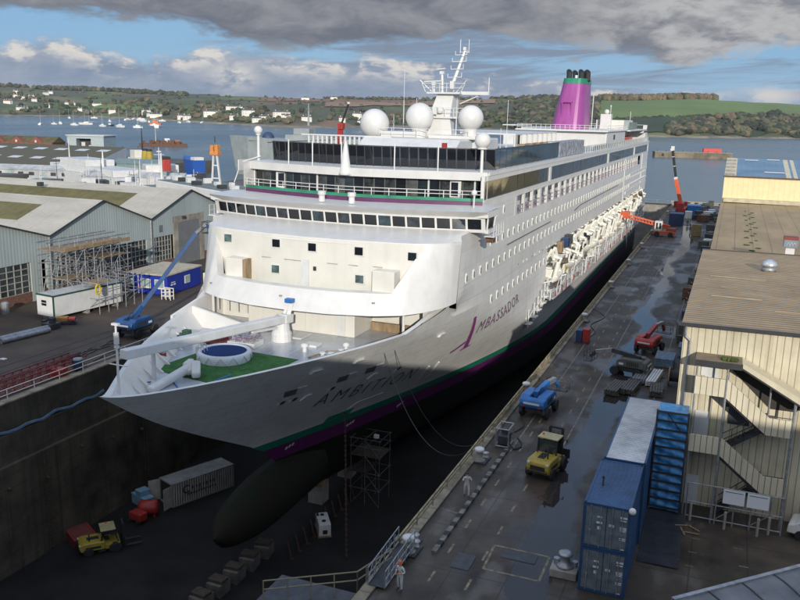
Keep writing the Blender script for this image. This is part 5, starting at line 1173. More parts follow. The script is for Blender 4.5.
o = MB().bx(-12.6,-11.5,40.4,42.1,.003,.03).build('manhole_cover', DSTEEL, bevel=.01); tag(o, 'small dark hatch cover left of the yellow painted square', 'hatch cover')
o = MB().bx(-14.05,-13.75,41.4,58.0,.002,.16)
sk = o.build('striped_kerb', mat('kerb stripes', (.20,.19,.16), .75, var=.4, scale=2, second=(.07,.065,.055))); tag(sk, 'low kerb painted in worn black and white blocks along the quay', 'kerb')
m = MB()
for k in range(13): m.bx(-14.07,-13.73,42.2+k*1.25,42.75+k*1.25,.003,.165)
m.build('stripe', BLACK, sk)

# quay edge rail, bollards
m = MB()
er = thing('quay_edge_rail', 'low cream timber rail along the dock edge of the wet quay', 'rail', (-15.9, 100, .14))
for k in range(78):
    y = 41+k*2.9; MB().bx(-15.98,-15.88,y,y+.12,.14,.75).build('post', CONC, er, world=True)
CRM = mat('dirty cream timber', (.33,.28,.17), .75, var=.4, scale=2, second=(.16,.12,.07))
for z in (.45,.75): MB().bx(-16.0,-15.9,40.6,266,z-.06,z+.06).build('rail', CRM, er, world=True)
MB().bx(-16.02,-15.86,62,266,.15,.42).build('kick_board', CRM, er, world=True)
def bollard(name, label, x, y, s=1, g=None):
    b = thing(name, label, 'bollard', (x, y, .01), 0, g, s)
    MB().lathe([(.42,0),(.40,.12),(.24,.2),(.22,.62),(.26,.70)], (0,0,0), 16).build('post', CONC, b, smooth=True); MB().lathe([(.25,.70),(.34,.76),(.34,.90),(.26,.96)], (0,0,0), 16).build('cap', GREYW, b, smooth=True)
    MB().bx(-.55,.55,-.5,.5,0,.10).build('base', DSTEEL, b); return b
b0 = bollard('bollard', 'white capped bollard on the quay edge nearest the camera', -15.3, 40.9, 1.1)
for lab, x, y in (('white capped bollard on the quay edge near the man in white overalls', -15.25, 55.2), ('white capped bollard at the dock edge left of the blue boom lift', -15.7, 71.9)): dup(b0, (x, y, .01), 0, lab)
for y in (102.5,): dup(b0, (-15.5, y, .01), 0, 'white capped bollard at the dock edge by the red and blue cabinet')
for k, y in enumerate((126,148,170,192,214,236,258)): dup(b0, (-15.5, y, .01), 0, 'pale bollard in the row along the far dock edge', 'bollards along the far dock edge')
for k, (x, y) in enumerate(((-15.1,41.6),(-15.4,42.3),(-15.0,56.0))):
    f = thing('fairlead_roller', ['low white roller beside the nearest bollard','second white roller behind the nearest bollard','white roller beside the bollard near the man'][k], 'roller', (x, y, .01)); MB().lathe([(.26,0),(.2,.1),(.18,.35),(.27,.42)], (0,0,0), 14).build('roller', GREYW, f, smooth=True); MB().bx(-.4,.4,-.3,.3,-.0,.06).build('base', DSTEEL, f)
cp = thing('capstan', 'grey steel capstan on a block at the foot of the container stack', 'capstan', (-6.45, 42.3, .01))
MB().bx(-.75,.75,-.6,.6,0,.5).build('block', CONC, cp, bevel=.06); MB().lathe([(.5,.5),(.45,.62),(.27,.75),(.25,1.1),(.40,1.2),(.40,1.32),(.2,1.36)], (0,0,0), 18).build('drum', STEEL, cp, smooth=True); MB().lathe([(.17,.5),(.17,.85)], (-.5,.1,0), 10).build('pawl', STEEL, cp); MB().lathe([(.17,.5),(.17,.85)], (.52,.1,0), 10).build('pawl', STEEL, cp)
# stair head with hand rail into the dock and a little gangway
gs = thing('dock_stair_rail', 'pale tubular handrail at the head of steps into the dock', 'handrail', (-17, 37, 0))
m = MB()
for p, q in (((-20.5,33.4),(-16.4,36.2)),((-16.4,36.2),(-15.6,39.2))):
    for h in (.55,1.05): m.tube((*p,h),(*q,h),.04)
    for k in range(5): t = k/4; x = p[0]+(q[0]-p[0])*t; y = p[1]+(q[1]-p[1])*t; m.tube((x,y,-.3),(x,y,1.05),.04)
m.build('rail', mat('yellowish rail', (.22,.19,.12), .6), gs, world=True); MB().bx(-21,-16.2,32.5,36.2,-.35,-.25).build('platform', DSTEEL, gs, world=True)
gw = thing('gangway', 'short steel gangway with mesh sides by the nearest bollard', 'gangway', (-15.6, 39, .2))
for x in (-15.95,-14.95):
    m = MB()
    for h in (.15,.6,1.1): m.tube((x,36.6,h+.1),(x,41.0,h+.35),.035)
    for k in range(7): m.tube((x,36.6+k*.73,.2),(x,36.6+k*.73,1.22+.04*k),.03); m.tube((x,36.6+k*.73,.2),(x,37.2+k*.66,1.2),.02) if k < 6 else None
    m.build('side_rail', STEEL, gw, world=True)
MB().add([(-15.95,36.6,.2),(-14.95,36.6,.2),(-14.95,41,.42),(-15.95,41,.42)],[(0,1,2,3)]).build('tread', DSTEEL, gw, world=True)

# ------------------------------------------------------------------ machines
def wheel(parent, x, y, r, w_, rim=None):
    t = MB().lathe([(r*.62,-w_/2),(r*.93,-w_/2),(r,-w_*.32),(r,w_*.32),(r*.93,w_/2),(r*.62,w_/2)], (0,0,0), 18).build('wheel', BLACK, parent); t.location = (x, y, r); t.rotation_euler = (0, math.pi/2, 0)
    MB().lathe([(r*.6,-w_*.35),(r*.3,-w_*.38),(r*.3,w_*.38),(r*.6,w_*.35)], (0,0,0), 14).build('rim', rim or STEEL, t)
def boom_lift(label, loc, rz, paint, boom, basket=True, steel=1, sc_=1, cover=None):
    o = thing('boom_lift', label, 'boom lift', loc, rz, None, sc_)
    MB().bx(-.75,.75,-1.6,1.6,.45,.95).bx(-1.1,1.1,-1.35,-1.05,.4,.6).bx(-1.1,1.1,1.05,1.35,.4,.6).build('chassis', DSTEEL, o, bevel=.05)
    for s in (-1, 1):
        for y in (-1.25, 1.25): wheel(o, s*1.05, y, .5, .38, paint)
    for s in (-1, 1): MB().extr([(-1.9,1.05),(-1.9,1.75),(-1.5,2.0),(.5,2.0),(1.1,1.7),(1.1,1.05)], 'x', min(s*.32,s*1.15), max(s*.32,s*1.15)).build('engine_cover', cover or paint, o, bevel=.10)
    MB().extr([(-2.1,1.0),(-2.2,1.4),(-2.1,1.75),(-1.6,1.9),(-1.5,1.0)], 'x', -1.1, 1.1).build('counterweight', cover or paint, o, bevel=.12); MB().bx(-.7,.7,-2.24,-2.20,1.35,1.52).build('label_strip', WHITE, o)
    for s in (-1, 1):
        v_ = MB()
        for k in range(6): v_.bx(s*1.155-.012, s*1.155+.012, -1.3+k*.22, -1.18+k*.22, 1.25, 1.7)
        v_.build('cover_vent', BLACK, o); MB().box((s*1.16,.55,1.4),(.02,.5,.22)).build('label_plate', WHITE, o); MB().box((s*1.02,-1.95,.8),(.25,.12,.5)).build('tow_lug', DSTEEL, o); MB().path([(s*.2,-1.3,1.9),(s*.25,-.6,2.35),(s*.22,.4,2.3)],.035).build('hydraulic_hose', BLACK, o); MB().box((s*.7,-2.18,1.15),(.22,.06,.1)).build('tail_lamp', RED, o); MB().lathe([(.7,.95),(.7,1.06)], (0,0,0), 18).build('turntable', DSTEEL, o)
    a = Vector(boom[0])
    for k, (p, q) in enumerate(zip(boom[:-1], boom[1:])):
        wd = .42-.07*k; MB().beam(p, q, wd, wd*1.15).build('boom_section', paint if k != steel else STEEL, o, bevel=.02)
        if k == 0: MB().beam(Vector(p)+Vector((0,0,-.35)), Vector(p).lerp(Vector(q), .45)+Vector((0,0,-.2)), .14).build('ram', STEEL, o)
    if basket:
        e = Vector(boom[-1]); m = MB(); w2, d2 = .95, .45
        for z in (0,.55,1.1): 
            for i, (p, q) in enumerate((((-w2,-d2),(w2,-d2)),((w2,-d2),(w2,d2)),((w2,d2),(-w2,d2)),((-w2,d2),(-w2,-d2)))): m.tube(e+Vector((*p,z-.3)), e+Vector((*q,z-.3)), .035, n=6)
        for x in (-w2,0,w2):
            for y in (-d2,d2): m.tube(e+Vector((x,y,-.3)), e+Vector((x,y,.8)), .03, n=6)
        m.bx(e.x-w2,e.x+w2,e.y-d2,e.y+d2,e.z-.34,e.z-.28); m.build('basket', DSTEEL, o)
    return o
boom_lift('blue boom lift with a pale boom parked by the dock edge', (-13.5,67.4,.01), R_(-6), BLUE, [(0,-1.2,2.0),(.15,1.6,2.25),(.2,3.4,2.1),(.3,4.4,1.2)], sc_=1.0)
boom_lift('olive grey boom lift with a dark boom, left of the red machine', (-7.7,82.2,.01), R_(80), DSTEEL, [(0,-1.2,2.0),(.1,2.0,2.4),(.1,3.8,1.9),(.2,4.4,1.2)], sc_=.92, cover=OLIVE)
boom_lift('red boom lift parked with its boom away from the camera', (-6.6,92.0,.01), R_(-14), RED, [(0,-1.0,2.1),(-.1,1.9,2.7),(-.2,4.6,2.5),(-.2,5.4,1.4)], sc_=.95)
# big yellow forklift, counterweight towards the camera
def forklift(label, loc, rz, sc_=1):
    o = thing('forklift', label, 'forklift', loc, rz, None, sc_)
    MB().extr([(-2.1,.55),(-2.25,1.0),(-2.2,1.5),(-1.9,1.68),(.1,1.62),(.1,.55)], 'x', -1.0, 1.0).build('body', YELLOW, o, bevel=.12); MB().bx(-1.0,1.0,.1,1.5,.5,1.15).build('front_body', YELLOW, o, bevel=.06)
    MB().bx(-.62,.62,-2.3,-2.2,.9,1.25).build('grille', BLACK, o); MB().bx(-.32,.22,-1.5,-.4,1.66,1.72).build('bonnet_vent', BLACK, o); MB().tube((.5,-1.3,1.6),(.5,-1.3,2.6),.07).build('exhaust_pipe', DSTEEL, o)
    for x in (-.82,.82):
        m = MB(); m.beam((x,-.25,1.6),(x,-.1,2.9),.1); m.beam((x,1.35,1.1),(x,1.0,2.9),.1); m.beam((x,-.1,2.9),(x,1.0,2.9),.1); m.build('cab_frame', BLACK, o)
    MB().bx(-.9,.9,-.25,1.15,2.9,3.02).build('cab_roof', mat('cab roof', (.42,.36,.18), .5), o, bevel=.05)
    MB().bx(-.78,.78,-.16,-.12,1.75,2.8).build('cab_glass', TINT, o); MB().bx(-.78,.78,1.14,1.17,1.5,2.8).build('cab_glass', TINT, o); MB().bx(-.3,.3,.05,.55,1.35,1.5).bx(-.3,.3,.0,.12,1.5,2.0).build('seat', BLACK, o)
    m = MB()
    for x in (-.55,.55): m.bx(x-.1,x+.1,1.75,1.95,.2,3.3)
    for z in (.5,1.6,2.6,3.2): m.bx(-.6,.6,1.78,1.92,z,z+.15)
    m.bx(-1.25,1.25,1.95,2.05,.7,1.5).build('mast', BLACK, o)
    for x in (-.6,.6): MB().bx(x-.1,x+.1,2.05,3.6,.25,.33).build('fork', DSTEEL, o)
    for s in (-1, 1): wheel(o, s*1.0, 1.0, .6, .5, YELLOW); wheel(o, s*.95, -1.45, .5, .42, YELLOW)
    for s in (-1, 1):
        MB().box((s*.8,-2.22,1.45),(.22,.1,.16)).build('lamp', WHITE, o); MB().bx(min(s*1.0,s*1.02),max(s*1.0,s*1.02),-1.7,-.3,.85,1.15).build('side_stripe', BLACK, o); MB().beam((s*.9,.9,2.6),(s*1.2,1.1,2.7),.04).box((s*1.22,1.1,2.6),(.06,.16,.26)).build('mirror', BLACK, o); MB().bx(s*.95-.18,s*.95+.18,-.5,.1,.35,.42).build('step', DSTEEL, o); MB().path([(s*.25,1.7,.6),(s*.3,1.6,1.8),(s*.22,1.75,3.0)],.03).build('hydraulic_hose', BLACK, o)
    MB().lathe([(.09,0),(.09,.14),(.04,.18)], (-.6,.4,3.02), 10).build('beacon', ORANGE, o); MB().bx(-.85,.85,-2.29,-2.24,.62,.78).build('hazard_strip', BLACK, o)
    return o
forklift('yellow forklift standing on the wet quay facing away', (-10.3,55.6,.01), R_(-9), .86)
# orange machine whose lattice jib reaches over the dock
o = thing('access_platform', 'orange lattice jib with white cab reaching over the dock to the ship', 'access machine', (-13.0,190.5,.01))
MB().bx(-2,2.6,-1.2,1.2,.5,1.2).build('chassis', ORANGE, o, bevel=.05)
for x in (-1.3,1.6):
    for s in (-1,1): 
        t = MB().lathe([(.3,-.2),(.55,-.2),(.55,.2),(.3,.2)], (0,0,0), 14).build('wheel', BLACK, o); t.location = (x, s*1.2, .55); t.rotation_euler = (math.pi/2,0,0)
MB().bx(-1.9,-.3,-1.2,.7,1.2,3.3).build('cab', WHITE, o, bevel=.08); MB().bx(-1.6,-1.2,-1.24,-1.2,1.7,3.0).bx(-.9,-.5,-1.24,-1.2,1.7,3.0).build('cab_window', BLACK, o)
m = MB(); A_, B_ = Vector((1.2,.6,1.9)), Vector((-8.3,-.2,4.0)); d_ = (B_-A_)
for dy, dz in ((-.5,-.4),(.5,-.4),(-.5,.4),(.5,.4)): m.tube(A_+Vector((0,dy,dz)), B_+Vector((0,dy*.8,dz*.8)), .10)
for k in range(14):
    t0, t1 = k/14, (k+1)/14
    for dy in (-.5,.5): m.tube(A_+d_*t0+Vector((0,dy,-.4)), A_+d_*t1+Vector((0,dy,.4)), .06); m.tube(A_+d_*t0+Vector((0,dy,.4)), A_+d_*t1+Vector((0,dy,-.4)), .06)
m.beam(A_, A_+d_*.42, .95, .75); m.build('lattice_jib', ORANGE, o); MB().bx(-9.6,-7.6,-1.0,.9,3.5,5.0).build('jib_head', ORANGE, o, bevel=.1); MB().tube((-8.2,-.2,3.8),(-7.6,-.2,-3.5),.09).build('hanging_leg', DSTEEL, o); MB().bx(.6,2.6,-.8,.9,1.2,1.9).build('engine_cover', mat('dull orange', (.28,.08,.05), .6), o, bevel=.08)
# mobile crane at the dock end
o = thing('mobile_crane', 'red mobile crane with a raised black and white telescopic boom at the quay end', 'mobile crane', (-12.4,243,.01))
MB().bx(-1.3,1.3,-3,6,.7,1.5).build('carrier', RED, o, bevel=.05); MB().bx(-1.2,1.2,6.0,7.8,.8,2.6).build('cab', RED, o, bevel=.1)
for y in (-2.2,-.6,3,4.8,6.6):
    for s in (-1,1): wheel(o, s*1.15, y, .6, .45)
MB().bx(-1.2,.6,-2.6,1.6,1.5,2.9).bx(-2.1,-1.0,-.8,.9,1.5,3.2).build('upper_works', RED, o, bevel=.08)
p0, p1, p2, p3 = Vector((-.1,-1.0,2.2)), Vector((-2.1,-.8,9.3)), Vector((-3.7,-.6,17.0)), Vector((-3.8,-.6,17.6))
MB().beam(p0,p1,1.15,.95).build('boom', ORANGE, o, bevel=.05); MB().beam(p1,p1.lerp(p2,.08),.95,.85).build('boom_collar', WHITE, o); MB().beam(p1.lerp(p2,.08),p2,.62,.6).build('boom', BLACK, o); MB().beam(p2,p2+(p2-p1)*.08,.8,1.0).box(p3+Vector((.1,0,.3)),(.9,.7,.7)).build('boom_head', WHITE, o); MB().tube((-.3,.6,1.8),p0.lerp(p1,.55),.22).build('ram', STEEL, o)
for k, z in enumerate((.45,.78)): MB().beam(p1.lerp(p2,z),p1.lerp(p2,z+.02),.66,.64).build('boom_band', WHITE, o)

def boxy(name, label, cat, loc, size, m, rz=0, group=None, lid=None, legs=False):
    o = thing(name, label, cat, loc, rz, group); a, b_, c_ = size
    body = MB().bx(-a/2,a/2,-b_/2,b_/2,.06,c_); 
    for k in range(int(max(2, b_/.6))): y = -b_/2+.2+k*(b_-.4)/max(1,int(max(2,b_/.6))-1); body.bx(-a/2-.03,a/2+.03,y-.04,y+.04,.1,c_-.05)
    body.build('body', m, o, bevel=.03); MB().bx(-a/2-.05,a/2+.05,-b_/2-.05,b_/2+.05,c_,c_+.07).build('lid', lid or m, o); MB().bx(-a/2,a/2,-b_/2+.05,-b_/2+.2,0,.06).bx(-a/2,a/2,b_/2-.2,b_/2-.05,0,.06).build('skid', DSTEEL, o)
    return o
boxy('site_cabin', 'dark blue box cabin standing behind the orange jib machine', 'cabin', (-11.8,213.5,.01), (3.2,5,2.9), NAVY)
boxy('site_cabin', 'small yellow and brown kiosk on the far quay', 'kiosk', (-6.3,195,.01), (2.0,2.0,2.5), mat('dull yellow', (.25,.20,.08), .6), lid=TIMBER)
boxy('generator', 'bright blue generator set near the quay end', 'generator', (-9.0,243,.01), (3.4,5,2.3), BLUE)
boxy('generator', 'pale grey compressor beside the far quay rubbish', 'compressor', (-9.8,230,.01), (1.6,2.4,1.8), GREYW)
cb = thing('welding_set', 'red and navy welding set at the dock edge', 'welding set', (-14.1,92.4,.01)); MB().bx(-.6,.1,-.7,.7,.15,1.5).build('cabinet', NAVY, cb, bevel=.04); MB().bx(.12,.85,-.6,.6,.15,1.65).build('cabinet', RED, cb, bevel=.04); MB().bx(-.7,.9,-.8,.8,0,.14).build('skid', DSTEEL, cb)
pf = thing('pump_frame', 'dark pump in a tubular steel frame by the dock edge', 'pump', (-14.4,59.2,.01))
m = MB()
for x in (-.5,.5):
    for y in (-.8,.8): m.tube((x,y,0),(x,y,1.5),.05)
for z in (.1,1.5):
    for a, b_ in (((-.5,-.8),(.5,-.8)),((.5,-.8),(.5,.8)),((.5,.8),(-.5,.8)),((-.5,.8),(-.5,-.8))): m.tube((*a,z),(*b_,z),.05)
m.build('frame', STEEL, pf); MB().bx(-.38,.38,-.6,.6,.15,.85).lathe([(.3,.85),(.3,1.2),(.1,1.3)], (0,.2,0), 12).build('pump_body', DSTEEL, pf, bevel=.03); MB().path([(.4,-.5,.4),(1.0,-.9,.08),(1.4,-.2,.06),(1.2,.7,.06),(.7,1.5,.06)],.06).build('hose', BLACK, pf)
for k, (pts, lab) in enumerate((([(-14.6,61,.05),(-13.9,63.5,.05),(-14.7,66,.05),(-14.0,69,.05),(-15.2,72,.05)], 'black hose snaking along the dock edge beside the pump frame'), ([(-14.2,93.5,.05),(-13.3,97,.05),(-14.4,101,.05),(-13.5,106,.05),(-15.5,109,.3)], 'black cable running from the welding set to the dock edge'))):
    P_ = [Vector(q) for q in pts]; fine = []
    for i in range(len(P_)-1):
        a, b_, c_, d_ = P_[max(0,i-1)], P_[i], P_[i+1], P_[min(len(P_)-1,i+2)]
        for q in range(8):
            t = q/8; fine.append(.5*((2*b_)+(c_-a)*t+(2*a-5*b_+4*c_-d_)*t*t+(3*b_-a-3*c_+d_)*t**3))
    fine.append(P_[-1]); MB().path(fine, .045 if k < 2 else .03).build('hose', BLACK, at=tuple(P_[0]), label=lab, cat='hose')
for k in range(30):
    o = MB().box((0,0,0),(U(.15,.5),U(.1,.4),U(.02,.08)), U(0,3)).build('scrap', (TIMBER, RUST, GREYW, BLACK, NAVY)[k % 5], at=(U(-15,-3.4) if k < 20 else U(-1,5), U(44,110) if k < 20 else U(45,51), .04), label='small scrap of rubbish lying on the wet quay', cat='scrap', group='scraps of rubbish on the quay')
# bundles of scaffold tube and board by the warehouse
def bundle(label, x, y, ln, rz, m, n=5, group=None):
    o = thing('scaffold_bundle', label, 'scaffold bundle', (x, y, .01), rz, group); t = MB()
    for i in range(n):
        for j in range(4): t.bx(-.55+i*.24,-.55+i*.24+.19,-ln/2+U(-.1,.1),ln/2+U(-.1,.1),.12+j*.13,.12+j*.13+.10)
    t.build('boards', m, o); MB().bx(-.65,.7,-ln*.35,-ln*.35+.12,0,.12).bx(-.65,.7,ln*.35,ln*.35+.12,0,.12).build('bearer', TIMBER, o)
BOARD = mat('dark scaffold boards', (.10,.095,.085), .7, var=.5, scale=4, second=(.035,.033,.03))
bundle('grey scaffold boards stacked left of the white container roof', -8.2,76.2,3.6,R_(-8),BOARD); bundle('second stack of scaffold boards beside the grey stack', -6.9,77.0,3.4,R_(-6),BOARD)
bundle('stack of steel tube behind the scaffold boards', -6.3,81.2,4.2,R_(-4),STEEL); bundle('pale ladder beams lying beside the steel tube', -5.0,81.0,4.4,R_(-5),GREYW,4); bundle('short boards beside the rear container', -4.6,77.3,3.0,R_(3),BOARD)
boxy('pallet_stack', 'light blue pallets stacked behind the red boom lift', 'pallets', (-4.6,87.5,.01),(1.8,3,.9), mat('faded blue', (.13,.20,.28), .7, var=.4, scale=3)); boxy('pallet_stack', 'light blue pallets against the warehouse wall', 'pallets', (-2.9,92,.01),(1.2,2.2,1.1), bpy.data.materials['faded blue'])
cab = thing('cable_reel', 'brown cable reel standing beside the warehouse wall', 'cable reel', (-3.2,80.4,0)); 
for x in (-.5,.5): t = MB().lathe([(.9,-.06),(.9,.06)], (0,0,0), 18).build('flange', TIMBER, cab); t.location = (x,0,.92); t.rotation_euler = (0,math.pi/2,0)
t = MB().lathe([(.5,-.45),(.5,.45)], (0,0,0), 14).build('drum', BLACK, cab); t.location = (0,0,.92); t.rotation_euler = (0,math.pi/2,0)
JM = [DSTEEL, OLIVE, mat('dull green', (.06,.08,.06), .7), NAVY, BOARD, GREYW, RUST]
for k in range(34):
    y = 97+k*4.4+U(-.8,.8); x = -3.1+U(-.6,.7)-(.8 if k % 3 == 0 else 0); mm = JM[k % 7]
    if k % 4 == 0:
        o = thing('drum', 'steel drum among the stores along the warehouse side', 'drum', (x, y, .005), 0, 'drums along the warehouse side'); MB().lathe([(.3,0),(.3,.28),(.32,.3),(.3,.32),(.3,.6),(.32,.62),(.3,.64),(.3,.9)], (0,0,0), 14).build('barrel', mm, o); MB().lathe([(.29,.9),(.29,.93)], (0,0,0), 14).build('lid', DSTEEL, o)
    else: boxy('crate', 'dull crate among the stores along the warehouse side', 'crate', (x, y, .005), (U(1,2.2), U(1.2,3), U(.6,1.8)), mm, U(-.2,.2), 'crates along the warehouse side')
for k in range(16):
    x, y = U(-8.5,-4.5), U(222,264); boxy('crate', 'dull crate in the clutter at the far quay end', 'crate', (x, y, .005), (U(1,2.4), U(1.2,3), U(.6,2.0)), JM[(k*3) % 7], U(-.6,.6), 'crates at the far quay end')
# end of the quay: low parapet and fence
o = MB().bx(-17,90,270.0,270.6,.002,.9).build('sea_wall', CONC); tag(o, 'low concrete parapet closing the far end of the quay', 'parapet')
for k in range(6): l = thing('fender', 'black tyre fender hung on the end parapet', 'fender', (-14+k*2.3, 269.75, .55), 0, 'fenders on the end parapet'); MB().lathe([(.3,-.12),(.5,-.1),(.5,.1),(.3,.12)], (0,0,0), 12).build('tyre', BLACK, l)
# warehouse forecourt: mesh gate with sign boards, posts, ground sheet, car
g = thing('mesh_gate', 'tubular steel gate with mesh in front of the outside staircase', 'gate', (2.5,52.2,0))
m = MB()
for x in (-.6,.9,1.15,2.2,3.2,4.3,5.0): m.tube((x,52.2,0),(x,52.2,2.5),.05)
for z in (.25,1.25,2.5): m.tube((-.6,52.2,z),(5.0,52.2,z),.04)
m.tube((1.15,52.2,.3),(2.2,52.2,1.2),.025).tube((3.2,52.2,.3),(4.3,52.2,1.2),.025); m.build('frame', STEEL, g, world=True)
m = MB()
for k in range(28): m.bx(-.6+.2*k,-.59+.2*k,52.19,52.2,.25,1.25)
m.build('mesh', DSTEEL, g, world=True)
for x0, lab in ((1.52,'left white sign board hung on the mesh gate'),(2.92,'right white sign board hung on the mesh gate')):
    b = thing('sign_board', lab, 'sign', (x0+.62,52.1,1.55)); MB().box((0,0,.47),(1.26,.04,.94)).build('panel', mat('sign white', (.66,.68,.70), .5, var=.05) if 'sign white' not in bpy.data.materials else bpy.data.materials['sign white'], b); MB().box((0,-.025,.80),(1.05,.01,.035)).build('small_print', DSTEEL, b)
for k, (x, y) in enumerate(((-.3,52.0),(1.75,51.6),(3.65,51.5),(4.3,52.0))):
    b = thing('guard_post', ['steel guard post at the corner of the stair tower','steel guard post below the left sign board','steel guard post below the right sign board','leaning steel guard post near the gate end'][k], 'post', (x, y, 0)); MB().tube((0,0,0),(0,0,1.15),.08).lathe([(.09,1.15),(.06,1.22)], (0,0,0), 10).build('post', CONC, b); MB().bx(-.15,.15,-.15,.15,0,.02).build('base', DSTEEL, b)
GS = mat('black ground sheet', (.035,.038,.045), .35, var=.4, scale=1.2, second=(.018,.02,.024), bump=.5, bscale=1.5)
o = MB().grid(lambda u, v: (-2.9+2.3*u+.05*math.sin(v*9), 45.4+7.0*v, .03+.05*abs(math.sin(v*7+u*2))), 8, 20).build('ground_sheet', GS); tag(o, 'black plastic sheet spread on the ground beside the containers', 'sheet')
for k, (x, y) in enumerate(((.2,49.6),(.1,47.8),(0,46.1),(2.9,47.3),(2.6,49.4))):
    MB().add([(x-.25,y,.005),(x+.25,y+.02,.005),(x+.25,y+.10,.005),(x-.25,y+.08,.005)],[(0,1,2,3)]).build('quay_marking', PAINTW, kind='structure')
for k in range(4):
    o = thing('timber_offcut', 'timber offcut lying by the ground sheet', 'timber', (-.4+U(-.3,.4), 50.6+U(-.6,.6), .04), U(0,3), 'timber offcuts by the ground sheet'); MB().bx(-.5,.5,-.05,.05,0,.05).build('plank', TIMBER, o)
car = thing('parked_car', 'white car parked by the warehouse wall at the right edge', 'car', (7.6,52.6,0), R_(78))
MB().extr([(-2.1,.35),(-2.15,.8),(-1.9,.98),(-1.1,1.02),(-.5,1.42),(1.1,1.45),(1.75,1.0),(2.1,.9),(2.15,.35)], 'x', -.88, .88).build('body', WHITE, car, bevel=.08); MB().extr([(-.95,1.03),(-.45,1.36),(1.0,1.38),(1.5,1.03)], 'x', -.89, .89).build('window', DARKGLASS, car)
for y in (-1.35,1.35):
    for s in (-1,1): wheel(car, s*.8, y, .33, .2)
for s in (-1,1): MB().box((s*.65,-2.13,.72),(.3,.08,.14)).build('headlight', GLS, car)
# curved roof of the low building right in front of the camera position
nr = thing('barrel_roof_building', 'grey ribbed curved roof of a low building at the bottom right corner', 'building', (6,33,0))
ax = Vector((4.9,4.9,0)).normalized(); px_ = Vector((ax.y,-ax.x,0)); o0 = Vector((-.5,33.7,0))
RIB = mat('grey metal roof', (.15,.15,.16), .5, var=.25, scale=.8)
MB().grid(lambda u, v: o0+ax*(u*16-.2)+px_*(4.6*math.sin(v*math.pi/2))+Vector((0,0,1.2+3.8*math.cos(v*math.pi/2))), 20, 12).build('roof', RIB, nr, world=True, smooth=True)
for k in range(9):
    m = MB(); pts = [o0+ax*(k*1.9)+px_*(4.62*math.sin(v*math.pi/20))+Vector((0,0,1.23+3.8*math.cos(v*math.pi/20))) for v in range(11)]; m.path(pts, .035); m.build('rib', DSTEEL, nr, world=True)
MB().grid(lambda u, v: o0+ax*(u*16-.2)+Vector((0,0,5.0*v)), 2, 2).build('wall', CONC, nr, world=True); MB().beam(o0+Vector((0,0,5.02)), o0+ax*15.8+Vector((0,0,5.02)), .2, .12).build('edge_trim', STEEL, nr, world=True)

# the unseen tall works building the picture was taken from; it throws the shade over bow, quay and dock
bb = thing('unseen_works_building', 'unseen tall works building behind the camera, its roof edge just below eye level', 'building', (0,-20,0))
MB().bx(-75,60,-38,-2.2,DF,23.2).build('wall', mat('light bounce cladding', (.72,.72,.70), .6, var=.1), bb, world=True); MB().bx(-75.3,60.3,-38.3,-1.9,23.21,23.6).build('roof', DSTEEL, bb, world=True)  # unseen wall made white to bounce sky light onto the bow
for k in range(14):
    MB().bx(-70+k*9,-64+k*9,-2.19,-2.1,6,20).build('window', DARKGLASS, bb, world=True)
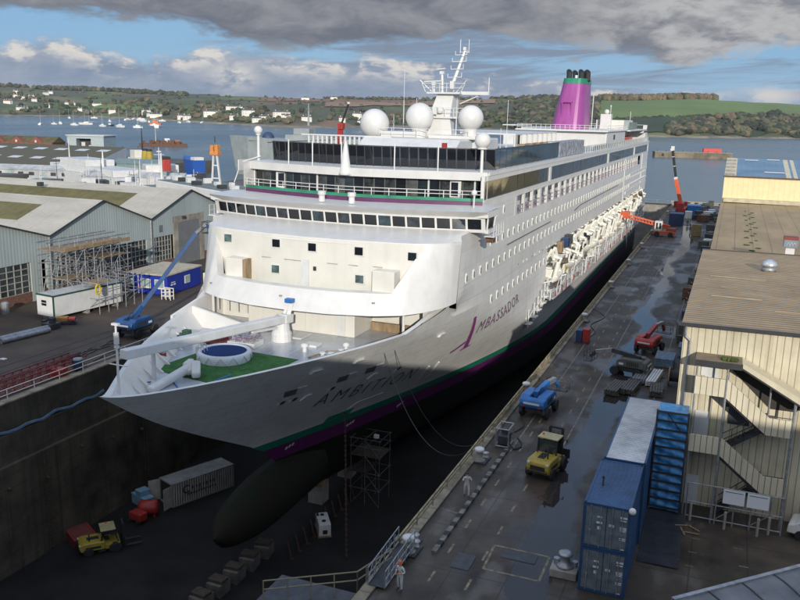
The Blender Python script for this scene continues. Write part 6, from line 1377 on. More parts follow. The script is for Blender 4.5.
# ================================================================== people
SKIN = mat('skin', (.42,.25,.18), .6, var=.08, scale=8); COVER = mat('white overalls', (.52,.52,.51), .8, var=.15, scale=6, bump=.4, bscale=14); COVERP = mat('pinkish white overalls', (.52,.47,.47), .8, var=.15, scale=6, bump=.4, bscale=14); HIVIS = mat('hi vis jacket', (.40,.50,.03), .7, var=.1, scale=6); BOOT = mat('dark boots', (.03,.028,.026), .7); HAIR = mat('brown hair', (.09,.04,.02), .8, var=.2, scale=20)
def person(name, label, loc, rz, cover, trouser, hands, feet=((-.14,.02),(.14,-.04)), hat=None, headturn=0, group=None, hood=False):
    """one skinned body: joints as a tree of vertices with radii; fingers are short chains rooted in the palm"""
    P = []; E_ = []; Rr = []
    def v(p, r, par=None):
        P.append(Vector(p)); Rr.append(r); i = len(P)-1
        if par is not None: E_.append((par, i))
        return i
    pel = v((0,0,.95),.15); wa = v((0,0,1.12),.135,pel); ch = v((0,-.01,1.32),.16,wa); nk = v((0,-.01,1.48),.065,ch); hd = v((0,-.02,1.60),.085,nk); tp = v((0,-.01,1.71),.085,hd)
    hnd = []
    for s, (fx, fy) in zip((-1,1), feet):
        hip = v((s*.10,0,.88),.105,pel); kn = v((s*.11+fx*.2,fy*.5-.03,.49),.072,hip); an = v((fx,fy+.02,.09),.05,kn); v((fx+s*.02,fy-.16,.05),.045,an)
    for s, (el, ha) in zip((-1,1), hands):
        shd = v((s*.19,0,1.42),.068,ch); eb = v(el,.050,shd); wr = v(ha,.034,eb); d = (Vector(ha)-Vector(el)).normalized(); pm = v(Vector(ha)+d*.06,.036,wr); hnd.append(Vector(ha))
        sd_ = d.cross(Vector((0,-1,.2))).normalized(); nrm = d.cross(sd_)
        for k, ln in enumerate((.060,.072,.066,.050)):
            a = Vector(ha)+d*.095+sd_*(k-1.5)*.021; f1 = v(a,.0105,pm); f2 = v(a+d*ln*.5+nrm*.008,.0095,f1); v(a+d*ln*.85+nrm*.028,.008,f2)
        t1 = v(Vector(ha)+d*.035+sd_*.045,.012,pm); v(Vector(ha)+d*.075+sd_*.068+nrm*.01,.010,t1)
    me = bpy.data.meshes.new('body'); me.from_pydata([tuple(p) for p in P], E_, []); o = bpy.data.objects.new('tmp', me); COL.objects.link(o)
    sk_ = o.modifiers.new('skin', 'SKIN')
    for i, sv in enumerate(me.skin_vertices[0].data): sv.radius = (Rr[i], Rr[i]*(.8 if i in (pel, wa, ch) else 1)); sv.use_root = (i == pel)
    o.modifiers.new('sub', 'SUBSURF').levels = 1; o.modifiers['sub'].render_levels = 1
    bm_ = bpy.data.meshes.new_from_object(o.evaluated_get(bpy.context.evaluated_depsgraph_get())); bpy.data.objects.remove(o); bm_.name = name
    bm_.materials.clear()
    for m in (cover, SKIN, trouser, BOOT): bm_.materials.append(m)
    for pl in bm_.polygons:
        c = pl.center; pl.use_smooth = True; pl.material_index = 0
        if c.z > 1.50: pl.material_index = 1
        elif c.z < .16: pl.material_index = 3
        elif c.z < .92: pl.material_index = 2
        for h in hnd:
            if (c-h).length < .16 and (c-h).length >= 0 and c.z > .6 and min((c-Vector(e)).length for e, _ in hands) > .16: pl.material_index = 1
    ob = bpy.data.objects.new(name, bm_); COL.objects.link(ob); ob.location = loc; ob.rotation_euler = (0,0,rz); tag(ob, label, 'person', group)
    h = MB()                                                     # face and hair
    h.box((0,-.107,1.625),(.022,.03,.04)).box((0,-.10,1.575),(.045,.012,.010))
    h.build('nose_and_mouth', SKIN, ob, bevel=.004)
    for s in (-1,1): MB().ball((s*.033,-.094,1.645),.011,8,6).build('eye', BLACK, ob); MB().ball((s*.088,-.02,1.62),.02,8,6).build('ear', SKIN, ob)
    if hat: MB().lathe([(.135,-.02),(.112,.0),(.108,.06),(.07,.11),(.01,.13)], (0,-.015,1.69), 14).box((0,-.13,1.675),(.15,.07,.015)).build('hard_hat', hat, ob, smooth=False)
    else: MB().lathe([(.09,-.10),(.104,-.02),(.098,.04),(.06,.085),(.01,.095)], (0,.012,1.69), 14).build('hair', HAIR, ob, smooth=True)
    MB().lathe([(.075,-.03),(.085,.03)], (0,-.005,1.475), 12).build('collar', cover, ob)
    return ob
person('person', 'person in pinkish white overalls and dark boots walking on the quay with hands raised', (-14.35,49.2,.01), R_(25), COVERP, COVERP, (((-.30,-.08,1.20),(-.14,-.28,1.38)),((.30,-.06,1.18),(.16,-.27,1.34))), ((-.12,.10),(.12,-.14)))
person('person', 'person in white overalls and orange hard hat standing by the small gangway', (-14.25,37.0,.01), R_(-20), COVER, COVER, (((-.29,.02,1.17),(-.12,-.22,1.12)),((.30,.02,1.16),(.14,-.22,1.16))), hat=ORANGE)
person('person', 'person in a yellow hi vis jacket near the blue cabin on the far quay', (-9.2,216,.01), R_(10), HIVIS, NAVY, (((-.28,.0,1.16),(-.27,-.08,.90)),((.28,.0,1.16),(.27,-.08,.90))), hat=WHITE)
person('person', 'person in dark work clothes near the kiosk on the far quay', (-8.0,205,.01), R_(70), NAVY, NAVY, (((-.28,.0,1.16),(-.27,-.08,.90)),((.28,.0,1.16),(.27,-.08,.90))), hat=WHITE)

# ================================================================== in the dock
wc = container('shipping_container', 'white container with open doors and faded lettering on the dock floor', (-50.9, 64.2, DF+.01), 7.6, (.42,.40,.36), (.36,.36,.36), doors=False, rz=R_(-22))
m = MB()                                                        # worn lettering that cannot be read: a round mark and two lines of strokes
for k in range(16): a = 2*math.pi*k/20+.6; b_ = a+.3; m.beam((1.225,1.75+.42*math.cos(a),1.55+.38*math.sin(a)),(1.225,1.75+.42*math.cos(b_),1.55+.38*math.sin(b_)),.02,.16)
m.build('worn_mark', INK, wc); m = MB()
for k in range(7): m.box((1.225,2.55+k*.42,1.55),(.02,.26,.08)); m.box((1.225,2.45+k*.42,1.55),(.02,.08,.42))
for k in range(11): m.box((1.225,1.9+k*.33,.95),(.02,.22,.16))
m.build('worn_lettering', INK, wc)
for s in (-1,1): d = MB().bx(-.03,.03,-1.15,0,.15,2.42); o = d.build('door', mat('white door', (.46,.44,.39), .6, var=.2, streak=.3) if s < 0 else bpy.data.materials['white door'], wc); o.location = (s*1.2,.02,0); o.rotation_euler = (0,0,R_(s*14))
MB().bx(-1.12,1.12,.10,.14,.2,2.4).build('dark_inside', BLACK, wc)
fk = forklift('small yellow forklift parked on the dock floor by the wall', (-50.6,54.6,DF+.01), R_(-42), .95); fk.scale = (.95,.95,.72)
o = thing('skip', 'dull red steel skip lying against the foot of the dock wall', 'skip', (-53.4,54.8,DF+.01), R_(-30)); MB().extr([(-1.2,0),(1.2,0),(1.5,.95),(-1.5,.95)], 'y', -1,1).build('body', mat('dull red skip', (.16,.035,.03), .7, var=.3), o); MB().beam((-1.5,-1,.95),(1.5,-1,.95),.1).beam((-1.5,1,.95),(1.5,1,.95),.1).build('rim', RED, o)
lb = mat('light blue drum', (.22,.36,.48), .5, var=.15)
for lab, x, y, z, s_ in (('light blue box on the dock floor, left one under the smallest box', -53.6,63.4,.01,1.15), ('light blue box on the dock floor, right one under the smallest box', -52.45,63.0,.01,1.15), ('smallest light blue box lying on top of the other two blue boxes', -53.0,63.2,1.16,.9)):
    o = thing('storage_box', lab, 'box', (x,y,DF+z), R_(-20)); MB().bx(-.54*s_,.54*s_,-.55,.55,.0,.92 if z < 1 else .45).build('body', lb, o, bevel=.05); MB().bx(-.57*s_,.57*s_,-.58,.58,.93 if z < 1 else .455,1.12 if z < 1 else .55).build('lid', lb, o, bevel=.03)
o = thing('tank', 'round red tank beside the light blue boxes in the dock', 'tank', (-51.0,61.6,DF+.01), R_(30)); t = MB().lathe([(.02,-1.0),(.6,-.95),(.75,-.7),(.75,.7),(.6,.95),(.02,1.0)], (0,0,0), 20).build('shell', RED, o, smooth=True); t.location = (0,0,.85); t.rotation_euler = (0,math.pi/2,0); MB().bx(-.7,-.5,-.5,.5,0,.5).bx(.5,.7,-.5,.5,0,.5).build('cradle', RED, o)
o = thing('compressor', 'small red compressor in front of the round red tank', 'compressor', (-51.0,60.0,DF+.01), R_(-10)); MB().bx(-.8,.8,-.5,.5,.3,1.1).build('body', RED, o, bevel=.1); 
for x in (-.5,.5): wheel(o, x, -.5, .26, .14)
o = thing('water_tank', 'pale blue double tank with a black tap on the dock floor', 'tank', (-33.6,65.9,DF+.01), R_(35)); MB().bx(-.6,.6,-1.3,-.04,.1,1.35).build('tank', GREYW, o, bevel=.1); MB().bx(-.6,.6,.04,1.3,.1,1.35).build('tank', GREYW, o, bevel=.1); MB().bx(-.65,.65,-1.35,1.35,0,.1).build('pallet', TIMBER, o); MB().bx(-.2,.25,-1.34,-1.30,.35,.75).lathe([(.2,1.35),(.2,1.42)], (0,-.6,0), 12).lathe([(.2,1.35),(.2,1.42)], (0,.7,0), 12).build('cap', BLACK, o)
st_ = thing('scaffold_tower', 'scaffold tower with a small lamp standing beside the ship bow in the dock', 'scaffold', (-32.2,74.0,DF))
m = MB()
for x in (-1.6,0,1.6):
    for y in (-1.4,1.4): m.tube((x,y,0),(x,y,7.4),.04,n=6)
for z in (1.8,3.6,5.4,6.4,7.3):
    for y in (-1.4,1.4): m.tube((-1.8,y,z),(1.8,y,z),.035,n=6)
    for x in (-1.6,0,1.6): m.tube((x,-1.6,z),(x,1.6,z),.035,n=6)
for k in range(4): m.tube((-1.6,-1.4,k*1.8),(0,-1.4,k*1.8+1.8),.03,n=6); m.tube((1.6,-1.4,k*1.8),(0,-1.4,k*1.8+1.8),.03,n=6)
m.build('tubes', mat('dull scaffold tube', (.16,.16,.16), .6, .4, var=.4, scale=3), st_); DKB = mat('dark wet boards', (.07,.05,.035), .8, var=.4, scale=3); MB().bx(-1.7,.2,-1.5,1.5,3.62,3.67).build('boards', DKB, st_); MB().bx(-1.7,1.7,-1.5,1.5,5.44,5.49).build('boards', DKB, st_); MB().box((.9,-.6,7.5),(.5,.3,.35)).build('flood_lamp', WHITE, st_)
DARKC = mat('darker dock concrete', (.10,.095,.088), .8, var=.5, scale=1.2, second=(.04,.038,.036)); DARKT = mat('darker dock timber', (.06,.043,.028), .8, var=.4, scale=3); DRUST = mat('dark rust', (.06,.026,.016), .85, var=.4, scale=2, second=(.02,.012,.009))  # darker copies of the concrete, timber and rust
for k in range(5):
    o = thing('keel_block', 'concrete keel block in the row on the dock floor', 'keel block', (-36.9+.1*k,50.5+k*2.3,DF+.005), R_(4*k-6), 'keel blocks on the dock floor'); MB().bx(-.7,.7,-.8,.8,0,1.15).build('block', DARKC, o, bevel=.05); MB().bx(-.7,.7,-.5,.5,1.15,1.42).build('timber_cap', DARKT, o)
for k in range(14):
    o = thing('keel_block', 'keel block carrying the ship in the deep shade', 'keel block', (XS,71.5+k*7,DF+.005), 0, 'keel blocks under the ship'); MB().bx(-.8,.8,-.8,.8,0,2.0).build('block', CONC, o); MB().bx(-.8,.8,-.8,.8,2.0,2.27).build('timber_cap', TIMBER, o)
for k in range(10):
    o = thing('side_prop', 'rusty prop leaning in the row beside the keel blocks', 'prop', (-33.8,60+k*1.5,DF+.005), 0, 'rusty props beside the keel blocks'); MB().beam((0,0,0),(-.6,.2,1.6),.16).bx(-.2,.2,-.2,.2,0,.1).build('prop', DRUST, o)
# hanging things on the bow: rusty chain, mooring wires
m = MB(); pA, pB = Vector((hullx(69.0,-3.6)+.2,69.0,-3.6)), Vector((-29.2,62.0,DF+.05))
for k in range(60): a = pA.lerp(pB,k/60); b_ = pA.lerp(pB,(k+.8)/60); m.beam(a,b_,.10 if k % 2 else .22,.22 if k % 2 else .10)
o = m.build('anchor_chain', DRUST, at=tuple(pB), label='rusty chain hanging from the bow down to the dock floor', cat='chain')
def wire(p, q, sag, label, r=.03):
    p, q = Vector(p), Vector(q); pts = [p.lerp(q,t/24)-Vector((0,0,sag*4*(t/24)*(1-t/24))) for t in range(25)]
    return MB().path(pts, r).build('mooring_wire', DSTEEL, at=tuple(q), label=label, cat='mooring wire')
wire((hullx(65,4.2)+.1,65,4.2), (QE+.2,60.5,.3), 5.2, 'thin mooring wire sagging from the bow fairlead to the quay'); wire((hullx(66.5,4.1)+.1,66.5,4.1), (QE+.2,72.2,.5), 7.5, 'second thin wire sagging deep from the bow towards the quay')

# ================================================================== west side: hangars, cabins, quay clutter
HCL = corr(mat('grey green cladding', (.33,.375,.365), .6, var=.14, scale=.25, second=(.28,.32,.31), streak=.18, stretch=(1,1,.25)), 1, .5, .10, .16)
HRF = corr(mat('pale cement roof', (.44,.41,.35), .75, var=.22, scale=.3, second=(.33,.31,.26), stretch=(.25,1,1), streak=.25), 1, 1.1, .05, .15); lines(HRF, 0, 4.2, .09, (.22,.20,.16), .5); lines(HRF, 1, 1.1, .06, (.27,.25,.21), .5); HMOSS = mat('mossy roof lights', (.135,.115,.045), .9, var=.35, scale=.7, second=(.085,.08,.03)); lines(HMOSS, 0, 1.2, .08, (.07,.06,.025), .5)
hg = thing('hangar', 'grey clad hangar with saw tooth gables and mossy roof lights on the left', 'hangar', (-100,90,0))
HX = -83.0
def H(mb, name, m, parent=None, **k): return mb.build(name, m, parent or hg, world=True, **k)
VAL = [57.0, 82.9, 103.6, 124.2]; RDG = [70.0, 93.3, 114.0]; ZV, ZR = 8.2, 12.0; BK = -190
# facade: valley, ridge and windows in y at x = HX
m = MB(); prof_ = [(VAL[0],5.2)]
for v_, r_ in zip(VAL, RDG): prof_ += [(v_,ZV),(r_,ZR)]
prof_ += [(VAL[3],ZV),(VAL[3],5.2)]
for i in range(3):
    m.extr([(VAL[i]+.002,5.2),(VAL[i+1]-.002,5.2),(VAL[i+1]-.002,ZV),(RDG[i],ZR),(VAL[i]+.002,ZV)], 'x', HX-.2, HX)
H(m, 'gable_cladding', HCL)
m = MB()
for i in range(3):
    for a, b_ in ((VAL[i],RDG[i]),(VAL[i+1],RDG[i])): m.add([(HX+.35,a,ZV+.06),(HX+.35,b_,ZR+.06),(BK,b_,ZR+.06),(BK,a,ZV+.06)],[(0,1,2,3) if a < b_ else (3,2,1,0)])
H(m, 'roof', HRF)
m = MB()
for i in range(3):
    for a, b_, t0, t1, xx0, xx1 in ((VAL[i],RDG[i],.30,.75,-91.5,BK),):
        f = lambda t: (a+(b_-a)*t, ZV+(ZR-ZV)*t+.11); (y0,z0),(y1,z1) = f(t0),f(t1); m.add([(xx0,y0,z0),(xx0,y1,z1),(xx1,y1,z1),(xx1,y0,z0)],[(0,1,2,3)])
H(m, 'roof_light', HMOSS)
m = MB()
for i in range(3):
    for a, b_ in ((VAL[i],RDG[i]),(VAL[i+1],RDG[i])): m.beam((HX+.38,a,ZV),(HX+.38,b_,ZR),.14,.2)
H(m, 'barge_board', DSTEEL)
for i in range(3): H(MB().tube((HX+.2,VAL[i+1],0),(HX+.2,VAL[i+1],ZV-.1),.16), 'downpipe', STEEL); 
for y in (66.5,87.0,97,110): H(MB().box((-100-y*.1,y,ZV+.5+(ZR-ZV)*.8),(.8,.8,.7)), 'roof_vent', DSTEEL)
# lower facade: glazing grids, brick base, pillars, doors
BRICK = mat('brick base', (.17,.085,.06), .85, var=.3, scale=3); lines(BRICK, 2, .3, .04, (.09,.06,.045), .5); HCONC = mat('pale weathered concrete', (.30,.27,.22), .85, var=.3, scale=.8, streak=.4)
GLZ = mat('dusty glazing', (.05,.06,.06), .25, var=.6, scale=.5, spec=.6)
H(MB().bx(HX-.4,HX-.05,VAL[0],VAL[3],0,1.3), 'base_wall', BRICK)
WINM = mat('window bars', (.33,.33,.30), .6)
def glazing(y0, y1, z0, z1, ny, nz):
    f = H(MB().bx(HX-.3,HX-.22,y0,y1,z0,z1), 'window', GLZ); m = MB()
    for k in range(ny+1): y = y0+(y1-y0)*k/ny; m.bx(HX-.21,HX-.12,y-.06,y+.06,z0,z1)
    for k in range(nz+1): z = z0+(z1-z0)*k/nz; m.bx(HX-.21,HX-.13,y0,y1,z-.05,z+.05)
    H(m, 'glazing_bars', WINM, f)
for a, b_ in ((72.4,79.4),(84.4,88.8),(97.5,102.8),(104.4,108.8)): glazing(a, b_, 1.3, 5.2, 6, 5)
for y in (71.2,80.6,83.3,103.6): H(MB().bx(HX-.35,HX+.02,y-.9,y+.9,0,5.19), 'pillar', HCL)
H(MB().bx(HX-.1,HX+.5,66.2,70.4,0,6.4).bx(HX-.1,HX+.9,64.5,66.2,0,3.9), 'pillar', HCONC); H(MB().bx(HX-.3,HX-.1,57,64.5,0,5.19), 'door', STEEL)
H(MB().bx(HX-.2,HX+.06,109.4,110.6,0,8.0).bx(HX-.2,HX+.06,116.4,117.6,0,8.0).bx(HX-.2,HX+.07,109.4,117.6,7.0,8.0), 'door_frame', HCONC); H(MB().bx(HX-.1,HX+.03,110.6,116.4,0,7.0), 'sliding_door', mat('grey door', (.16,.165,.17), .6, var=.1))
H(MB().bx(HX-.3,HX-.1,117.6,VAL[3],0,5.19), 'wall', HCL); H(MB().bx(HX-.4,HX-.2,88.8,97.5,0,5.19), 'opening', DSTEEL); H(MB().box((HX+.2,111.9,7.7),(.5,.6,.4)), 'flood_lamp', DSTEEL); H(MB().bx(HX+.01,HX+.05,105.8,106.6,5.9,7.0), 'vent_panel', mat('dark blue panel', (.12,.16,.19), .6))
H(MB().bx(BK,HX,VAL[3]-.3,VAL[3],0,ZV), 'side_wall', HCL); H(MB().bx(BK,HX-.5,VAL[0],VAL[0]+.3,0,ZV), 'side_wall', HCL)
# scaffolding in front of the hangar
sf = thing('scaffolding', 'tall tube scaffolding with timber platform in front of the hangar', 'scaffolding', (-76,82,0))
lv = [0,1.9,3.8,5.7,7.4]
for i, y in enumerate([78.0,79.6,81.2,82.8,84.4,86.0,87.6,89.2]):
    m = MB()
    for x in (-79.5,-77.9,-75.4): m.tube((x,y,0),(x,y,8.6 if i % 2 else 7.9),.055,n=6)
    if i < 6:
        for x in (-73.0,-70.6): m.tube((x,y,0),(x,y,(5.6,4.2)[i % 2]),.055,n=6)
        for z in (1.9,3.8): m.tube((-75.4,y,z),(-70.3,y,z),.05,n=6)
        m.tube((-73,y,0),(-70.6,y,1.9),.045,n=6); m.tube((-75.4,y,3.8),(-73,y,1.9),.045,n=6)
    for z in lv[1:]: m.tube((-79.8,y,z),(-75.1,y,z),.05,n=6)
    m.build('standard_frame', STEEL, sf, world=True)
m = MB()
for x in (-79.5,-77.9,-75.4):
    for z in lv[1:]+[8.3]: m.tube((x,77.4,z),(x,89.8,z),.05,n=6); 
    for z in lv[1:]: m.tube((x,77.4,z+1.0),(x,89.8,z+1.0),.04,n=6)
for x in (-73.0,-70.6):
    for z in (1.9,2.9,3.8): m.tube((x,77.4,z),(x,86.4,z),.05,n=6)
m.build('ledger', STEEL, sf, world=True); m = MB()
for k in range(7):
    for z0, z1 in zip(lv[:-1], lv[1:]): m.tube((-75.4,78+1.6*k+(0 if k % 2 else 1.6),z0),(-75.4,78+1.6*k+(1.6 if k % 2 else 0),z1),.045,n=6)
for k in range(7):
    for x in (-79.5,-77.9): m.tube((x,78+1.6*k,U(0,4)),(x,79.6+1.6*k,U(3,7.4)),.045,n=6)
    for z0, z1 in zip(lv[:-1], lv[1:]): m.tube((-79.5,78.3+1.6*k,z0),(-75.4,78.3+1.6*k,z1),.04,n=6)
m.build('brace', STEEL, sf, world=True)
MB().bx(-79.6,-75.2,77.6,89.6,7.42,7.5).bx(-75.3,-75.2,77.6,89.6,7.5,7.85).build('platform', TIMBER, sf, world=True)
for q in ((-77.8,-75.3,78,82,3.82,3.9),(-77.8,-75.3,84,89,5.72,5.8),(-73,-70.7,78,80.5,3.82,3.9)): MB().bx(*q).build('platform', TIMBER, sf, world=True)
o = thing('yellow_sling', 'yellow sling hanging on the front of the scaffolding', 'sling', (-70.5,77.8,3.2)); m = MB()
for k in range(14): a, b_ = 2*math.pi*k/14, 2*math.pi*(k+1)/14; m.beam((0,.38*math.cos(a),.62*math.sin(a)),(0,.38*math.cos(b_),.62*math.sin(b_)),.18,.13)
m.build('loop', mat('yellow webbing', (.60,.46,.02), .7), o); MB().tube((0,0,.6),(-.2,0,1.0),.03).build('rope', DSTEEL, o)
# long white cabin on trestles under the scaffold
o = thing('site_cabin', 'long white portable cabin with green trim behind the scaffolding', 'cabin', (-72.7,72.7,.55), R_(-7))
MB().bx(-2.9,0,0,10.5,.0,2.5).build('body', GREYW, o, bevel=.03); MB().bx(-2.95,.05,-.05,.1,2.42,2.6).bx(-.05,.06,-.04,10.55,2.42,2.6).bx(-.05,.06,-.06,.08,0,2.5).build('trim', mat('dark green trim', (.02,.07,.05), .5), o); MB().bx(-2.0,-1.2,-.06,-.0,1.25,1.9).build('window', DARKGLASS, o); MB().bx(-2.05,-1.15,-.075,-.062,1.54,1.6).build('window_bar', WHITE, o); MB().bx(-2.95,.02,-.02,10.52,2.5,2.58).build('roof', mat('cabin roof', (.45,.45,.44), .7), o)
for y in (.5,5,9.6): MB().bx(-2.6,-.2,y,y+.4,-.55,0).build('bearer', CONC, o)
o = thing('trailer', 'low trailer with orange and blue timber load beside the white cabin', 'trailer', (-70.9,72.6,0), R_(35)); MB().bx(-1.3,1.3,-.6,.6,.3,.42).build('bed', NAVY, o); MB().bx(-1.1,.3,-.5,.5,.43,.85).build('load', mat('orange crate', (.35,.17,.04), .7), o); MB().bx(.35,1.1,-.5,.5,.43,.75).build('load', RED, o)
for x in (-.9,.9): t = MB().lathe([(.1,-.1),(.28,-.1),(.28,.1),(.1,.1)], (0,0,0), 12).build('wheel', BLACK, o); t.location = (x,-.6,.28); t.rotation_euler = (math.pi/2,0,0)
o = thing('site_cabin', 'royal blue site cabin with pale flat roof by the hangar', 'cabin', (-69.8,90.2,0), R_(4))
RBL = mat('royal blue cabin', (.015,.035,.30), .45, var=.12, streak=.1)
MB().bx(-6.2,0,0,8.6,.1,2.75).build('body', RBL, o, bevel=.04); MB().bx(-6.35,.12,-.12,8.75,2.76,2.95).build('roof', mat('pale felt roof', (.46,.41,.31), .8, var=.2), o)
for x, w_ in ((-5.6,.9),(-3.4,1.6),(-1.2,1.5)):
    f = MB().bx(x-w_/2,x+w_/2,-.07,.0,.9 if w_ > 1 else .2,2.2).build('window' if w_ > 1 else 'door', WHITE if w_ > 1 else RBL, o); MB().bx(x-w_/2+.1,x+w_/2-.1,-.09,-.07,1.1,2.1).build('pane', GLS, f)
f = MB().bx(0,.07,4.3,5.6,1.0,2.1).build('window', WHITE, o); MB().bx(.07,.09,4.4,5.5,1.1,2.0).build('pane', GLS, f); MB().bx(0,.06,.9,1.3,1.3,1.5).bx(0,.06,1.6,2.0,1.3,1.5).bx(0,.06,1.0,1.9,1.65,1.75).build('notice', WHITE, o); MB().tube((-4.5,-.1,0.1),(-4.5,-.1,2.75),.05).build('downpipe', WHITE, o); MB().box((-4.35,-.1,1.0),(.4,.05,.4)).build('notice', RED, o)
o = thing('step_frame', 'small cream steel steps beside the royal blue cabin', 'steps', (-68.6,88.6,0)); m = MB()
for x in (-.7,0,.7):
    m.tube((x,-.3,0),(x,-.3,1.5),.06); m.tube((x,.4,0),(x,.4,1.5),.06)
for z in (.5,1.0,1.5): m.bx(-.75,.75,-.36,-.24,z-.05,z+.05); m.bx(-.75,.75,.34,.46,z-.05,z+.05)
m.bx(-.75,.75,-.3,.4,.48,.52); m.build('steps', CREAM, o)
# blue boom lift with its boom raised towards the ship
boom_lift('blue boom lift with a long raised boom beside the bow', (-60.3,72.4,.01), R_(0), mat('shaded blue machine paint', (.014,.065,.19), .45, var=.2, scale=1.5, streak=.2), [(0,-.6,1.9),(.5,.2,3.0),(5.1,3.2,10.3),(6.2,3.3,11.2),(6.9,3.4,10.7)], sc_=1.12, steel=2)  # blue darkened, the yard shade put into the paint colour
o = thing('welding_set', 'dark green machine behind the raised blue boom lift', 'welding set', (-57.6,75.5,0)); MB().bx(-.8,.8,-.6,.6,.1,1.2).build('body', mat('bottle green', (.015,.05,.035), .5), o, bevel=.06); MB().bx(-.85,.85,-.65,.65,0,.1).build('skid', DSTEEL, o)
# red lattice gangways, rail, bin, pipes on the dock lip
for k, (x, lab) in enumerate(((-58.9,'red lattice gangway lying nearest the hangar'),(-57.6,'red lattice gangway lying nearest the dock edge'))):
    o = thing('lattice_gangway', lab, 'gangway', (x,44,.05)); m = MB()
    for dx in (-.45,.45):
        for z in (.08,1.0): m.tube((dx,0,z),(dx,17,z),.06,n=6)
        for i in range(17): m.tube((dx,i,.08),(dx,i+1,1.0),.035,n=6); m.tube((dx,i,1.0),(dx,i,.08),.035,n=6)
    for i in range(18): m.tube((-.45,i,.08),(.45,i,.08),.035,n=6)
    m.build('lattice', mat('dull red lattice', (.20,.035,.03), .7, var=.3) if k == 0 else bpy.data.materials['dull red lattice'], o); MB().bx(-.4,.4,0,17,.05,.09).build('tread', RUST, o)
o = thing('toolbox', 'bright red lidded box among the red gangways', 'tool box', (-57.2,57.2,.05), R_(10)); MB().bx(-.75,.75,-.45,.45,0,.65).build('box', RED, o, bevel=.04); MB().bx(-.78,.78,-.48,.48,.66,.78).build('lid', RED, o, bevel=.02)
o = thing('waste_bin', 'dark blue bin with pale lid at the dock edge', 'bin', (-56.7,59.3,.16)); MB().lathe([(.38,0),(.45,.2),(.45,1.0)], (0,0,0), 14).build('body', NAVY, o); MB().lathe([(.47,1.0),(.44,1.12),(.1,1.18)], (0,0,0), 14).build('lid', STEEL, o)
o = thing('guard_rail', 'cream tubular guard rail along the left dock edge', 'rail', (-55.9,70,.16))
for z in (.65,1.15): MB().tube((-55.85,20,z+.0),(-55.85,140,z),.045).build('rail', CREAM, o, world=True)
m = MB()
for k in range(41): y = 20+k*3; MB().tube((-55.85,y,.16),(-55.85,y,1.2),.045).build('post', CREAM, o, world=True)
o = thing('blue_hose', 'thick blue hose lying along the ledge of the dock wall', 'hose', (-55.3,50,-2.6)); MB().path([(-55.3+.12*math.sin(k*.9),44+k*.9,-2.42+.12*math.sin(k*1.7)) for k in range(20)],.15).build('hose', mat('faded blue hose', (.10,.16,.24), .7), o, world=True); 
for k, (x, y, ln) in enumerate(((-71.5,63.5,7),(-70.6,63.0,6))):
    o = thing('pipe', ['grey steel pipe lying in the yard by the hangar','second grey pipe lying in front of the first'][k], 'pipe', (x,y,.3), R_(-8)); t = MB().lathe([(.22,0),(.3,0),(.3,ln),(.22,ln)], (0,0,0), 14).build('pipe', STEEL, o, smooth=False); t.rotation_euler = (-math.pi/2,0,0)
o = thing('valve_block', 'dark pump block at the end of the grey pipes', 'pump', (-70.8,70.3,0)); MB().bx(-.8,.8,-.7,.7,0,.7).lathe([(.4,.7),(.4,1.3),(.2,1.4)], (.2,0,0), 14).bx(-1.2,-.8,-.3,.3,.2,.9).build('body', DSTEEL, o, bevel=.05)
o = thing('drum', 'pale drum standing by the hangar pillar', 'drum', (-80.9,73.2,0)); MB().lathe([(.5,0),(.5,1.3),(.3,1.5)], (0,0,0), 14).build('barrel', STEEL, o)
RAILM = MB()
for x in (-64.2,-62.6): RAILM.bx(x-.05,x+.05,20,230,.003,.03)
RAILM.build('rail_track', DSTEEL, kind='structure')
for k in range(26):
    o = thing('scrap_timber', 'loose timber lying on the dark dock lip', 'timber', (-59.8+U(-1.6,2.2),60+U(0,11),.03), U(1.2,2.0), 'loose timber on the dock lip'); ln = U(1,2.6); MB().bx(-ln/2,ln/2,-.07,.07,0,.08).build('plank', BOARD, o)
o = MB().extr([(0,0),(.7,.0),(.65,.04),(.1,.05)], 'y', 0,.5).build('paper_scrap', WHITE, at=(0,0,0)); o.location = (-66.5,58.8,.01); tag(o, 'scrap of white sheet lying on the brown yard', 'sheet')
# ================================================================== basin behind the hangars: ships and buildings
def ship_hull(mb, L, B_, z0, z1, flare=.15, mi=0):
    n = 14; top = []; bot = []
    for k in range(n+1):
        t = k/n; h = B_/2*min(1, (1-(1-min(1, (1-t)*3.2))**2)**.5 if t > .68 else 1)*(1 if t > .06 else .9); y = -L/2+L*t
        top.append((h*(1+flare*.4), y+(.03*L if k == n else 0), z1+(.12*(z1-z0)*max(0, t-.6)/.4))); bot.append((h*.85, y, z0))
    vs = [p for p in top]+[(-x, y, z) for x, y, z in top]+[p for p in bot]+[(-x, y, z) for x, y, z in bot]; N = n+1
    fs = []
    for k in range(n): fs += [(2*N+k, 2*N+k+1, k+1, k), (N+k, N+k+1, 3*N+k+1, 3*N+k), (k, k+1, N+k+1, N+k)]
    fs.append((0, N, 3*N, 2*N)); return mb.add(vs, fs, mi)
SEAW = mat('ship grey', (.28,.31,.31), .55, var=.15, scale=.2, streak=.1); SGREEN = mat('grey green deck', (.22,.28,.24), .6, var=.2, scale=.2)
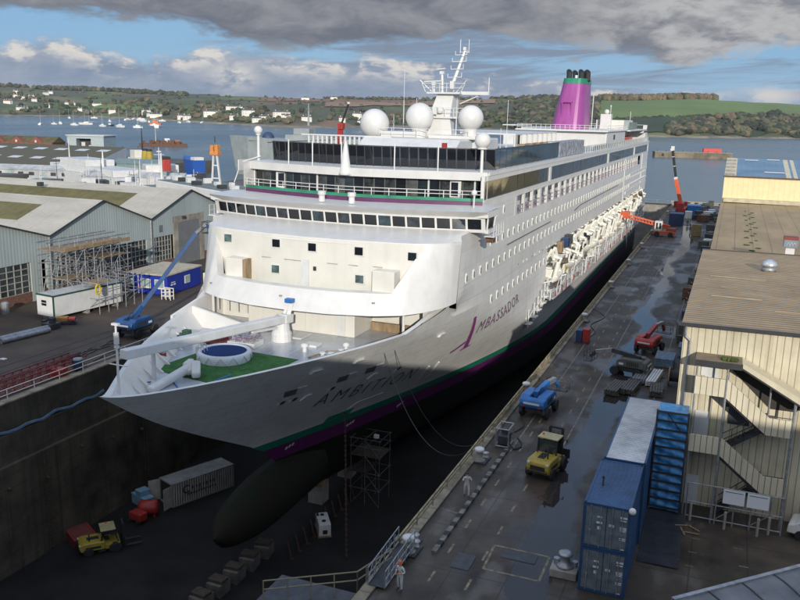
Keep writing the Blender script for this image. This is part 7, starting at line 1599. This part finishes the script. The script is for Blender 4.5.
# white survey ship with the red funnel
s = thing('ferry', 'white ship with a red funnel moored behind the hangars', 'ship', (-182,236,-8.3), R_(48))
ship_hull(MB(), 62, 12, -1, 6.5).build('hull', WHITE, s)
MB().bx(-5.5,5.5,-22,14,6.6,9.2).bx(-5,5,-12,12,9.2,11.6).bx(-5.6,5.6,3,11,11.6,14.2).build('superstructure', WHITE, s, bevel=.15)
for k in range(6): MB().box((-4.7+k*1.9,11.05,13.2),(1.3,.1,.9)).build('bridge_window', DARKGLASS, s)
for k in range(8): MB().box((5.03,-11+k*2.8,10.5),(.08,1.1,.9)).build('window', DARKGLASS, s); MB().box((5.64,3.6+k*.9,13.2),(.08,.6,.9)).build('bridge_window', DARKGLASS, s)
f = MB().extr([(-1.6,7),(1.6,7),(1.3,16.6),(-1.3,16.6)], 'y', -5.2,-1.6).build('funnel', RED, s, bevel=.3); MB().bx(-1.35,1.35,-5,-1.8,16.6,17.5).build('funnel_top', BLACK, f); MB().bx(-4.0,2.0,-8.5,-1,6.7,8.3).build('red_winch_house', RED, s, bevel=.1)
m = MB().tube((0,9,14),(0,9,20),.25,.1).beam((-1.8,9,17.5),(1.8,9,17.5),.14).box((0,9,18.6),(1.6,.4,.3)); m.build('mast', WHITE, s)
m = MB().tube((-4.5,-20,7),(-4.5,-20,19.5),.55,.22).lathe([(1.2,0),(.9,2.5),(.5,3)], (-4.5,-20,6.6), 10); m.build('foremast', WHITE, s); m = MB().beam((2,18,7),(4,26,12),.5).beam((4,26,12),(3,30,9),.4); m.build('deck_crane', WHITE, s)
# blue ship end and the orange and white crane tower
s = thing('cargo_ship', 'royal blue ship bow behind the red funnelled ship', 'ship', (-206,286,-5), R_(60)); ship_hull(MB(), 12, 5.4, -1, 10).build('hull', mat('royal blue hull', (.02,.09,.36), .45, var=.1), s); MB().bx(-2,2,-6,-2,10,11.2).build('deckhouse', WHITE, s, bevel=.1)
o = thing('crane_tower', 'white crane tower with an orange head left of the cruise ship', 'crane', (-151.5,222,0)); 
MB().beam((-1.6,0,0),(-.5,0,12.5),.5).beam((1.9,0,0),(.5,0,12.5),.5).beam((-1.2,0,4),(1.4,0,4),.35).beam((-.9,0,8),(1.1,0,8),.35).build('tower', WHITE, o); MB().bx(-1.4,-.2,-.8,.8,11.6,14.2).bx(.2,1.4,-.8,.8,11.6,14.4).bx(-1.5,1.5,-.9,.9,11.2,12.2).build('head', mat('orange head', (.62,.24,.06), .5), o, bevel=.08); MB().bx(-.1,.1,-.1,.1,15,17).build('lamp_mast', DSTEEL, o)
DKG = mat('grey green ferry deck', (.17,.20,.19), .7, var=.3, scale=.4)
# white ferry decks close behind the hangar, left of the cruise ship
s = thing('ferry', 'low white ferry deck with long dark windows beside the hangar roof', 'ship', (-126,178,-5), R_(62))
ship_hull(MB(), 70, 14, -1, 7).build('hull', WHITE, s); MB().bx(-6.5,6.5,-30,22,7.05,9.6).bx(-6,6,-26,14,9.6,11.6).build('superstructure', WHITE, s, bevel=.2); MB().bx(-6.1,6.1,-29.6,21.6,9.61,9.7).build('deck', DKG, s); MB().bx(-5.6,5.6,-25.6,13.6,11.61,11.7).build('deck', DKG, s); MB().bx(-6.6,6.6,22.5,32,7.3,7.36).build('deck', DKG, s)
for k in range(10): MB().box((U(-4.5,4.5),-24+k*3.8,12.2),(U(.8,2.4),U(.8,2.4),U(.8,1.6))).build('deck_box', (WHITE,GREYW,DSTEEL)[k % 3], s)
for k in range(4): MB().bx(6.51,6.58,-28+k*12.4,-18+k*12.4,7.9,8.9).build('window', DARKGLASS, s); MB().bx(6.01,6.08,-24+k*9,-17+k*9,10.2,11.1).build('window', DARKGLASS, s)
m = MB()
for k in range(24): m.tube((6.2,-28+k*2,9.65),(6.2,-28+k*2,10.8),.05)
m.tube((6.2,-28,10.8),(6.2,18,10.8),.05); m.build('railing', WHITE, s); MB().lathe([(.9,0),(.9,.8),(.6,1.4)], (2,18,9.6), 12).build('vent', WHITE, s)
s = thing('ferry', 'long white ship with covered decks behind the left hangar roof', 'ship', (-215,236,-5), R_(66))
ship_hull(MB(), 75, 13, -1, 7.5).build('hull', WHITE, s); MB().bx(-5.8,5.8,-32,20,7.55,9.8).bx(-5.2,5.2,-10,12,9.8,12).build('superstructure', GREYW, s, bevel=.15)
for k in range(18): MB().box((5.84,-30+k*2.8,8.9),(.08,1.5,.8)).build('window', DARKGLASS, s)
MB().tube((0,16,9.8),(0,16,18),.3,.1).build('mast', WHITE, s); MB().tube((0,-12,9.8),(0,-12,15),.4,.2).build('mast', WHITE, s)
# tug with black funnel and orange gear
s = thing('tug', 'tug with black and yellow funnels lying left of the red funnelled ship', 'tug', (-250,308,-5), R_(60)); ship_hull(MB(), 34, 10, -1, 4.5).build('hull', mat('dark red hull', (.12,.03,.03), .6), s); MB().bx(-3.6,3.6,-4,7,4.6,8.2).bx(-2.8,2.8,0,6,8.2,11.5).build('wheelhouse', CREAM, s, bevel=.15)
for k in range(5): MB().box((-2.2+k*1.1,6.04,10.4),(.7,.1,.9)).build('window', DARKGLASS, s); MB().box((2.84,.7+k*1.1,10.4),(.1,.7,.9)).build('window', DARKGLASS, s)
for y in (-5,-10): MB().lathe([(1.5,4.6),(1.6,9),(1.3,11.5)], (0,y,0), 12).build('funnel', YELLOW, s); MB().lathe([(1.32,11.5),(1.1,12.4)], (0,y,0), 12).build('funnel_top', BLACK, s)
MB().tube((1.5,2,11.5),(1.5,2,22),.45,.12).build('mast', BLACK, s)
# grey naval ship beyond, dark helicopter dome, red crane
s = thing('naval_ship', 'long grey naval ship moored behind the cruise ship domes', 'ship', (-163,352,-5), R_(94)); ship_hull(MB(), 124, 17, -1, 16.4).build('hull', SEAW, s)
m = MB().bx(-6,6,-50,10,16.4,18.6).bx(-5,5,-30,-12,18.6,21.6).bx(-4.5,4.5,12,34,16.4,19.6).bx(-4,4,22,30,19.6,22.6); m.build('superstructure', SEAW, s, bevel=.2)
for k in range(16): MB().box((6.04,-48+k*3.6,17.6),(.1,1.4,.8)).build('window', DSTEEL, s); 
m = MB().tube((0,24,24),(0,24,34),.6,.2).beam((-3,24,29),(3,24,29),.3).beam((-2,24,31.5),(2,24,31.5),.3); m.build('mast', SEAW, s); m = MB().bx(-2,2,-44,-40,18.6,22); m.build('stern_house', SEAW, s); m = MB().tube((0,-18,21.5),(0,-18,30),.5,.2).beam((-2,-18,27),(2,-18,27),.3); m.build('mast', SEAW, s); MB().ball((0,45,17.6),3.0,16,10).build('covered_gun', mat('navy cover', (.03,.05,.12), .6), s, smooth=True)
MB().bx(-7.0,7.0,36,52,16.5,16.7).build('deck', SGREEN, s)
o = thing('dock_crane', 'red dock crane with a black jib rising behind the cruise ship windscreen', 'crane', (-98.6,200,0)); MB().beam((-2.6,0,0),(1.5,0,22.3),.9,.8).beam((1.6,0,0),(1.7,0,22.3),.6).beam((-1.6,0,6),(2.2,0,12),.4).beam((2.2,0,6),(-.6,0,12),.4).beam((-.8,0,12),(2.0,0,18),.4).beam((.4,0,18),(2.0,0,18),.5).build('tower', RED, o); MB().bx(.9,2.3,-.8,.8,20.8,22.4).build('machine_house', RED, o, bevel=.1); MB().beam((1.7,0,22.3),(3.6,0,27.4),.4).build('jib', BLACK, o); MB().box((3.7,0,27.6),(.6,.5,.5)).build('jib_head', WHITE, o)
# buildings at far left
WR = mat('mossy slate roof', (.070,.068,.038), .9, var=.4, scale=.15, second=(.095,.085,.06)); lines(WR, 0, 5, .3, (.10,.09,.06), .4)
b = thing('workshop', 'low workshop with a mossy dark roof and small roof lights', 'workshop', (-262,262,1)); A1, A2, A3, A4 = (-330,236),(-196,236),(-208,286),(-342,290)
MB().add([(-345,228,3.2),(-222,242,3.2),(-238,284,8.8),(-352,272,8.8)],[(0,1,2,3)]).build('roof', WR, b, world=True); MB().add([(-345,228,1),(-222,242,1),(-222,242,3.2),(-345,228,3.2)],[(0,1,2,3)]).add([(-222,242,1),(-238,284,1),(-238,284,8.8),(-222,242,3.2)],[(0,1,2,3)]).add([(-238,284,1),(-352,272,1),(-352,272,8.8),(-238,284,8.8)],[(0,1,2,3)]).build('wall', GREYW, b, world=True)
for k in range(11):
    for r_ in (.28,.72):
        t = .06+k*.085; x = -345+123*t+(-8-7*t)*r_; y = 228+14*t+43*r_; z = 3.2+5.6*r_+.12; MB().add([(x,y,z),(x+5,y+.6,z),(x+4.5,y+4.6,z+.58),(x-.5,y+4,z+.58)],[(0,1,2,3)]).build('roof_light', GREYW, b, world=True)
b = thing('brick_building', 'red brick building with a row of small gables on the left shore', 'building', (-335,330,1), R_(12)); BRK = mat('red brick', (.23,.085,.055), .85, var=.25, scale=.6)
MB().bx(-60,10,0,12,0,5.6).build('wall', BRK, b); MB().extr([(0,5.6),(12,5.6),(6,8.6)], 'x', -60.5,10.5).build('roof', mat('mossy roof', (.105,.095,.04), .9, var=.3, scale=.3), b)
for k in range(6):
    x = -54+k*11; d = MB().add([(x-4,-.2,5.6),(x+4,-.2,5.6),(x,-.2,8.5),(x-4,6,5.6),(x+4,6,5.6),(x,6,8.5)],[(0,1,2),(1,4,5,2),(0,2,5,3)]).build('gable', BRK, b)
    for q in (-2.4,0,2.4): MB().box((x+q,-.15,3.4),(1.0,.2,1.7)).build('window', GREYW, b)
    MB().box((x,-.3,6.2),(.9,.2,1.1)).build('window', GREYW, b)
b = thing('boat_shed', 'tall pale grey shed with an open dark doorway on the left shore', 'shed', (-323,352,1), R_(18)); MB().bx(-9,-4,0,16,0,9).bx(4,11,0,16,0,9).bx(-4,4,0,16,7.6,9).build('wall', mat('pale blue grey cladding', (.36,.42,.43), .6, var=.15), b); MB().bx(-4,4,5,5.3,0,7.6).build('doorway', DSTEEL, b); MB().bx(-9.5,11.5,-.6,16.6,9,9.4).build('roof', GREYW, b); MB().bx(-3,-1,4,4.9,0,5.6).bx(1,2.4,4,4.9,0,4).build('staging', GREYW, b)
for k, (x, y, sx_, sy_, h, rz, mm, lab) in enumerate(((-186,226,34,9,2.6,18,mat('stained white sheeting', (.42,.43,.43), .6, var=.25, scale=.4, streak=.3),'long low white shed behind the left hangar roof'),(-240,232,40,8,2.4,14,bpy.data.materials.get('stained white sheeting') or mat('stained white sheeting', (.42,.43,.43), .6, var=.25, scale=.4, streak=.3),'second long white shed nearest the mossy workshop'),(-200,246,16,10,5.5,20,mat('teal shed', (.17,.24,.24), .6),'grey green shed between the white sheds'),(-135,262,26,12,4.0,10,CONC,'low grey store left of the orange crane head'),(-120,290,18,10,4.5,5,mat('teal store', (.16,.24,.24), .6),'teal store right of the orange crane head'),(-150,300,40,14,5.5,-8,mat('brown grey roof store', (.19,.16,.13), .8),'long brown roofed store beyond the blue ship'))):
    b = thing('store_shed', lab, 'shed', (x,y,-1 if y > 250 else 0), R_(rz)); MB().bx(-sx_/2,sx_/2,-sy_/2,sy_/2,-6,h).build('wall', mm, b); MB().extr([(-sy_/2-.4,h),(sy_/2+.4,h),(0,h+1.6)], 'x', -sx_/2-.4, sx_/2+.4).build('roof', mm, b)
    for q in range(9): MB().box((-sx_*.42+q*sx_*.105,-sy_/2-.05,h*.45),(sx_*.05,.12,1.2)).build('window', DSTEEL if q % 3 else GLS, b)
CC = [RED, BLUE, YELLOW, WHITE, NAVY]
for k in range(14): 
    x, y = -112-U(0,36), 232+U(0,60); boxy('container', 'small coloured container on the quay behind the blue ship', 'container', (x,y,0), (2.5,6,2.6), CC[k % 5], U(0,3), 'containers on the quay behind the ferries')
MB().bx(-170,-95.2,215,330,-8,-.01).build('ground', LANDM, kind='structure')
# masts, winches and small gear on the moored ships' decks and quays behind the hangars
for k in range(26):
    a = U(-45.5,-35.5); r = U(225,300); p = azr(a, r); h = U(5,11)
    o = thing('light_mast', 'thin white mast among the ships behind the hangars', 'mast', (p.x,p.y,0), U(0,3), 'thin masts behind the hangars'); m = MB().tube((0,0,0),(0,0,h),.13,.06)
    for z in (.6,.8): m.tube((-.9,0,h*z),(.9,0,h*z),.06)
    m.build('mast', WHITE if k % 3 else DSTEEL, o)
CL = [WHITE, GREYW, DSTEEL, WHITE, GREYW, YELLOW, bpy.data.materials['teal shed'], GREYW, CONC]
for k in range(46):
    a = U(-46,-34.5); r = U(205,300); p = azr(a, r); boxy('deck_house', 'small coloured hut or machine among the ships behind the hangars', 'hut', (p.x,p.y,0), (U(2,6),U(2,5),U(2.4,4.6)), CL[(k*5) % 9], U(0,3), 'huts and machines behind the hangars')
# rusty pontoon and long low jetty in the harbour
o = thing('pontoon', 'rusty brown pontoon crowded with gear out in the harbour', 'pontoon', (-440,566,-5), R_(38)); MB().bx(-16,22,-7,7,-.5,2.2).build('deck', RUST, o)
m = MB()
for k in range(40): x = U(-14,20); m.box((x,U(-5,5),2.2+U(.4,1.6)),(U(1,3),U(1,3),U(1,4)))
m.build('gear', RUST, o); MB().bx(4,8,-2,2,2.2,6.5).build('hut', WHITE, o); MB().tube((-3,0,2),(-3,0,15),.3,.15).build('mast', GREYW, o); MB().box((14,0,4),(4,3,3)).build('orange_gear', mat('faded orange', (.30,.13,.07), .8), o)
o = thing('jetty', 'thin dark floating jetty in front of the rusty pontoon', 'jetty', (-420,505,-5), R_(38)); MB().bx(-40,18,-1.2,1.2,-.3,.7).build('deck', DSTEEL, o); 
for k in range(6): MB().tube((-38+k*11,0,-.3),(-38+k*11,0,2.5),.25).build('pile', DSTEEL, o)
# breakwater with the red container, right
o = thing('breakwater', 'stone breakwater pier standing in the water right of the ship stern', 'breakwater', (-34,752,-5), R_(17)); BWM = mat('breakwater stone', (.23,.19,.13), .85, var=.4, scale=.12, streak=.4)
MB().bx(-32,32,-5,5,-1,4.6).build('wall', BWM, o, bevel=.2); MB().bx(-32.2,32.2,-5.2,5.2,4.61,5.0).build('coping', CONC, o); MB().bx(-26.5,-24.5,-5.3,-5,1.2,3.4).build('drain_opening', BLACK, o)
for k in range(9): MB().tube((-30+k*7,-4.6,5),(-30+k*7,-4.6,6.3),.2).build('post', DSTEEL, o)
o = thing('shipping_container', 'red container standing on the stone breakwater', 'container', (-18.5,757,.02), R_(17)); MB().bx(-7.5,7.5,-1.5,1.5,0,3.2).build('body', mat('bright red container', (.50,.035,.03), .5, var=.15), o, bevel=.05); MB().bx(-7.55,7.55,-1.55,1.55,3.2,3.35).build('roof', RED, o)
# a far low spit of water marker posts omitted: nothing of them can be made out

# ------------------------------------------------------------------ yachts and boats on their moorings
SAIL = mat('boat hull white', (.72,.72,.70), .35, var=.05, scale=.3); ORB = mat('orange boat', (.60,.17,.05), .45)
def yacht(label, px, py, L, mh, hullm=SAIL, group=None, two=False):
    s = thing('yacht', label, 'yacht', (px,py,-5), U(-1.2,1.2)+1.2, group); ship_hull(MB(), L, L*.30, -.3, L*.11+.6).build('hull', hullm, s); MB().extr([(-L*.2,L*.11+.7),(L*.18,L*.11+.7),(L*.1,L*.11+2.0),(-L*.16,L*.11+2.1)], 'x', -L*.09, L*.09).build('cabin', SAIL, s)
    for q in ((.08,-.22) if two else (.05,)): MB().tube((0,L*q,L*.11),(0,L*q,mh),.16,.10).tube((0,L*q,L*.11+2.6),(0,L*q-L*.33,L*.11+2.8),.18).build('mast', GREYW, s)
    return s
def at_px(x, y):                                                  # far moorings were read off the chart of the harbour: east, north
    return x, y
Y1 = 'white yacht moored among the yachts of the left harbour'; GY = 'white yachts moored in the left harbour'
first = yacht(Y1, -1112,1157, 17, 25, group=GY)
pos = [(-1060,1060,15,22),(-1032,1105,16,24),(-1090,1120,13,16),(-985,1120,14,18),(-960,1090,15,20),(-920,1085,20,27),(-905,1110,17,25),(-880,1080,15,14),(-1300,1500,16,22),(-1240,1560,15,20),(-1180,1590,16,22),(-1420,1700,16,20),(-1500,1800,18,22),(-1350,1750,17,20),(-1250,1720,18,23),(-1560,1900,18,24),(-1480,1950,20,22),(-1180,1680,15,18),(-1130,1730,17,20),(-1050,1690,18,22),(-1650,1750,18,20),(-1700,1900,18,20),(-1400,2000,20,20),(-1300,2010,18,18),(-1240,2000,18,18)]
for k, (x, y, L, mh) in enumerate(pos): c = dup(first, (x,y,-5), U(0,3), Y1, GY, L/17)
yacht('two masted pale yacht lying nearest the left shore buildings', -1075,1180, 24, 27, CREAM, two=True); yacht('white two masted ketch in the middle of the left moorings', -880,1130, 26, 30, two=True)
yacht('lone white yacht moored in open water right of the left moorings', -1000,1272, 15, 21)
yacht('white yacht moored alone below the white shore houses', -940,1590, 14, 18)
o = thing('work_boat', 'dark hulled work boat beside the two masted yachts', 'boat', (-985,1140,-5), .4); ship_hull(MB(), 24, 6, -.3, 2.2).build('hull', DSTEEL, o); MB().bx(-2,2,-7,-3,2.2,4.5).build('wheelhouse', WHITE, o)
o = thing('lifeboat', 'orange motor vessel lying off the far shore point', 'boat', (-1055,1345,-5), 1.9); ship_hull(MB(), 26, 8, -.3, 3.6).build('hull', ORB, o); MB().bx(-3,3,-7,5,3.7,7).bx(-2.4,2.4,-3,3,7,9).build('wheelhouse', ORB, o, bevel=.3); MB().tube((0,0,9),(0,0,12),.2).build('mast', WHITE, o)
for k, (x, y, lab) in enumerate(((-1420,1750,'white motor cruiser by the far shore point'),(-1330,1650,'white motor cruiser below the green field'))):
    o = thing('motor_cruiser', lab, 'boat', (x,y,-5), 1.4); ship_hull(MB(), 22, 7, -.3, 3.4).build('hull', SAIL, o); MB().bx(-2.6,2.6,-7,4,3.4,6).bx(-2,2,-5,1,6,7.6).build('cabin', SAIL, o, bevel=.2)

# ------------------------------------------------------------------ houses on the far slopes
HWL = mat('white house wall', (.72,.69,.62), .7, var=.05); HRF2 = mat('slate roof', (.10,.10,.105), .7, var=.2); HRED = mat('red tile roof', (.20,.09,.06), .8)
def house(label, az, t, L, H_, group=None, big=False, rf=None):
    s, q = lerp_t(az, AZ, SHO), lerp_t(az, AZ, RID); r = s+t*(q-s); p = azr(az, r, hill_h(az, r)+2.5); o = thing('house', label, 'house', tuple(p), -R_(az)+U(-.3,.3), group)
    MB().bx(-L/2,L/2,-4.5,4.5,-6,H_).build('wall', HWL, o); MB().extr([(-5,H_),(5,H_),(0,H_+3.4)], 'x', -L/2-.4, L/2+.4).build('roof', rf or HRF2, o)
    for k in range(max(2, int(L/5))):
        for z in ([H_*.25,H_*.7] if H_ > 6 else [H_*.45]): MB().box((-L/2+2.5+k*(L-5)/max(1,int(L/5)-1),-4.55,z),(1.3,.15,1.6)).build('window', DSTEEL, o)
    for s_ in (-1,1): MB().bx(s_*L*.35-.7,s_*L*.35+.7,-.7,.7,H_+1.5,H_+4.8).build('chimney', HWL, o)
    if big: MB().bx(-L*.2,L*.2,-7,-4.5,-6,H_*.95).extr([(-3,H_*.95),(3,H_*.95),(0,H_+2.8)], 'x', 0,0) if False else MB().bx(-L*.2,L*.2,-7,-4.51,-6,H_*.95).build('bay', HWL, o)
    return o
hs = [('big white twin gabled house above the far shore, left of the ship', -32.1,.12,30,10,True),('long white house beside the twin gabled one', -29.9,.12,38,9,True),('white house among the trees on the far shore behind the glass screen', -24.8,.14,22,9,True),('large white villa near the left radome', -19.3,.16,26,11,True),('white villa on the wooded shore below the left hills', -38.6,.08,26,8,True),('long white house on the far shore below the fields', -34.4,.10,44,8,True),('white terrace higher up the slope above the long house', -33.0,.24,44,6,False),('pale hall above the small green field', -43.2,.20,34,6,False),('pale long building right of the small green field', -41.6,.20,32,5,False),('low white house at the tip of the far shore', -36.4,.03,22,6,False),('pale green roofed boat house at the far point', -38.0,.03,34,5,False),('white cottage near the foreshore right of the villas', -28.2,.08,22,6,False),('white farm high on the red field', -26.4,.75,22,6,False),('second small farm on the skyline field', -28.3,.70,26,6,False)]
for lab, az, t, L, H_, bg_ in hs: house(lab, az, t, L, H_, None, bg_)
for k in range(34):
    a = U(-51,-44) if k < 18 else U(-44,-16); house('small white house scattered on the far slopes', a, U(.05,.5) if k < 18 else U(.02,.10), U(12,22), U(5,7), 'small white houses on the far slopes', rf=HRED if k % 5 == 0 else None)
# ------------------------------------------------------------------ sea air
hz = MB().bx(-5200,1900,-45,7300,-52,175).build('haze', None or bpy.data.materials.new('haze'), kind='stuff')
hm = bpy.data.materials['haze']; hm.use_nodes = True; nt = hm.node_tree; nt.nodes.clear(); pv = nt.nodes.new('ShaderNodeVolumePrincipled'); oo = nt.nodes.new('ShaderNodeOutputMaterial'); pv.inputs['Density'].default_value = .00003; pv.inputs['Color'].default_value = (.80,.87,.97,1); pv.inputs['Anisotropy'].default_value = .2
nt.links.new(pv.outputs[0], oo.inputs['Volume'])
